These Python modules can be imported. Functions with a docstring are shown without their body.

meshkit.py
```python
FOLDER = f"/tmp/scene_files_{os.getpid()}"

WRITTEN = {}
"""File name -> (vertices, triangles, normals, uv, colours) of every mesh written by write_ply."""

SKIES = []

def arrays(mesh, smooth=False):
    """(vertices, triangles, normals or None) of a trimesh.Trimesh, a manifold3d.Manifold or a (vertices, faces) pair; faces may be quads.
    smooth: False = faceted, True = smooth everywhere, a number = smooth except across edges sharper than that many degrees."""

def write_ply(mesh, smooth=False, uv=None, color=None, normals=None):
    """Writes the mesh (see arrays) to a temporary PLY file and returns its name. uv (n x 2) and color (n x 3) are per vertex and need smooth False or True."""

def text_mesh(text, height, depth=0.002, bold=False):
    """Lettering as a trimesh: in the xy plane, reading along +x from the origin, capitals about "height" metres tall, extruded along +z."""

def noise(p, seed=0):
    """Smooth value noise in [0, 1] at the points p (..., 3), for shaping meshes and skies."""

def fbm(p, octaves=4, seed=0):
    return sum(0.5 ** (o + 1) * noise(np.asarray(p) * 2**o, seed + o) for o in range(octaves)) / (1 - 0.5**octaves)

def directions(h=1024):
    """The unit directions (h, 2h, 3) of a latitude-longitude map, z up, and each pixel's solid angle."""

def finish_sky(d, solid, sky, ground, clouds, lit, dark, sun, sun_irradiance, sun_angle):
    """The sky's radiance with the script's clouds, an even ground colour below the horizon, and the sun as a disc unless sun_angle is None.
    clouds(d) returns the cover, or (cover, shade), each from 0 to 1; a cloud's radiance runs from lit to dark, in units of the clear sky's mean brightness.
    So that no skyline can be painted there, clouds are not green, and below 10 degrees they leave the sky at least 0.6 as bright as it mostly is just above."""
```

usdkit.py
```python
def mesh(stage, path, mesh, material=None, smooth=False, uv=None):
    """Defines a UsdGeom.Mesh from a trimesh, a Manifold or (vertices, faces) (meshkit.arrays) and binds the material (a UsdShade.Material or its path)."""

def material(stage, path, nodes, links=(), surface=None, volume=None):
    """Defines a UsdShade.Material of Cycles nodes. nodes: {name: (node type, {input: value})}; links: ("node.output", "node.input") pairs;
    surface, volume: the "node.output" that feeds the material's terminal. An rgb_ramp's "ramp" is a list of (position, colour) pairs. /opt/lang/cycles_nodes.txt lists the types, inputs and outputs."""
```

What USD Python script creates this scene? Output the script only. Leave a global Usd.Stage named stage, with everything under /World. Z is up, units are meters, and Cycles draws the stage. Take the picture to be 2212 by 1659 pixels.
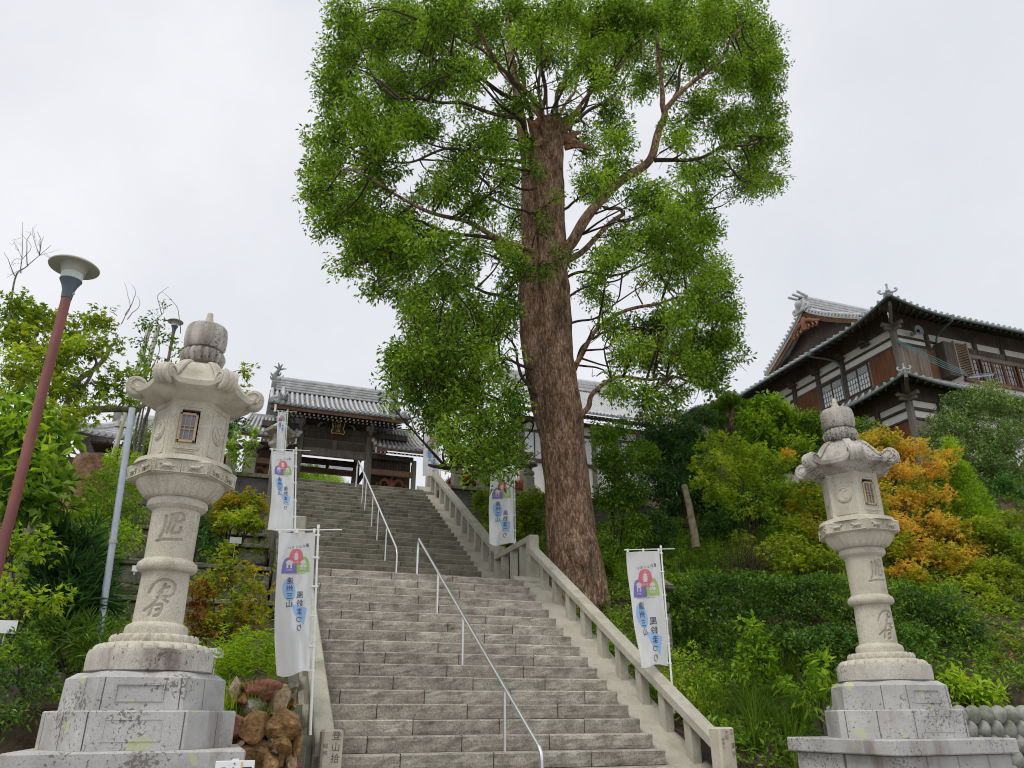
import math, glob, random, numpy as np, trimesh, usdkit, meshkit
from pxr import Usd, UsdGeom, UsdLux, UsdShade, Gf, Sdf
from shapely import box as sbox
from shapely.geometry import Polygon, LineString, Point
from shapely import affinity, union_all

stage = Usd.Stage.CreateInMemory()
UsdGeom.Xform.Define(stage, '/World'); UsdGeom.Scope.Define(stage, '/World/Looks')
# ---------------------------------------------------------------- camera, sky, sun, exposure
CAM = np.array([-5.1101, -8.4630, 1.4984]); YAW, PITCH, ROLL, FPX = 0.3523, 0.4080, -0.0047, 1672.15
_f = np.array([math.cos(PITCH)*math.sin(YAW), math.cos(PITCH)*math.cos(YAW), math.sin(PITCH)])
_r = np.array([math.cos(YAW), -math.sin(YAW), 0.0]); _u = np.cross(_r, _f)
RT = math.cos(ROLL)*_r + math.sin(ROLL)*_u; UP = -math.sin(ROLL)*_r + math.cos(ROLL)*_u; FW = _f
cam = UsdGeom.Camera.Define(stage, '/World/camera')
cam.CreateHorizontalApertureAttr(36.0); cam.CreateFocalLengthAttr(36.0*FPX/2212); cam.CreateClippingRangeAttr(Gf.Vec2f(0.05, 2000))
cam.AddTransformOp().Set(Gf.Matrix4d(*RT, 0, *UP, 0, *(-FW), 0, *CAM, 1))
cam.CreateExposureAttr(0.26)
SUN_EL, SUN_AZ = math.radians(58), math.radians(235)
_m = usdkit.material(stage, '/World/Looks/sky_look', {
    's': ('sky_texture', {'sky_type': 'single_scattering', 'sun_disc': False, 'sun_elevation': SUN_EL, 'sun_rotation': SUN_AZ}),
    'tc': ('texture_coordinate', {}), 'n': ('noise_texture', {'scale': 2.2, 'detail': 5.0, 'roughness': 0.55}),
    'cr': ('rgb_ramp', {'ramp': [(0.30, (6.55, 6.72, 7.2)), (0.50, (7.15, 7.25, 7.6)), (0.72, (8.2, 8.24, 8.45))]}),
    'mix': ('mix', {'mix_type': 'mix', 'fac': 0.92}), 'b': ('background_shader', {'strength': 0.1})},
    [('tc.generated', 'n.vector'), ('n.fac', 'cr.fac'), ('s.color', 'mix.color1'), ('cr.color', 'mix.color2'), ('mix.color', 'b.color')], surface='b.background')
_d = UsdLux.DomeLight.Define(stage, '/World/sky'); UsdShade.MaterialBindingAPI.Apply(_d.GetPrim()).Bind(_m)
_d.GetPrim().SetCustomDataByKey('kind', 'structure')
_s = UsdLux.DistantLight.Define(stage, '/World/sun')
_s.CreateIntensityAttr(0.4); _s.CreateAngleAttr(22.0); _s.CreateNormalizeAttr(True); _s.CreateColorAttr(Gf.Vec3f(1.0, 0.96, 0.9))
_sd = np.array([math.sin(SUN_AZ)*math.cos(SUN_EL), math.cos(SUN_AZ)*math.cos(SUN_EL), math.sin(SUN_EL)])
_zx = np.cross([0, 0, 1], _sd); _zx /= np.linalg.norm(_zx); _zy = np.cross(_sd, _zx)
_s.AddTransformOp().Set(Gf.Matrix4d(*_zx, 0, *_zy, 0, *_sd, 0, 0, 0, 0, 1))

# ---------------------------------------------------------------- helpers
def ray(px, py): return FW + RT*((px-1106)/FPX) + UP*((829.5-py)/FPX)
def P(px, py, y):                                   # the point of the plane y = const seen at (px, py) of a 2212 px wide picture
    d = ray(px, py); return CAM + d*((y-CAM[1])/d[1])
def PX(px, py, x):
    d = ray(px, py); return CAM + d*((x-CAM[0])/d[0])
def scale_at(p): return float((np.asarray(p)-CAM) @ FW)/FPX          # metres per pixel there
USED = {}
def numbered(parent, name):
    k = (parent, name); n = USED.get(k, 0); USED[k] = n+1
    return f'{parent}/{name}' + (f'_{n:03d}' if n else '')
def thing(name, label=None, cat=None, loc=(0, 0, 0), rz=0, group=None, kind=None):
    x = UsdGeom.Xform.Define(stage, numbered('/World', name))
    x.AddTranslateOp().Set(Gf.Vec3d(*map(float, loc)))
    if rz: x.AddRotateZOp().Set(math.degrees(rz))
    tag(x.GetPrim(), label, cat, group, kind); return x.GetPrim()
def tag(p, label=None, cat=None, group=None, kind=None):
    p = p.GetPrim()
    for k, v in (('label', label), ('category', cat), ('group', group), ('kind', kind)):
        if v: p.SetCustomDataByKey(k, v)
    return p
def obj(name, mesh, mat, parent=None, smooth=False, uv=None, label=None, cat=None, group=None, kind=None):
    if hasattr(mesh, 'mesh'): mesh = mesh.mesh()
    par = str(parent.GetPath()) if parent is not None else '/World'
    g = usdkit.mesh(stage, numbered(par, name), mesh, M[mat], smooth=smooth, uv=uv)
    return tag(g.GetPrim(), label, cat, group, kind)
def dup(root, loc, rz=0, label=None, group=None):
    was = root.GetCustomData()
    r = thing(root.GetName().rstrip('0123456789').rstrip('_'), label or was.get('label'), was.get('category'), loc, rz, group or was.get('group'))
    r.GetReferences().AddInternalReference(root.GetPath()); r.SetInstanceable(True)
    return r
_S = np.array([[sx, sy, sz] for sx in (-1, 1) for sy in (-1, 1) for sz in (-1, 1)], float)
def _rb(h, c):
    v = []
    for s in _S:
        for k in range(3):
            q = h-c; q[k] = h[k]; v.append(s*q)
    return np.array(v)
_hull = trimesh.Trimesh(_rb(np.array([1., 1.1, 1.2]), .1)).convex_hull
_hf = _hull.faces
from scipy.spatial import cKDTree
_ord = cKDTree(_rb(np.array([1., 1.1, 1.2]), .1)).query(_hull.vertices)[1]
RBF = _ord[_hf]
def rotz(v, a): c, s = math.cos(a), math.sin(a); return v @ np.array([[c, s, 0], [-s, c, 0], [0, 0, 1]])
def frame(d, up=(0, 0, 1)):
    d = np.asarray(d, float); d = d/np.linalg.norm(d); s = np.cross(d, up)
    if np.linalg.norm(s) < 1e-6: s = np.array([1., 0, 0])
    s /= np.linalg.norm(s); return s, d, np.cross(s, d)
class MB:
    def __init__(s): s.v, s.f, s.n = [], [], 0
    def add(s, v, f):
        v = np.asarray(v, float); f = np.asarray(f, int)
        if f.shape[1] == 4: f = np.vstack([f[:, [0, 1, 2]], f[:, [0, 2, 3]]])
        s.v.append(v); s.f.append(f+s.n); s.n += len(v); return s
    def tm(s, m): return s.add(m.vertices, m.faces)
    def box(s, x0, x1, y0, y1, z0, z1, c=0.006):
        h = np.array([abs(x1-x0), abs(y1-y0), abs(z1-z0)])/2; c = min(c, h.min()*.45)
        return s.add(_rb(h, c)+[(x0+x1)/2, (y0+y1)/2, (z0+z1)/2], RBF)
    def bar(s, a, b, w, h, c=0.006, up=(0, 0, 1)):        # box along a-b, width w, height h
        a, b = np.asarray(a, float), np.asarray(b, float); L = np.linalg.norm(b-a); sd, d, u = frame(b-a, up)
        c = min(c, min(w, h, L)*.22); v = _rb(np.array([w, L, h])/2, c)
        return s.add(v[:, :1]*sd+v[:, 1:2]*d+v[:, 2:]*u+(a+b)/2, RBF)
    def tube(s, pts, rad, sides=8, cap=True):
        p = np.asarray(pts, float); n = len(p); rad = np.broadcast_to(rad, (n,))
        t = np.gradient(p, axis=0); t /= np.linalg.norm(t, axis=1, keepdims=True)+1e-12
        a = np.cross(t[0], [0, 0, 1.]);
        if np.linalg.norm(a) < .1: a = np.cross(t[0], [1., 0, 0])
        A = []
        for i in range(n):
            a = a-t[i]*(a@t[i]); a /= np.linalg.norm(a)+1e-12; A.append(a)
        A = np.array(A); B = np.cross(t, A); an = np.arange(sides)*2*np.pi/sides
        v = p[:, None]+rad[:, None, None]*(np.cos(an)[None, :, None]*A[:, None]+np.sin(an)[None, :, None]*B[:, None])
        i, j = np.meshgrid(np.arange(n-1), np.arange(sides), indexing='ij')
        q = np.stack([i*sides+j, (i+1)*sides+j, (i+1)*sides+(j+1) % sides, i*sides+(j+1) % sides], -1).reshape(-1, 4)[:, ::-1]
        s.add(v.reshape(-1, 3), q)
        if cap:
            for k, o in ((0, 1), (n-1, -1)):
                s.add(v[k], [[0, j+1, j][::o] for j in range(1, sides-1)])
        return s
    def lathe(s, prof, seg=48, c=(0, 0), phase=0, fn=None):     # prof: (r, z) from bottom to top
        pr = np.asarray(prof, float); an = phase+np.arange(seg)*2*np.pi/seg
        r = pr[:, :1]*np.ones(seg); z = pr[:, 1:2]*np.ones(seg)
        if fn is not None: r, z = fn(r, z, an[None, :])
        v = np.stack([c[0]+r*np.cos(an), c[1]+r*np.sin(an), z], -1)
        n = len(pr); i, j = np.meshgrid(np.arange(n-1), np.arange(seg), indexing='ij')
        q = np.stack([i*seg+j, i*seg+(j+1) % seg, (i+1)*seg+(j+1) % seg, (i+1)*seg+j], -1).reshape(-1, 4)
        s.add(v.reshape(-1, 3), q)
        for k, o in ((0, -1), (n-1, 1)):
            if pr[k, 0] > 1e-4: s.add(np.vstack([v[k], v[k].mean(0)]), [[j, (j+1) % seg, seg][::o] for j in range(seg)])
        return s
    def grid(s, V, flip=False):                            # V: (n, m, 3)
        n, m = V.shape[:2]; i, j = np.meshgrid(np.arange(n-1), np.arange(m-1), indexing='ij')
        q = np.stack([i*m+j, (i+1)*m+j, (i+1)*m+j+1, i*m+j+1], -1).reshape(-1, 4)
        return s.add(V.reshape(-1, 3), q[:, ::-1] if flip else q)
    def prism(s, poly, a, b):                              # closed outline (k,3) swept by vector b-a given as two offsets
        p = np.asarray(poly, float); k = len(p); v = np.vstack([p+a, p+b])
        q = [[i, (i+1) % k, k+(i+1) % k, k+i] for i in range(k)]
        s.add(v, q); s.add(v[:k], [[0, i+1, i] for i in range(1, k-1)]); s.add(v[k:], [[0, i, i+1] for i in range(1, k-1)])
        return s
    def mesh(s): return np.vstack(s.v), np.vstack(s.f)
def spline(pts, n=6):
    p = np.asarray(pts, float)
    if len(p) < 3: return np.linspace(p[0], p[-1], n+1)
    q = np.vstack([2*p[0]-p[1], p, 2*p[-1]-p[-2]]); out = []
    for i in range(1, len(q)-2):
        for t in np.linspace(0, 1, n, endpoint=False):
            a, b, c, d = q[i-1:i+3]
            out.append(.5*((2*b)+(c-a)*t+(2*a-5*b+4*c-d)*t*t+(3*b-a-3*c+d)*t**3))
    return np.array(out+[p[-1]])
FONTS = {}
def font(cjk=True):
    from PIL import ImageFont
    if cjk not in FONTS:
        pat = 'Noto Sans CJK*' if cjk else 'Inter.woff2'
        FONTS[cjk] = ImageFont.truetype(glob.glob('/opt/blender-*/*/datafiles/fonts/'+pat)[0], 128)
    return FONTS[cjk]
def glyphs(text, bold=0, cjk=True):
    """Outline of the text in em units (shapely), origin at left baseline."""
    from PIL import Image, ImageDraw
    f = font(cjk); x0, y0, x1, y1 = f.getbbox(text, anchor='ls', stroke_width=bold)
    im = Image.new('L', (x1-x0+8, y1-y0+8)); ImageDraw.Draw(im).text((4-x0, 4-y0), text, 255, f, anchor='ls', stroke_width=bold)
    on = np.pad(np.asarray(im) > 127, ((0, 0), (1, 1))).astype(np.int8)
    r, st = np.nonzero(np.diff(on, axis=1) == 1); en = np.nonzero(np.diff(on, axis=1) == -1)[1]
    g = union_all(sbox(st, -r-1, en, -r)).buffer(.7).buffer(-.7).simplify(.8)
    return affinity.affine_transform(g, [1/128, 0, 0, 1/128, (x0-4)/128, (4-y0)/128])
def fill(shape, size=None):
    """Triangles of a shapely shape in the plane: (n,2), faces."""
    V, F, n = [], [], 0
    for g in getattr(shape, 'geoms', [shape]):
        if g.is_empty or g.area < 1e-9: continue
        v, f = trimesh.creation.triangulate_polygon(g, engine='earcut')
        if size:
            v3 = np.c_[v, np.zeros(len(v))]; v3, f = trimesh.remesh.subdivide_to_size(v3, f, size, max_iter=12); v = v3[:, :2]
        V.append(v); F.append(f+n); n += len(v)
    return np.vstack(V), np.vstack(F)

# ---------------------------------------------------------------- materials
M = {}
def mat(name, nodes, links, surface='p.BSDF', volume=None):
    M[name] = usdkit.material(stage, '/World/Looks/'+name, nodes, links, surface=surface, volume=volume); return M[name]
def stone(name, cols, sc=3.0, bump=.5, bd=.01, bsc=40., rough=.9, stain=None, ssc=1.2, sth=.55, streak=False, speck=None, spsc=30., spth=.3, lichen=None, grain=.35, obj_var=0.0):
    k = len(cols)
    N = {'g': ('geometry', {}), 'n1': ('noise_texture', {'scale': sc, 'detail': 6.0, 'roughness': .62}),
         'r1': ('rgb_ramp', {'ramp': [(.30+.4*i/(k-1), c) for i, c in enumerate(cols)]}),
         'n2': ('noise_texture', {'scale': bsc*2.2, 'detail': 3.0, 'roughness': .7}),
         'r2': ('rgb_ramp', {'ramp': [(.32, (1-grain,)*3), (.5, (1, 1, 1)), (.7, (1+grain*.55,)*3)]}),
         'mu': ('mix', {'mix_type': 'multiply', 'fac': 1.0}),
         'nb': ('noise_texture', {'scale': bsc, 'detail': 7.0, 'roughness': .65}),
         'bp': ('bump', {'strength': bump, 'distance': bd}), 'p': ('principled_bsdf', {'roughness': rough, 'specular_ior_level': .25})}
    L = [('g.position', 'n1.vector'), ('n1.fac', 'r1.fac'), ('g.position', 'n2.vector'), ('n2.fac', 'r2.fac'), ('r1.color', 'mu.color1'), ('r2.color', 'mu.color2'),
         ('g.position', 'nb.vector'), ('nb.fac', 'bp.height'), ('bp.normal', 'p.normal')]
    out = 'mu.color'
    def over(tagname, mask_nodes, mask_links, mask_out, col, amt):
        nonlocal out
        N.update(mask_nodes); L.extend(mask_links)
        N['m'+tagname] = ('mix', {'mix_type': 'mix', 'color2': col}); L.extend([(mask_out, f'm{tagname}.fac'), (out, f'm{tagname}.color1')]); out = f'm{tagname}.color'
    if stain is not None:
        over('st', {'mp': ('mapping', {'scale': (1, 1, .18) if streak else (1, 1, 1)}), 'ns': ('noise_texture', {'scale': ssc, 'detail': 7.0, 'roughness': .68}),
                    'rs': ('rgb_ramp', {'ramp': [(sth, (0, 0, 0)), (sth+.16, (.85, .85, .85))]})},
             [('g.position', 'mp.vector'), ('mp.vector', 'ns.vector'), ('ns.fac', 'rs.fac')], 'rs.color', stain, 1)
    if speck is not None:
        over('sp', {'vs': ('noise_texture', {'scale': spsc*1.5, 'detail': 2.5, 'roughness': .6, 'distortion': .6}), 'np': ('noise_texture', {'scale': 1.7, 'detail': 3.0}),
                    'ad': ('math', {'math_type': 'multiply_add', 'value2': .9, 'value3': -.45}), 'ml': ('math', {'math_type': 'add'}),
                    'rp': ('rgb_ramp', {'ramp': [(1-spth-.03, (0, 0, 0)), (1-spth+.03, (.85, .85, .85))]})},
             [('g.position', 'vs.vector'), ('g.position', 'np.vector'), ('np.fac', 'ad.value1'), ('vs.fac', 'ml.value1'), ('ad.value', 'ml.value2'), ('ml.value', 'rp.fac')], 'rp.color', speck, 1)
    if lichen is not None:
        over('li', {'nl': ('noise_texture', {'scale': 4.2, 'detail': 2.0, 'distortion': .4}), 'rl': ('rgb_ramp', {'ramp': [(.655, (0, 0, 0)), (.68, (.75, .75, .75))]})},
             [('g.position', 'nl.vector'), ('nl.fac', 'rl.fac')], 'rl.color', lichen, 1)
    L.append((out, 'p.base_color'))
    mat(name, N, L)
def plain(name, col, rough=.5, metal=0., spec=.5, var=.12, sc=8., bump=0., bsc=30., bd=.004, vz=1.0):
    N = {'g': ('geometry', {}), 'mp': ('mapping', {'scale': (1, 1, vz)}), 'n': ('noise_texture', {'scale': sc, 'detail': 5.0}),
         'r': ('rgb_ramp', {'ramp': [(.3, tuple(c*(1-var) for c in col)), (.7, tuple(min(1, c*(1+var)) for c in col))]}),
         'p': ('principled_bsdf', {'roughness': rough, 'metallic': metal, 'specular_ior_level': spec})}
    L = [('g.position', 'mp.vector'), ('mp.vector', 'n.vector'), ('n.fac', 'r.fac'), ('r.color', 'p.base_color')]
    if bump:
        N['nb'] = ('noise_texture', {'scale': bsc, 'detail': 5.0}); N['bp'] = ('bump', {'strength': bump, 'distance': bd})
        L += [('mp.vector', 'nb.vector'), ('nb.fac', 'bp.height'), ('bp.normal', 'p.normal')]
    mat(name, N, L)
def wood(name, c1, c2, sx=14., sz=.8, rough=.8):
    mat(name, {'g': ('geometry', {}), 'mp': ('mapping', {'scale': (sx, sx, sz)}), 'n': ('noise_texture', {'scale': 1.6, 'detail': 6.0, 'roughness': .65}),
               'n2': ('noise_texture', {'scale': 1.1, 'detail': 3.0}), 'r2': ('rgb_ramp', {'ramp': [(.3, (.7, .7, .7)), (.7, (1.15, 1.15, 1.15))]}), 'mu': ('mix', {'mix_type': 'multiply', 'fac': 1.}),
               'r': ('rgb_ramp', {'ramp': [(.3, c1), (.7, c2)]}), 'bp': ('bump', {'strength': .4, 'distance': .006}), 'p': ('principled_bsdf', {'roughness': rough, 'specular_ior_level': .3})},
        [('g.position', 'mp.vector'), ('mp.vector', 'n.vector'), ('n.fac', 'r.fac'), ('g.position', 'n2.vector'), ('n2.fac', 'r2.fac'), ('r.color', 'mu.color1'), ('r2.color', 'mu.color2'),
         ('mu.color', 'p.base_color'), ('n.fac', 'bp.height'), ('bp.normal', 'p.normal')])
def leaf(name, cols, trans=.35, sc=.55, rough=.55, spec=.16, tint=None, gain=1.0):
    k = len(cols); cols = [tuple(min(.8, v*gain) for v in c) for c in cols]
    t = tint or (1.25, 1.35, .6)
    mat(name, {'g': ('geometry', {}), 'n': ('noise_texture', {'scale': sc, 'detail': 3.0}), 'uv': ('uvmap', {'attribute': 'st'}), 'sx': ('separate_xyz', {}),
               'a1': ('math', {'math_type': 'multiply_add', 'value2': .42, 'value3': -.21}), 'a2': ('math', {'math_type': 'add'}),
               'r': ('rgb_ramp', {'ramp': [(.28+.44*i/(k-1), c) for i, c in enumerate(cols)]}),
               'tm': ('mix', {'mix_type': 'multiply', 'fac': 1.0, 'color2': t}),
               'p': ('principled_bsdf', {'roughness': rough, 'specular_ior_level': spec}), 't': ('translucent_bsdf', {}), 'mx': ('mix_closure', {'fac': trans})},
        [('g.position', 'n.vector'), ('uv.UV', 'sx.vector'), ('sx.x', 'a1.value1'), ('a1.value', 'a2.value1'), ('n.fac', 'a2.value2'), ('a2.value', 'r.fac'), ('r.color', 'p.base_color'),
         ('r.color', 'tm.color1'), ('tm.color', 't.color'), ('p.BSDF', 'mx.closure1'), ('t.BSDF', 'mx.closure2')], surface='mx.closure')
def pane(name, tint=(.85, .9, .92)):
    mat(name, {'f': ('fresnel', {'IOR': 1.6}), 'ad': ('math', {'math_type': 'multiply_add', 'value2': 1.0, 'value3': .12, 'use_clamp': True}), 't': ('transparent_bsdf', {'color': tint}), 'g': ('glossy_bsdf', {'color': (.95, .97, 1), 'roughness': .03}), 'm': ('mix_closure', {})},
        [('f.fac', 'ad.value1'), ('ad.value', 'm.fac'), ('t.BSDF', 'm.closure1'), ('g.BSDF', 'm.closure2')], surface='m.closure')

stone('granite_pale', [(.37, .34, .27), (.505, .47, .385), (.60, .565, .475)], sc=3.4, bump=.5, bd=.007, bsc=55, stain=(.25, .215, .175), ssc=3.2, sth=.60, streak=True, grain=.42, speck=(.16, .145, .12), spsc=40, spth=.22)
stone('granite_stained', [(.33, .31, .27), (.46, .44, .39), (.55, .53, .47)], sc=2.6, bump=.45, bd=.007, bsc=50, stain=(.15, .115, .10), ssc=2.6, sth=.485, streak=True, grain=.35, speck=(.10, .095, .08), spsc=26, spth=.34)
stone('granite_grey', [(.31, .305, .295), (.41, .405, .395), (.50, .495, .485)], sc=2.4, bump=.35, bd=.005, bsc=60, stain=(.20, .155, .14), ssc=2.6, sth=.545, streak=True, speck=(.15, .14, .125), spsc=24, spth=.345, lichen=(.46, .48, .28), grain=.22)
stone('lantern_old', [(.16, .155, .12), (.25, .24, .19), (.33, .32, .26)], sc=4, bump=.6, bd=.012, bsc=30, stain=(.07, .075, .05), ssc=4, sth=.52)
for i, (a, b, c) in enumerate((((.20, .178, .145), (.335, .305, .255), (.455, .42, .36)), ((.215, .195, .16), (.365, .335, .28), (.495, .46, .395)), ((.175, .153, .128), (.285, .255, .215), (.395, .36, .305)), ((.19, .178, .148), (.32, .30, .25), (.44, .415, .35)), ((.185, .16, .138), (.305, .272, .232), (.42, .38, .325)))):
    stone(f'step_stone_{"abcde"[i]}', [a, b, c], sc=3.2+i*.6, bump=.7, bd=.016, bsc=24+i, grain=.45, stain=(.13, .11, .09), ssc=3.0+i*.5, sth=.57)
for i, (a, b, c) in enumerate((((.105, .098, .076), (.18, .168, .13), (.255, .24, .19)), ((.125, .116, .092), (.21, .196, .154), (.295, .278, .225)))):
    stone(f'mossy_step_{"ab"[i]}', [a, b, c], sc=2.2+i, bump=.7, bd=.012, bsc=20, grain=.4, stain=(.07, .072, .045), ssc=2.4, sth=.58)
stone('tread_stone', [(.26, .235, .205), (.34, .31, .27), (.41, .38, .34)], sc=3, bump=.4, bd=.006, bsc=40)
stone('mortar', [(.09, .08, .065), (.15, .135, .11)], sc=6, bump=.5, bd=.01, bsc=40)
stone('balustrade_stone', [(.30, .285, .22), (.41, .39, .32), (.49, .47, .40)], sc=2.6, bump=.45, bd=.006, bsc=60, grain=.45, stain=(.17, .15, .125), ssc=2.6, sth=.57)
stone('newel_stone', [(.42, .38, .30), (.52, .475, .385), (.58, .54, .45)], sc=3, bump=.3, bd=.005, bsc=60, grain=.35)
stone('concrete_dark', [(.075, .072, .065), (.125, .12, .11), (.18, .175, .16)], sc=1.6, bump=.5, bd=.01, bsc=25, stain=(.04, .045, .03), ssc=1.5, sth=.52, streak=True)
stone('concrete_side', [(.10, .092, .075), (.17, .155, .125), (.235, .215, .175)], sc=2.4, bump=.6, bd=.015, bsc=18, stain=(.05, .046, .035), ssc=3.5, sth=.46, streak=True)
stone('terrace_stone', [(.10, .095, .07), (.19, .18, .135), (.29, .275, .215)], sc=5, bump=.8, bd=.02, bsc=14, stain=(.05, .06, .03), ssc=4, sth=.52)
stone('cobble', [(.22, .225, .20), (.30, .305, .275), (.38, .385, .35)], sc=5, bump=.5, bd=.008, bsc=45, stain=(.13, .14, .09), ssc=3.5, sth=.52, grain=.5)
stone('rock_red', [(0.165, 0.068, 0.045), (0.300, 0.128, 0.083), (0.465, 0.232, 0.165)], sc=5, bump=.8, bd=.035, bsc=13, grain=.55, stain=(.38, .28, .22), ssc=5, sth=.64)
stone('rock_brown', [(0.145, 0.085, 0.037), (0.306, 0.178, 0.076), (0.510, 0.323, 0.145)], sc=5, bump=.9, bd=.035, bsc=13, grain=.55, stain=(.05, .035, .025), ssc=4, sth=.57)
stone('rock_tan', [(0.253, 0.167, 0.086), (0.391, 0.287, 0.167), (0.575, 0.483, 0.368)], sc=5, bump=.8, bd=.035, bsc=13, grain=.55, stain=(.16, .085, .045), ssc=5, sth=.56)
stone('rock_grey', [(0.196, 0.196, 0.161), (0.322, 0.315, 0.252), (0.476, 0.448, 0.350)], sc=6, bump=.8, bd=.035, bsc=13, grain=.55, stain=(.27, .20, .10), ssc=4, sth=.58)
stone('soil', [(.035, .026, .016), (.07, .05, .03), (.11, .08, .05)], sc=3, bump=.8, bd=.03, bsc=10)
stone('paving', [(.22, .21, .195), (.30, .29, .27), (.36, .35, .33)], sc=2, bump=.2, bd=.004, bsc=40)
def bark(name, c1, c2, c3, fx=13., fz=4.2):
    mat(name, {'g': ('geometry', {}), 'm1': ('mapping', {'scale': (fx, fx, fz)}), 'm2': ('mapping', {'scale': (3.2, 3.2, 1.1)}), 'n1': ('noise_texture', {'scale': 1.0, 'detail': 7.0, 'roughness': .62, 'distortion': .35}), 'n2': ('noise_texture', {'scale': 1.0, 'detail': 5.0, 'roughness': .6}),
               'v': ('voronoi_texture', {'scale': 1.25, 'feature': 'distance_to_edge', 'randomness': 1.0}), 'rv': ('rgb_ramp', {'ramp': [(.0, (.42, .40, .38)), (.10, (.95, .95, .95)), (.35, (1.12, 1.1, 1.08))]}), 'c': ('mix', {'mix_type': 'multiply', 'fac': .9}), 'n3': ('noise_texture', {'scale': 70., 'detail': 4.0, 'roughness': .7}),
               'r1': ('rgb_ramp', {'ramp': [(.34, c1), (.48, c2), (.66, c3)]}), 'r2': ('rgb_ramp', {'ramp': [(.34, (.50, .52, .50)), (.52, (1, 1, 1)), (.68, (1.28, 1.25, 1.22))]}), 'r3': ('rgb_ramp', {'ramp': [(.3, (.72, .72, .72)), (.65, (1.15, 1.15, 1.15))]}),
               'a': ('mix', {'mix_type': 'multiply', 'fac': 1.}), 'b': ('mix', {'mix_type': 'multiply', 'fac': 1.}), 'h': ('math', {'math_type': 'multiply_add', 'value2': 1.6}), 'bp': ('bump', {'strength': 1.0, 'distance': .04}), 'p': ('principled_bsdf', {'roughness': .92, 'specular_ior_level': .15})},
        [('g.position', 'm1.vector'), ('g.position', 'm2.vector'), ('m1.vector', 'n1.vector'), ('m2.vector', 'n2.vector'), ('m1.vector', 'v.vector'), ('g.position', 'n3.vector'), ('n1.fac', 'r1.fac'), ('n2.fac', 'r2.fac'), ('n3.fac', 'r3.fac'),
         ('r1.color', 'a.color1'), ('r2.color', 'a.color2'), ('a.color', 'b.color1'), ('r3.color', 'b.color2'), ('v.distance', 'rv.fac'), ('b.color', 'c.color1'), ('rv.color', 'c.color2'), ('c.color', 'p.base_color'), ('v.distance', 'h.value1'), ('n1.fac', 'h.value3'), ('h.value', 'bp.height'), ('bp.normal', 'p.normal')])
bark('bark', (.145, .082, .052), (.29, .178, .12), (.47, .335, .24))
stone('trunk_tan', [(.22, .165, .11), (.34, .27, .19), (.45, .37, .27)], sc=6, bump=.8, bd=.01, bsc=20, grain=.4)
stone('bark_grey', [(.09, .08, .062), (.16, .145, .115), (.24, .22, .18)], sc=6, bump=.8, bd=.01, bsc=20, grain=.4)
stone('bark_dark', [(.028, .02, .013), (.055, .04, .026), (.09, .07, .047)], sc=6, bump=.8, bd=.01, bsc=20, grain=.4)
stone('broken_wood', [(.16, .08, .04), (.30, .17, .10), (.45, .30, .2)], sc=9, bump=.8, bd=.02, bsc=14)
stone('roof_tile', [(.36, .365, .375), (.47, .475, .485), (.58, .585, .595)], sc=5, bump=.2, bd=.004, bsc=40, rough=.6, grain=.2)
stone('roof_tile_dark', [(.15, .153, .16), (.22, .223, .23), (.30, .303, .315)], sc=5, bump=.2, bd=.004, bsc=40, rough=.6, grain=.2)
wood('timber_dark', (.052, .041, .033), (.145, .117, .094)); wood('timber_grey', (.16, .14, .117), (.29, .26, .222)); wood('timber_brown', (.155, .088, .056), (.29, .175, .12))
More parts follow.
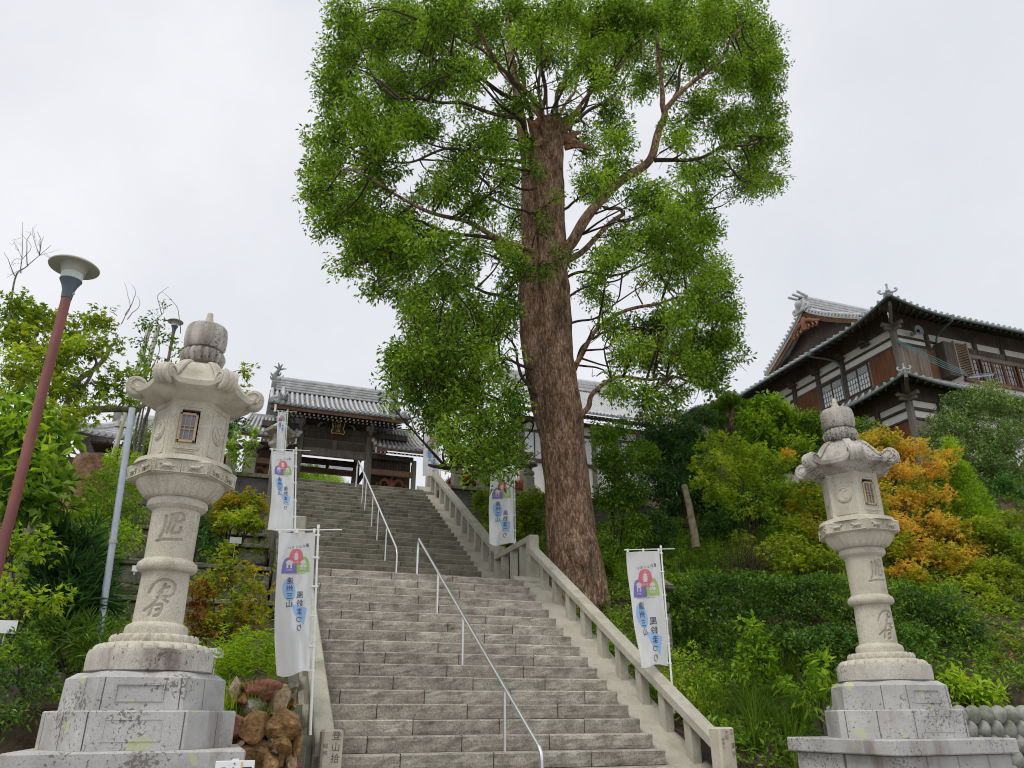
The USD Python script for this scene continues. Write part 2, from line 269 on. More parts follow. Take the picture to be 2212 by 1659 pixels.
wood('plank_red', (.10, .038, .018), (.29, .115, .05), sx=20, sz=.5); wood('plank_pale', (.15, .115, .08), (.42, .35, .27), sx=20, sz=.45); wood('plank_mid', (.12, .06, .03), (.27, .155, .085), sx=20, sz=.45)
wood('carving_wood', (.14, .055, .028), (.30, .135, .075), sx=6, sz=3)
plain('plaster', (.80, .79, .75), rough=.9, var=.06, sc=3); plain('paint_white', (.78, .78, .76), rough=.6, var=.05); plain('gutter_green', (.085, .125, .12), rough=.5, var=.25)
plain('steel', (.78, .775, .77), rough=.30, metal=1., var=.06); plain('galvanised', (.40, .45, .52), rough=.45, metal=.35, var=.1, sc=14)
plain('rusty_paint', (.20, .065, .055), rough=.55, var=.3, sc=5, vz=.3, bump=.2); plain('lamp_grey', (.40, .40, .345), rough=.5, var=.08); plain('lamp_neck', (.075, .105, .125), rough=.5, var=.15); plain('lamp_glass', (.55, .62, .58), rough=.25, var=.1)
plain('pole_white', (.80, .80, .78), rough=.45, var=.04); plain('pvc', (.50, .485, .41), rough=.6, var=.1); plain('box_white', (.72, .72, .70), rough=.5, var=.04)
plain('gold', (.62, .38, .09), rough=.4, metal=.5, var=.2); plain('black_lacquer', (.02, .017, .014), rough=.5, var=.2); plain('ink', (.035, .035, .05), rough=.8, var=.1); plain('ink_teal', (.02, .13, .13), rough=.8, var=.1)
plain('carved_ink', (.11, .088, .06), rough=.95, var=.3, sc=40); plain('yellow_stripe', (.65, .50, .22), rough=.8, var=.1); plain('tag_white', (.78, .80, .80), rough=.6, var=.03); plain('cable_blue', (.16, .36, .38), rough=.6, var=.1); plain('cable_dark', (.03, .035, .04), rough=.6)
plain('speaker_grey', (.25, .30, .29), rough=.5, var=.1); plain('wood_light', (.46, .34, .20), rough=.7, var=.2, sc=20); plain('paper_pane', (.22, .24, .28), rough=.35, var=.15); plain('dark_void', (.012, .012, .012), rough=.9)
plain('shoji', (.74, .78, .80), rough=.45, var=.05); plain('curtain_dark', (.03, .035, .035), rough=.7, var=.3); pane('glass')
def cloth(name, col, tr=.45):
    mat(name, {'g': ('geometry', {}), 'n': ('noise_texture', {'scale': 2.0, 'detail': 3.0}), 'r': ('rgb_ramp', {'ramp': [(.3, tuple(c*.94 for c in col)), (.7, col)]}),
               'd': ('diffuse_bsdf', {'roughness': .3}), 't': ('translucent_bsdf', {}), 'm': ('mix_closure', {'fac': tr})},
        [('g.position', 'n.vector'), ('n.fac', 'r.fac'), ('r.color', 'd.color'), ('r.color', 't.color'), ('d.BSDF', 'm.closure1'), ('t.BSDF', 'm.closure2')], surface='m.closure')
cloth('banner_cloth', (.93, .935, .95), .5); cloth('print_red', (.80, .27, .30), .3); cloth('print_purple', (.30, .26, .60), .3); cloth('print_green', (.46, .64, .25), .3); cloth('print_blue', (.45, .66, .92), .3); cloth('print_ink', (.09, .09, .17), .1); cloth('print_white', (.86, .84, .86), .3); cloth('print_overlap', (.28, .27, .33), .2)
leaf('leaf_camphor', [(.044, .085, .009), (.108, .200, .016), (.19, .31, .026), (.33, .46, .05)], trans=.44, sc=.75)
leaf('leaf_maple_green', [(.075, .115, .012), (.17, .22, .020), (.30, .33, .030)], trans=.42, gain=1.45)
leaf('leaf_maple_yellow', [(.15, .25, .022), (.29, .385, .034), (.46, .49, .05)], trans=.42, gain=1.18)
leaf('leaf_maple_turning', [(.12, .20, .012), (.25, .31, .018), (.36, .35, .022), (.50, .29, .035)], trans=.42, sc=1.2)
leaf('leaf_orange', [(.28, .34, .030), (.58, .50, .055), (.76, .52, .08), (.74, .41, .08)], trans=.42, sc=1.1, tint=(1.15, 1.1, .75))
leaf('leaf_red', [(.10, .035, .010), (.20, .065, .018), (.30, .14, .03)], trans=.4, tint=(1.3, 1, .6))
leaf('leaf_dark', [(.010, .032, .008), (.028, .075, .014), (.062, .135, .024)], trans=.22, spec=.35, rough=.42, gain=1.7)
leaf('leaf_camellia', [(.030, .062, .012), (.075, .125, .024), (.17, .24, .06)], trans=.22, spec=.5, rough=.36, gain=1.5)
leaf('leaf_mid', [(.034, .074, .008), (.085, .155, .015), (.17, .26, .026)], trans=.36, gain=1.6)
leaf('leaf_bright', [(.075, .145, .010), (.17, .275, .018), (.31, .41, .030)], trans=.40, gain=1.35)
leaf('leaf_hedge', [(.021, .053, .008), (.056, .115, .013), (.125, .205, .024)], trans=.28, spec=.3, rough=.45, gain=1.55)
leaf('leaf_grass', [(.042, .09, .008), (.105, .18, .018), (.22, .295, .04)], trans=.4)
leaf('leaf_dry', [(.06, .045, .025), (.11, .085, .05), (.16, .13, .08)], trans=.1)
leaf('leaf_rust', [(.20, .065, .025), (.33, .125, .05), (.45, .22, .10)], trans=.35, tint=(1.2, 1, .7))

# ---------------------------------------------------------------- foliage helpers
def unit(v): return v/(np.linalg.norm(v, axis=-1, keepdims=True)+1e-9)
def leaf_mesh(p, a, n, L, W, rng, fold=.18):
    """One folded two-triangle leaf at each point p along a with normal n; returns vertices, faces, uv (a random number per leaf)."""
    k = len(p); s = unit(np.cross(n, a)); n = np.cross(a, s); L = np.broadcast_to(L, (k,))[:, None]; W = np.broadcast_to(W, (k,))[:, None]
    tip = p+a*L-n*L*.12; mid = p+a*L*.45; l = mid+s*W*.5+n*W*fold; r = mid-s*W*.5+n*W*fold
    v = np.stack([p, l, tip, r], 1).reshape(-1, 3); b = np.arange(k)[:, None]*4
    f = np.concatenate([b+[0, 2, 1], b+[0, 3, 2]], 1).reshape(-1, 3)
    uv = np.repeat(np.c_[rng.random(k), rng.random(k)], 4, axis=0)
    return v, f, uv
def merge(parts):
    V, F, U, n = [], [], [], 0
    for v, f, u in parts: V.append(v); F.append(f+n); U.append(u); n += len(v)
    return np.vstack(V), np.vstack(F), np.vstack(U)
def sprays(c, d, rng, k, spread, L, W, kind='broad', up=.35):
    """k leaves on each spray (centre c, direction d)."""
    m = len(c); c = np.repeat(c, k, 0); d = np.repeat(d, k, 0); t = rng.random((m*k, 1))
    side = unit(np.cross(d, rng.normal(size=(m*k, 3))))
    p = c+d*(t-.4)*spread+side*spread*.35*rng.random((m*k, 1))**.7*(1.1-.6*t)
    if kind == 'maple':
        a = unit(d*.6+side*.9+rng.normal(size=(m*k, 3))*.25-[0, 0, .15]); n = unit(np.array([0, 0, 1.])+rng.normal(size=(m*k, 3))*.38)
        out = []
        ss = unit(np.cross(n, a)); Ls = L*(.7+.6*rng.random(m*k))
        for ang, q in ((0, 1.), (.85, .85), (-.85, .85)):
            out.append(leaf_mesh(p, unit(a*math.cos(ang)+ss*math.sin(ang)), n, Ls*q, Ls*q*W/L, np.random.default_rng(1)))
        r = rng.random(m*k)
        for o in out: o[2][:, 0] = np.repeat(r, 4)
        return merge(out)
    if kind == 'needle':
        a = unit(d*.9+side*.8+rng.normal(size=(m*k, 3))*.2+[0, 0, .25]); n = unit(rng.normal(size=(m*k, 3)))
    elif kind == 'blade':
        a = unit(d+side*.9); n = unit(np.array([0, 0, 1.])+rng.normal(size=(m*k, 3))*.5)
    else:
        a = unit(d*.55+side*.8+rng.normal(size=(m*k, 3))*.3-[0, 0, .28]); n = unit(np.array([0, 0, up*2.])+rng.normal(size=(m*k, 3))*.55+d*.35)
    return leaf_mesh(p, a, n, L*(.65+.7*rng.random(m*k)), W*(.7+.6*rng.random(m*k)), rng)
def blob_points(blobs, per_m2, rng, gap=.42, gfreq=1.6, shell=.2, flat=None):
    """Spray centres and directions spread through the outer part of each ellipsoid (cx, cy, cz, rx, ry, rz), with gaps."""
    C, D = [], []
    for b in np.atleast_2d(blobs):
        c, r = b[:3], b[3:6]; area = 4*math.pi*((r[0]*r[1])**1.6+(r[0]*r[2])**1.6+(r[1]*r[2])**1.6)**(1/1.6)/3**(1/1.6)
        n = max(6, int(area*per_m2)); u = unit(rng.normal(size=(n, 3))); rad = np.clip(1-np.abs(rng.normal(size=(n, 1)))*shell*1.5, .25, 1.)*(1+.16*(rng.random((n, 1))-.35))
        p = c+u*r*rad; keep = meshkit.fbm(p*gfreq+7.3, 2, 3) > gap-.12*rng.random(n)
        C.append(p[keep]); D.append(unit(u/r*r.min()*.8+[0, 0, .15]+rng.normal(size=(n, 3))*.45)[keep])
    return np.vstack(C), np.vstack(D)
def pblob(px, py, rpx, y, sy=1., sz=1., sx=1.):
    c = P(px, py, y); r = rpx*scale_at(c); return np.array([*c, r*sx, r*sy, r*sz])
def foliage(name, parent, mat_, blobs, seed, per_m2=30, k=9, spread=.28, L=.1, W=.05, kind='broad', gap=.42, gfreq=1.6, shell=.2, up=.35, stuff=True):
    rng = np.random.default_rng(seed); c, d = blob_points(blobs, per_m2, rng, gap, gfreq, shell)
    v, f, u = sprays(c, d, rng, k, spread, L, W, kind, up)
    return obj(name, (v, f), mat_, parent, uv=u, kind='stuff' if stuff else None)
def limb(pts, r0, r1, seed=0, wob=.03, sides=8, n=5):
    p = spline(pts, n); rng = np.random.default_rng(seed); t = np.linspace(0, 1, len(p))
    p[1:-1] += (np.stack([meshkit.noise(np.c_[t*4.5+k*31.7+seed, t*0, t*0], k) for k in range(3)], 1)-.5)[1:-1]*wob*2
    return MB().tube(p, r0+(r1-r0)*t**.8, sides)
def twigs(parent, targets, anchors, mat_, seed, r=.02, name='twigs', bow=.12, side=3):
    """Thin branches from the nearest anchor point (lower and nearer the trunk) out to each target, one part."""
    rng = np.random.default_rng(seed); mb = MB(); A = np.asarray(anchors)
    for t in targets:
        a = A[np.argmin(np.linalg.norm(A-t, axis=1)+.5*np.maximum(0, A[:, 2]-t[2]))]; Ld = np.linalg.norm(t-a)
        if Ld > 2.2: continue
        mid = (a+t)/2+rng.normal(size=3)*bow*Ld+[0, 0, .06*Ld]
        mb.tube(spline([a, mid, t], 3), np.linspace(r*(.6+.35*Ld), r*.35, 7), 5)
        for _ in range(side):
            q = a+(t-a)*rng.uniform(.3, .9); e = q+unit(rng.normal(size=3)+(t-a)/(Ld+1e-6)*.8+[0, 0, .3])*Ld*rng.uniform(.2, .45)
            mb.tube(spline([q, (q+e)/2+rng.normal(size=3)*.05*Ld, e], 2), np.linspace(r*.5, r*.2, 5), 4)
    return obj(name, mb, mat_, parent, smooth=True, kind='stuff')

# ---------------------------------------------------------------- ground and terrain
def gz(i): return 1.0+.165*i                              # lower flight: nosing i at y = .2847 i
TR1, TR2 = .2847, .2824
Y2, Z2 = 7.657, 4.42                                      # first visible nosing of the upper flight
def up_z(y): return Z2+.165/TR2*(y-Y2)
def sm(a, b, x): t = np.clip((x-a)/(b-a), 0, 1); return t*t*(3-2*t)
def h_right(x, y):
    h = 1.0+.38*np.maximum(0, y+.1)+.26*np.maximum(0, x-2)*sm(0, 8, y)
    h = np.minimum(h, 9.6+0*x); h = np.where(y > 13.25, np.maximum(np.where(x < 7, 7.72, h), 7.72), h)
    y0 = -1.0+2.35*sm(2.0, 3.2, x); h = h*sm(y0, y0+1.35-.95*sm(2.0, 3.2, x), y)
    return h+.25*(meshkit.fbm(np.stack([x*.9, y*.9, 0*x], -1), 3, 5)-.5)*sm(.5, 2, y)*(1-sm(12.5, 13.2, y)*(x < 7))
def h_left(x, y):
    h = 1.5+.30*np.maximum(0, y+.2)+.05*np.maximum(0, -7-x)*sm(0, 6, y)
    h = np.where(y > 13.25, np.maximum(7.72, h), h); h = h*sm(-.55, -.1, y)
    return h+.2*(meshkit.fbm(np.stack([x*.9, y*.9, 0*x], -1), 3, 9)-.5)*sm(.5, 2, y)*(1-sm(12.5, 13.2, y))
def terrain(xs, ys, h):
    X, Y = np.meshgrid(xs, ys, indexing='ij'); return np.stack([X, Y, h(X, Y)], -1)
obj('ground', MB().grid(np.stack([*np.meshgrid(np.linspace(-420, 420, 9), np.linspace(-420, 420, 9), indexing='ij'), np.zeros((9, 9))-.03], -1)), 'paving', kind='structure')
_ys = np.unique(np.r_[np.linspace(-1.4, 1, 13), np.linspace(1, 13.2, 50), [13.24, 13.27], np.linspace(14, 60, 14)])
obj('hillside', MB().grid(terrain(np.r_[np.linspace(.5, 12, 40), np.linspace(12.6, 60, 20)], _ys, h_right)), 'soil', smooth=True, kind='structure')
obj('hillside', MB().grid(terrain(np.r_[np.linspace(-60, -12.6, 18), np.linspace(-12, -4.28, 28)], _ys, h_left)), 'soil', smooth=True, kind='structure')
obj('temple_terrace', MB().box(-4.6, .7, 13.5, 40, 6.5, 7.74, .02), 'paving', kind='structure')

# ---------------------------------------------------------------- stone stairs
def block(x0, x1, y0, z0, z1, depth, rng, mb=None, rough=.015, nx=11, nz=5):
    """A step stone: flat tread with a straight arris, quarry-faced front."""
    mb = mb or MB(); X = np.linspace(x0, x1, nx); Z = np.linspace(z0, z1-.016, nz); ch = .003*rng.normal(size=nx)+.006*(rng.random(nx) < .12)
    G = np.zeros((nx, nz, 3)); G[..., 0] = X[:, None]; G[..., 2] = Z[None, :]
    q = meshkit.fbm(np.stack([G[..., 0]*6+rng.random()*50, G[..., 2]*14, G[..., 0]*0], -1), 2, int(rng.integers(1000)))
    G[..., 1] = y0+.006-(q-.42)*rough*2.2
    G[[0, -1], :, 1] = y0+.012; G[:, 0, 1] += .006; G[:, -1, 1] = y0+.002+np.abs(ch)
    mb.grid(G)
    top = np.stack([np.stack([X, y0+.002+np.abs(ch), np.full(nx, z1-.016)], -1), np.stack([X, y0+.022+np.abs(ch), np.full(nx, z1)-np.abs(ch)*.3], -1), np.stack([X, np.full(nx, y0+depth), np.full(nx, z1)], -1)], 1)
    mb.grid(top)
    for x, fl in ((x0, True), (x1, False)):
        mb.add([[x, y0+.012, z0], [x, y0+.012, z1-.01], [x, y0+depth, z1], [x, y0+depth, z0]], [[0, 1, 2, 3] if fl else [0, 3, 2, 1]])
    return mb
rng = np.random.default_rng(11)
SX0, SX1 = -3.98, 0.0
low = thing('lower_staircase', 'lower flight of wide brown quarry-faced stone steps', 'staircase')
core = MB()
for i in range(-6, 18):
    y = TR1*i; z1 = gz(i); z0 = z1-.165
    core.box(SX0+.01, SX1-.01, y+.03, y+1.2, z0-.35, z1-.02, .002)
    x = SX0; ph = [0.35, .95, .6, 1.15, .75][i % 5]*rng.uniform(.85, 1.1); first = True
    while x < SX1-.05:
        w = (ph if first else rng.uniform(1.0, 1.22)); first = False; x1 = min(x+w, SX1)
        if SX1-x1 < .3: x1 = SX1
        dz = rng.uniform(-.004, .004)
        obj('step_stone', block(x+.006, x1-.006, y+rng.uniform(-.006, .006), z0+.004, z1+dz, TR1+.06, rng), 'step_stone_'+'abcde'[int(rng.integers(5))], low); x = x1
obj('bedding', core, 'mortar', low)
UX0, UX1 = -3.98, .106
upf = thing('upper_staircase', 'long upper flight of dark mossy stone steps climbing to the gate', 'staircase')
core = MB()
for i in range(-3, 21):
    y = Y2+TR2*i; z1 = Z2+.165*i; z0 = z1-(.165 if i > -3 else z1-gz(17))
    core.box(UX0+.01, UX1-.01, y+.03, y+1.1, z0-.4, z1-.02, .002)
    x = UX0; ph = [.5, .2, .7, .38][i % 4]*rng.uniform(.8, 1.2); first = True
    while x < UX1-.05:
        w = ph if first else rng.uniform(.55, .9); first = False; x1 = min(x+w, UX1)
        if UX1-x1 < .2: x1 = UX1
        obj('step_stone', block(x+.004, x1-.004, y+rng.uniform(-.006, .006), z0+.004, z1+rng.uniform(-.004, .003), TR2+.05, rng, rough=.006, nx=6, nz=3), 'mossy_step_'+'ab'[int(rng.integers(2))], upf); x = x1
obj('bedding', core, 'mortar', upf)
la = thing('stair_landing', 'stone paved landing between the two flights of steps', 'landing')
for k in range(5):
    for j in range(2):
        obj('paving_slab', MB().box(SX0+k*.83+.004, SX0+(k+1)*.83-.004, 5.2+j*.85+.004, 5.2+(j+1)*.85-.004, 3.5, gz(17)-.002, .008), 'tread_stone', la)

# ---------------------------------------------------------------- balustrades
def newel(parent, x, y, z0, z1, w=.2, mt='newel_stone', lines=(), name='newel_post'):
    n = obj(name, MB().box(x-w/2, x+w/2, y-w/2, y+w/2, z0, z1, .02), mt, parent, smooth=35)
    for (txt, ox, oz, h, sp) in lines:                   # carved columns of characters on the front face
        V, F, k = [], [], 0
        for q, ch in enumerate(txt):
            v, f = fill(affinity.translate(affinity.scale(glyphs(ch), h, h, origin=(0, 0)), x+ox, z1+oz-q*sp-h*.85))
            V.append(v); F.append(f+k); k += len(v)
        v = np.vstack(V); obj('inscription', (np.c_[v[:, 0], np.full(len(v), y-w/2-.0015), v[:, 1]], np.vstack(F)), 'carved_ink', n)
    return n
def sloped(mb, xa, xb, ya, za, yb, zb, th):               # a slab whose side view is a parallelogram of vertical thickness th
    mb.prism([[0, ya, za-th], [0, yb, zb-th], [0, yb, zb], [0, ya, za]], [xb, 0, 0], [xa, 0, 0]); return mb
def flight_rail(label, x, y0, y1, zf, cap_off, n0, sp, cnt, xs, post_z=None, cat='balustrade', joints=3):
    t = thing('stone_balustrade', label, cat, group='stone balustrades of the staircase'); w = .2
    for k in range(joints):
        a = y0+(y1-y0)*k/joints+.003*(k > 0); b = y0+(y1-y0)*(k+1)/joints-.003*(k < joints-1)
        mb = MB(); hw = w/2; c = .015
        pr = [[-hw, -.12], [hw, -.12], [hw, -c], [hw-c, 0], [-hw+c, 0], [-hw, -c]]
        mb.prism([[x+u, a, zf(a)+cap_off+v] for u, v in pr][::-1], [0, 0, 0], [0, b-a, zf(b)-zf(a)])
        obj('handrail_cap', mb, 'balustrade_stone', t)
    for k in range(cnt):
        y = n0+sp*k
        mb = MB(); hx, hy = .065, .075; zb = zf(y)-.3; zt = zf(y)+cap_off-.11
        v = _rb(np.array([hx, hy, (zt-zb)/2]), .008)+[x, y, (zt+zb)/2]; m_ = v[:, 2] > (zt+zb)/2; v[m_, 2] += (zf(0.)-zf(-1.))*(v[m_, 1]-y)
        obj('baluster', MB().add(v, RBF), 'balustrade_stone', t)
    mb = MB(); sloped(mb, xs[0], xs[1], y0-.05, zf(y0-.05)-.2, y1, zf(y1)-.2, .9)
    obj('stringer', mb, 'balustrade_stone', t)
    return t
lowz = lambda y: 1.0+.165/TR1*y
t = flight_rail('weathered stone balustrade along the right side of the lower steps', .45, -.12, 5.48, lowz, .365, .42, .57, 9, (.004, .62), joints=4)
newel(t, .45, -.2, .2, 1.40, .21, lines=(('東京', .035, -.16, .07, .085), ('大阪', -.03, -.03, .05, .055), ('世話人', .045, -.02, .03, .034), ('創建元', -.075, -.11, .034, .04)))
newel(t, .45, 5.55, 3.3, 4.78, .2, 'balustrade_stone')
t = thing('stone_balustrade', 'short level stone balustrade on the right edge of the landing', 'balustrade')
obj('handrail_cap', MB().box(.36, .54, 5.66, 7.62, 4.66, 4.78, .012), 'balustrade_stone', t)
for k in range(3): obj('baluster', MB().box(.385, .515, 5.98+k*.55, 6.12+k*.55, 3.8, 4.67, .008), 'balustrade_stone', t)
obj('stringer', MB().box(.13, .64, 5.2, 7.7, 3.0, gz(17)+.06, .01), 'balustrade_stone', t)
t = flight_rail('weathered stone balustrade along the right side of the upper steps', .52, 7.8, 14.3, up_z, .45, 8.2, .575, 11, (.112, .70), joints=5)
newel(t, .52, 7.70, 3.6, 4.98, .2, 'balustrade_stone'); newel(t, .52, 14.4, 7.3, 8.95, .2, 'balustrade_stone')
t = flight_rail('weathered stone balustrade along the left side of the lower steps', -3.97, -.12, 5.45, lowz, .365, .42, .57, 9, (-4.10, -3.984), joints=4)
newel(t, -3.935, -.2, .2, 1.41, .2, lines=(('登山拾', -.01, -.012, .085, .098), ('昭和', -.085, -.12, .045, .06)))
newel(t, -3.97, 5.55, 3.3, 4.80, .2, 'balustrade_stone')
# stepped outer kerb of the left balustrade
for k in range(9):
    y = -1.1+k*.7; obj('kerb_block', MB().box(-4.235, -4.105, y, y+.69, .1, lowz(y+.1)+.02, .01), 'balustrade_stone', t)
t = flight_rail('weathered stone balustrade along the left side of the upper steps', -4.08, 7.8, 13.9, up_z, .45, 8.2, .575, 10, (-4.22, -3.984), joints=4)
newel(t, -4.08, 7.70, 3.6, 4.98, .2, 'newel_stone'); newel(t, -4.08, 14.0, 7.3, 8.9, .2, 'balustrade_stone')
t = obj('retaining_wall', sloped(MB(), -4.31, -4.24, -1.0, .36, 13.3, 8.55, 3.2), 'concrete_side'); tag(t, 'weathered dark wall closing the left side of the staircase', 'wall')

# ---------------------------------------------------------------- steel handrails on the steps
def handrail(label, pts, posts, r=.021):
    t = thing('steel_handrail', label, 'handrail', group='steel handrails on the steps')
    obj('rail', MB().tube(pts, r, 12), 'steel', t, smooth=40)
    for (a, b) in posts: obj('post', MB().tube([a, b], r*.85, 10), 'steel', t, smooth=40)
hx = -1.95
def posts_on(zf, ys, off, tops): return [((hx, y, zf(y)-.05), (hx, y, zt)) for y, zt in zip(ys, tops)]
lr = lambda y: 1.25+(4.42-1.25)/(4.93+.58)*(y+.58)
handrail('round steel handrail up the middle of the lower steps',
         [(hx, -.66, .55), (hx, -.66, 1.12), (hx, -.645, 1.19), (hx, -.58, 1.25), (hx, .5, lr(.5)), (hx, 2.5, lr(2.5)), (hx, 4.85, lr(4.85)-.005), (hx, 4.95, 4.42), (hx, 4.99, 4.36), (hx, 5.0, 4.25), (hx, 5.0, 3.78)],
         [((hx, y, lowz(y)-.17), (hx, y, lr(y)-.01)) for y in (.42, 2.12, 3.54)])
ur = lambda y: 4.63+(8.25-4.63)/(12.81-6.87)*(y-6.87)
handrail('round steel handrail up the middle of the upper steps',
         [(hx, 6.77, 3.75), (hx, 6.77, 4.48), (hx, 6.79, 4.56), (hx, 6.87, 4.63), (hx, 9, ur(9)), (hx, 11, ur(11)), (hx, 12.72, ur(12.72)), (hx, 12.83, 8.25), (hx, 12.9, 8.22), (hx, 12.92, 8.1), (hx, 12.92, 7.5)],
         [((hx, y, up_z(y)-.17), (hx, y, ur(y)-.01)) for y in (8.0, 9.1, 9.95, 11.1, 11.65)])

# ---------------------------------------------------------------- the two great stone lanterns
def hexpts(R, z, n=6, ph=0.): return [[R*math.cos(ph+k*math.pi/3), R*math.sin(ph+k*math.pi/3), z] for k in range(n)]
def hexblock(mb, R0, z0, R1, z1, ch=0.0, chz=0.0):
    rings = [[R0, z0], [R1, z1-chz]] + ([[R1-ch, z1]] if chz else [])
    mb.lathe(rings, 6); return mb
def facept(k, R, s, z, off=0.):
    """Point on hexagon face k (0..5): s in -1..1 along the face, off outward."""
    a0, a1 = k*math.pi/3, (k+1)*math.pi/3; p0 = np.array([math.cos(a0), math.sin(a0)])*R; p1 = np.array([math.cos(a1), math.sin(a1)])*R
    n = np.array([math.cos((a0+a1)/2), math.sin((a0+a1)/2)]); q = (p0+p1)/2+(p1-p0)/2*s+n*off
    return np.array([q[0], q[1], z])
def faceframe(mb, k, R, s0, s1, z0, z1, w, off, th=.012):
    """A raised moulding round a rectangle of a hexagon face."""
    hl = R/2
    for (a, b, c, d) in ((s0, s1, z1-w, z1), (s0, s1, z0, z0+w), (s0, s0+w/hl, z0+w, z1-w), (s1-w/hl, s1, z0+w, z1-w)):
        p = [facept(k, R, a, c, off), facept(k, R, b, c, off), facept(k, R, b, d, off), facept(k, R, a, d, off)]
        nrm = facept(k, R, 0, 0, th)-facept(k, R, 0, 0, 0); mb.prism(p, -nrm, nrm)
    return mb
STROKES_UP = [[(-.055, .115), (-.05, .10), (-.052, .03), (-.062, -.005), (-.075, -.03)], [(-.02, .125), (-.015, .11), (-.02, .05), (-.03, .0)], [(.0, .13), (.045, .14), (.062, .115), (.05, .085), (.02, .075)],
              [(.012, .13), (.01, .06), (.0, .005), (.03, .0), (.055, .015), (.052, .04)], [(-.095, -.055), (-.05, -.047), (.02, -.045), (.07, -.04)]]
STROKES_LO = [[(-.085, .03), (-.06, .085), (-.01, .115), (.05, .11), (.085, .075), (.08, .03), (.045, .005), (.0, .01), (-.01, .035), (.02, .06), (.045, .07)], [(.015, .085), (.005, .04), (-.015, -.01), (-.045, -.045), (-.095, -.085)],
              [(-.02, .0), (.03, -.02), (.05, -.03)], [(-.035, -.055), (-.05, -.09), (-.055, -.115)], [(-.03, -.055), (.01, -.045), (.02, -.07), (.005, -.11), (-.02, -.118)], [(-.015, -.08), (.0, -.075)]]
def carved_shaft(z0, z1, r0, r1, strokes, zc, k=1.15):
    seg, nz = 200, 100; an = np.arange(seg)*2*np.pi/seg; Z = np.linspace(z0, z1, nz); rr = r0+(r1-r0)*(Z-z0)/(z1-z0)
    A, ZZ = np.meshgrid(an, Z, indexing='xy'); U = (np.mod(A+math.pi/2+math.pi, 2*math.pi)-math.pi)*r0; D = np.full(A.shape, 9.)
    for st in strokes:
        q = spline(np.array(st)*k, 6)
        for a, b in zip(q[:-1], q[1:]):
            d = b-a; t = np.clip(((U-a[0])*d[0]+(ZZ-zc-a[1])*d[1])/(d@d+1e-12), 0, 1); D = np.minimum(D, np.hypot(U-a[0]-t*d[0], ZZ-zc-a[1]-t*d[1]))
    R = rr[:, None]-.017*(1-sm(.008, .0135, D)); mb = MB()
    V = np.stack([R*np.cos(A), R*np.sin(A), ZZ], -1); n = nz; i, j = np.meshgrid(np.arange(n-1), np.arange(seg), indexing='ij')
    q = np.stack([i*seg+j, i*seg+(j+1) % seg, (i+1)*seg+(j+1) % seg, (i+1)*seg+j], -1).reshape(-1, 4); mb.add(V.reshape(-1, 3), q); return mb
def petals(mb, r, z0, z1, n, bulge, w=.5, inv=False, rtop=None):
    """A ring of rounded upright lobes (lotus petals)."""
    prof = [(0, 0), (.12, .45), (.3, .8), (.55, 1.), (.8, .8), (.95, .4), (1, 0)]
    for k in range(n):
        a = 2*math.pi*k/n; half = math.pi*r/n*.92; G = np.zeros((7, 7, 3))
        for i, (t, b) in enumerate(prof):
            for j, s in enumerate(np.linspace(-1, 1, 7)):
                rr = r+((rtop or r)-r)*t+bulge*b*math.sqrt(max(0, 1-s*s*.96)); tw = a+s*half/r*(.55+.45*math.sin(math.pi*min(1, t*.9+.1)))
                G[i, j] = [rr*math.cos(tw), rr*math.sin(tw), z0+(z1-z0)*t]
        mb.grid(G, flip=True)
    return mb
ANIMAL = [(-.9, 0), (-.6, .3), (-.2, .35), (.2, .3), (.55, .4), (.8, .65), (.95, .5), (.75, .25), (.6, 0), (.75, -.5), (.55, -.5), (.35, -.1), (-.3, -.05), (-.55, -.5), (-.75, -.45), (-.6, -.05)]
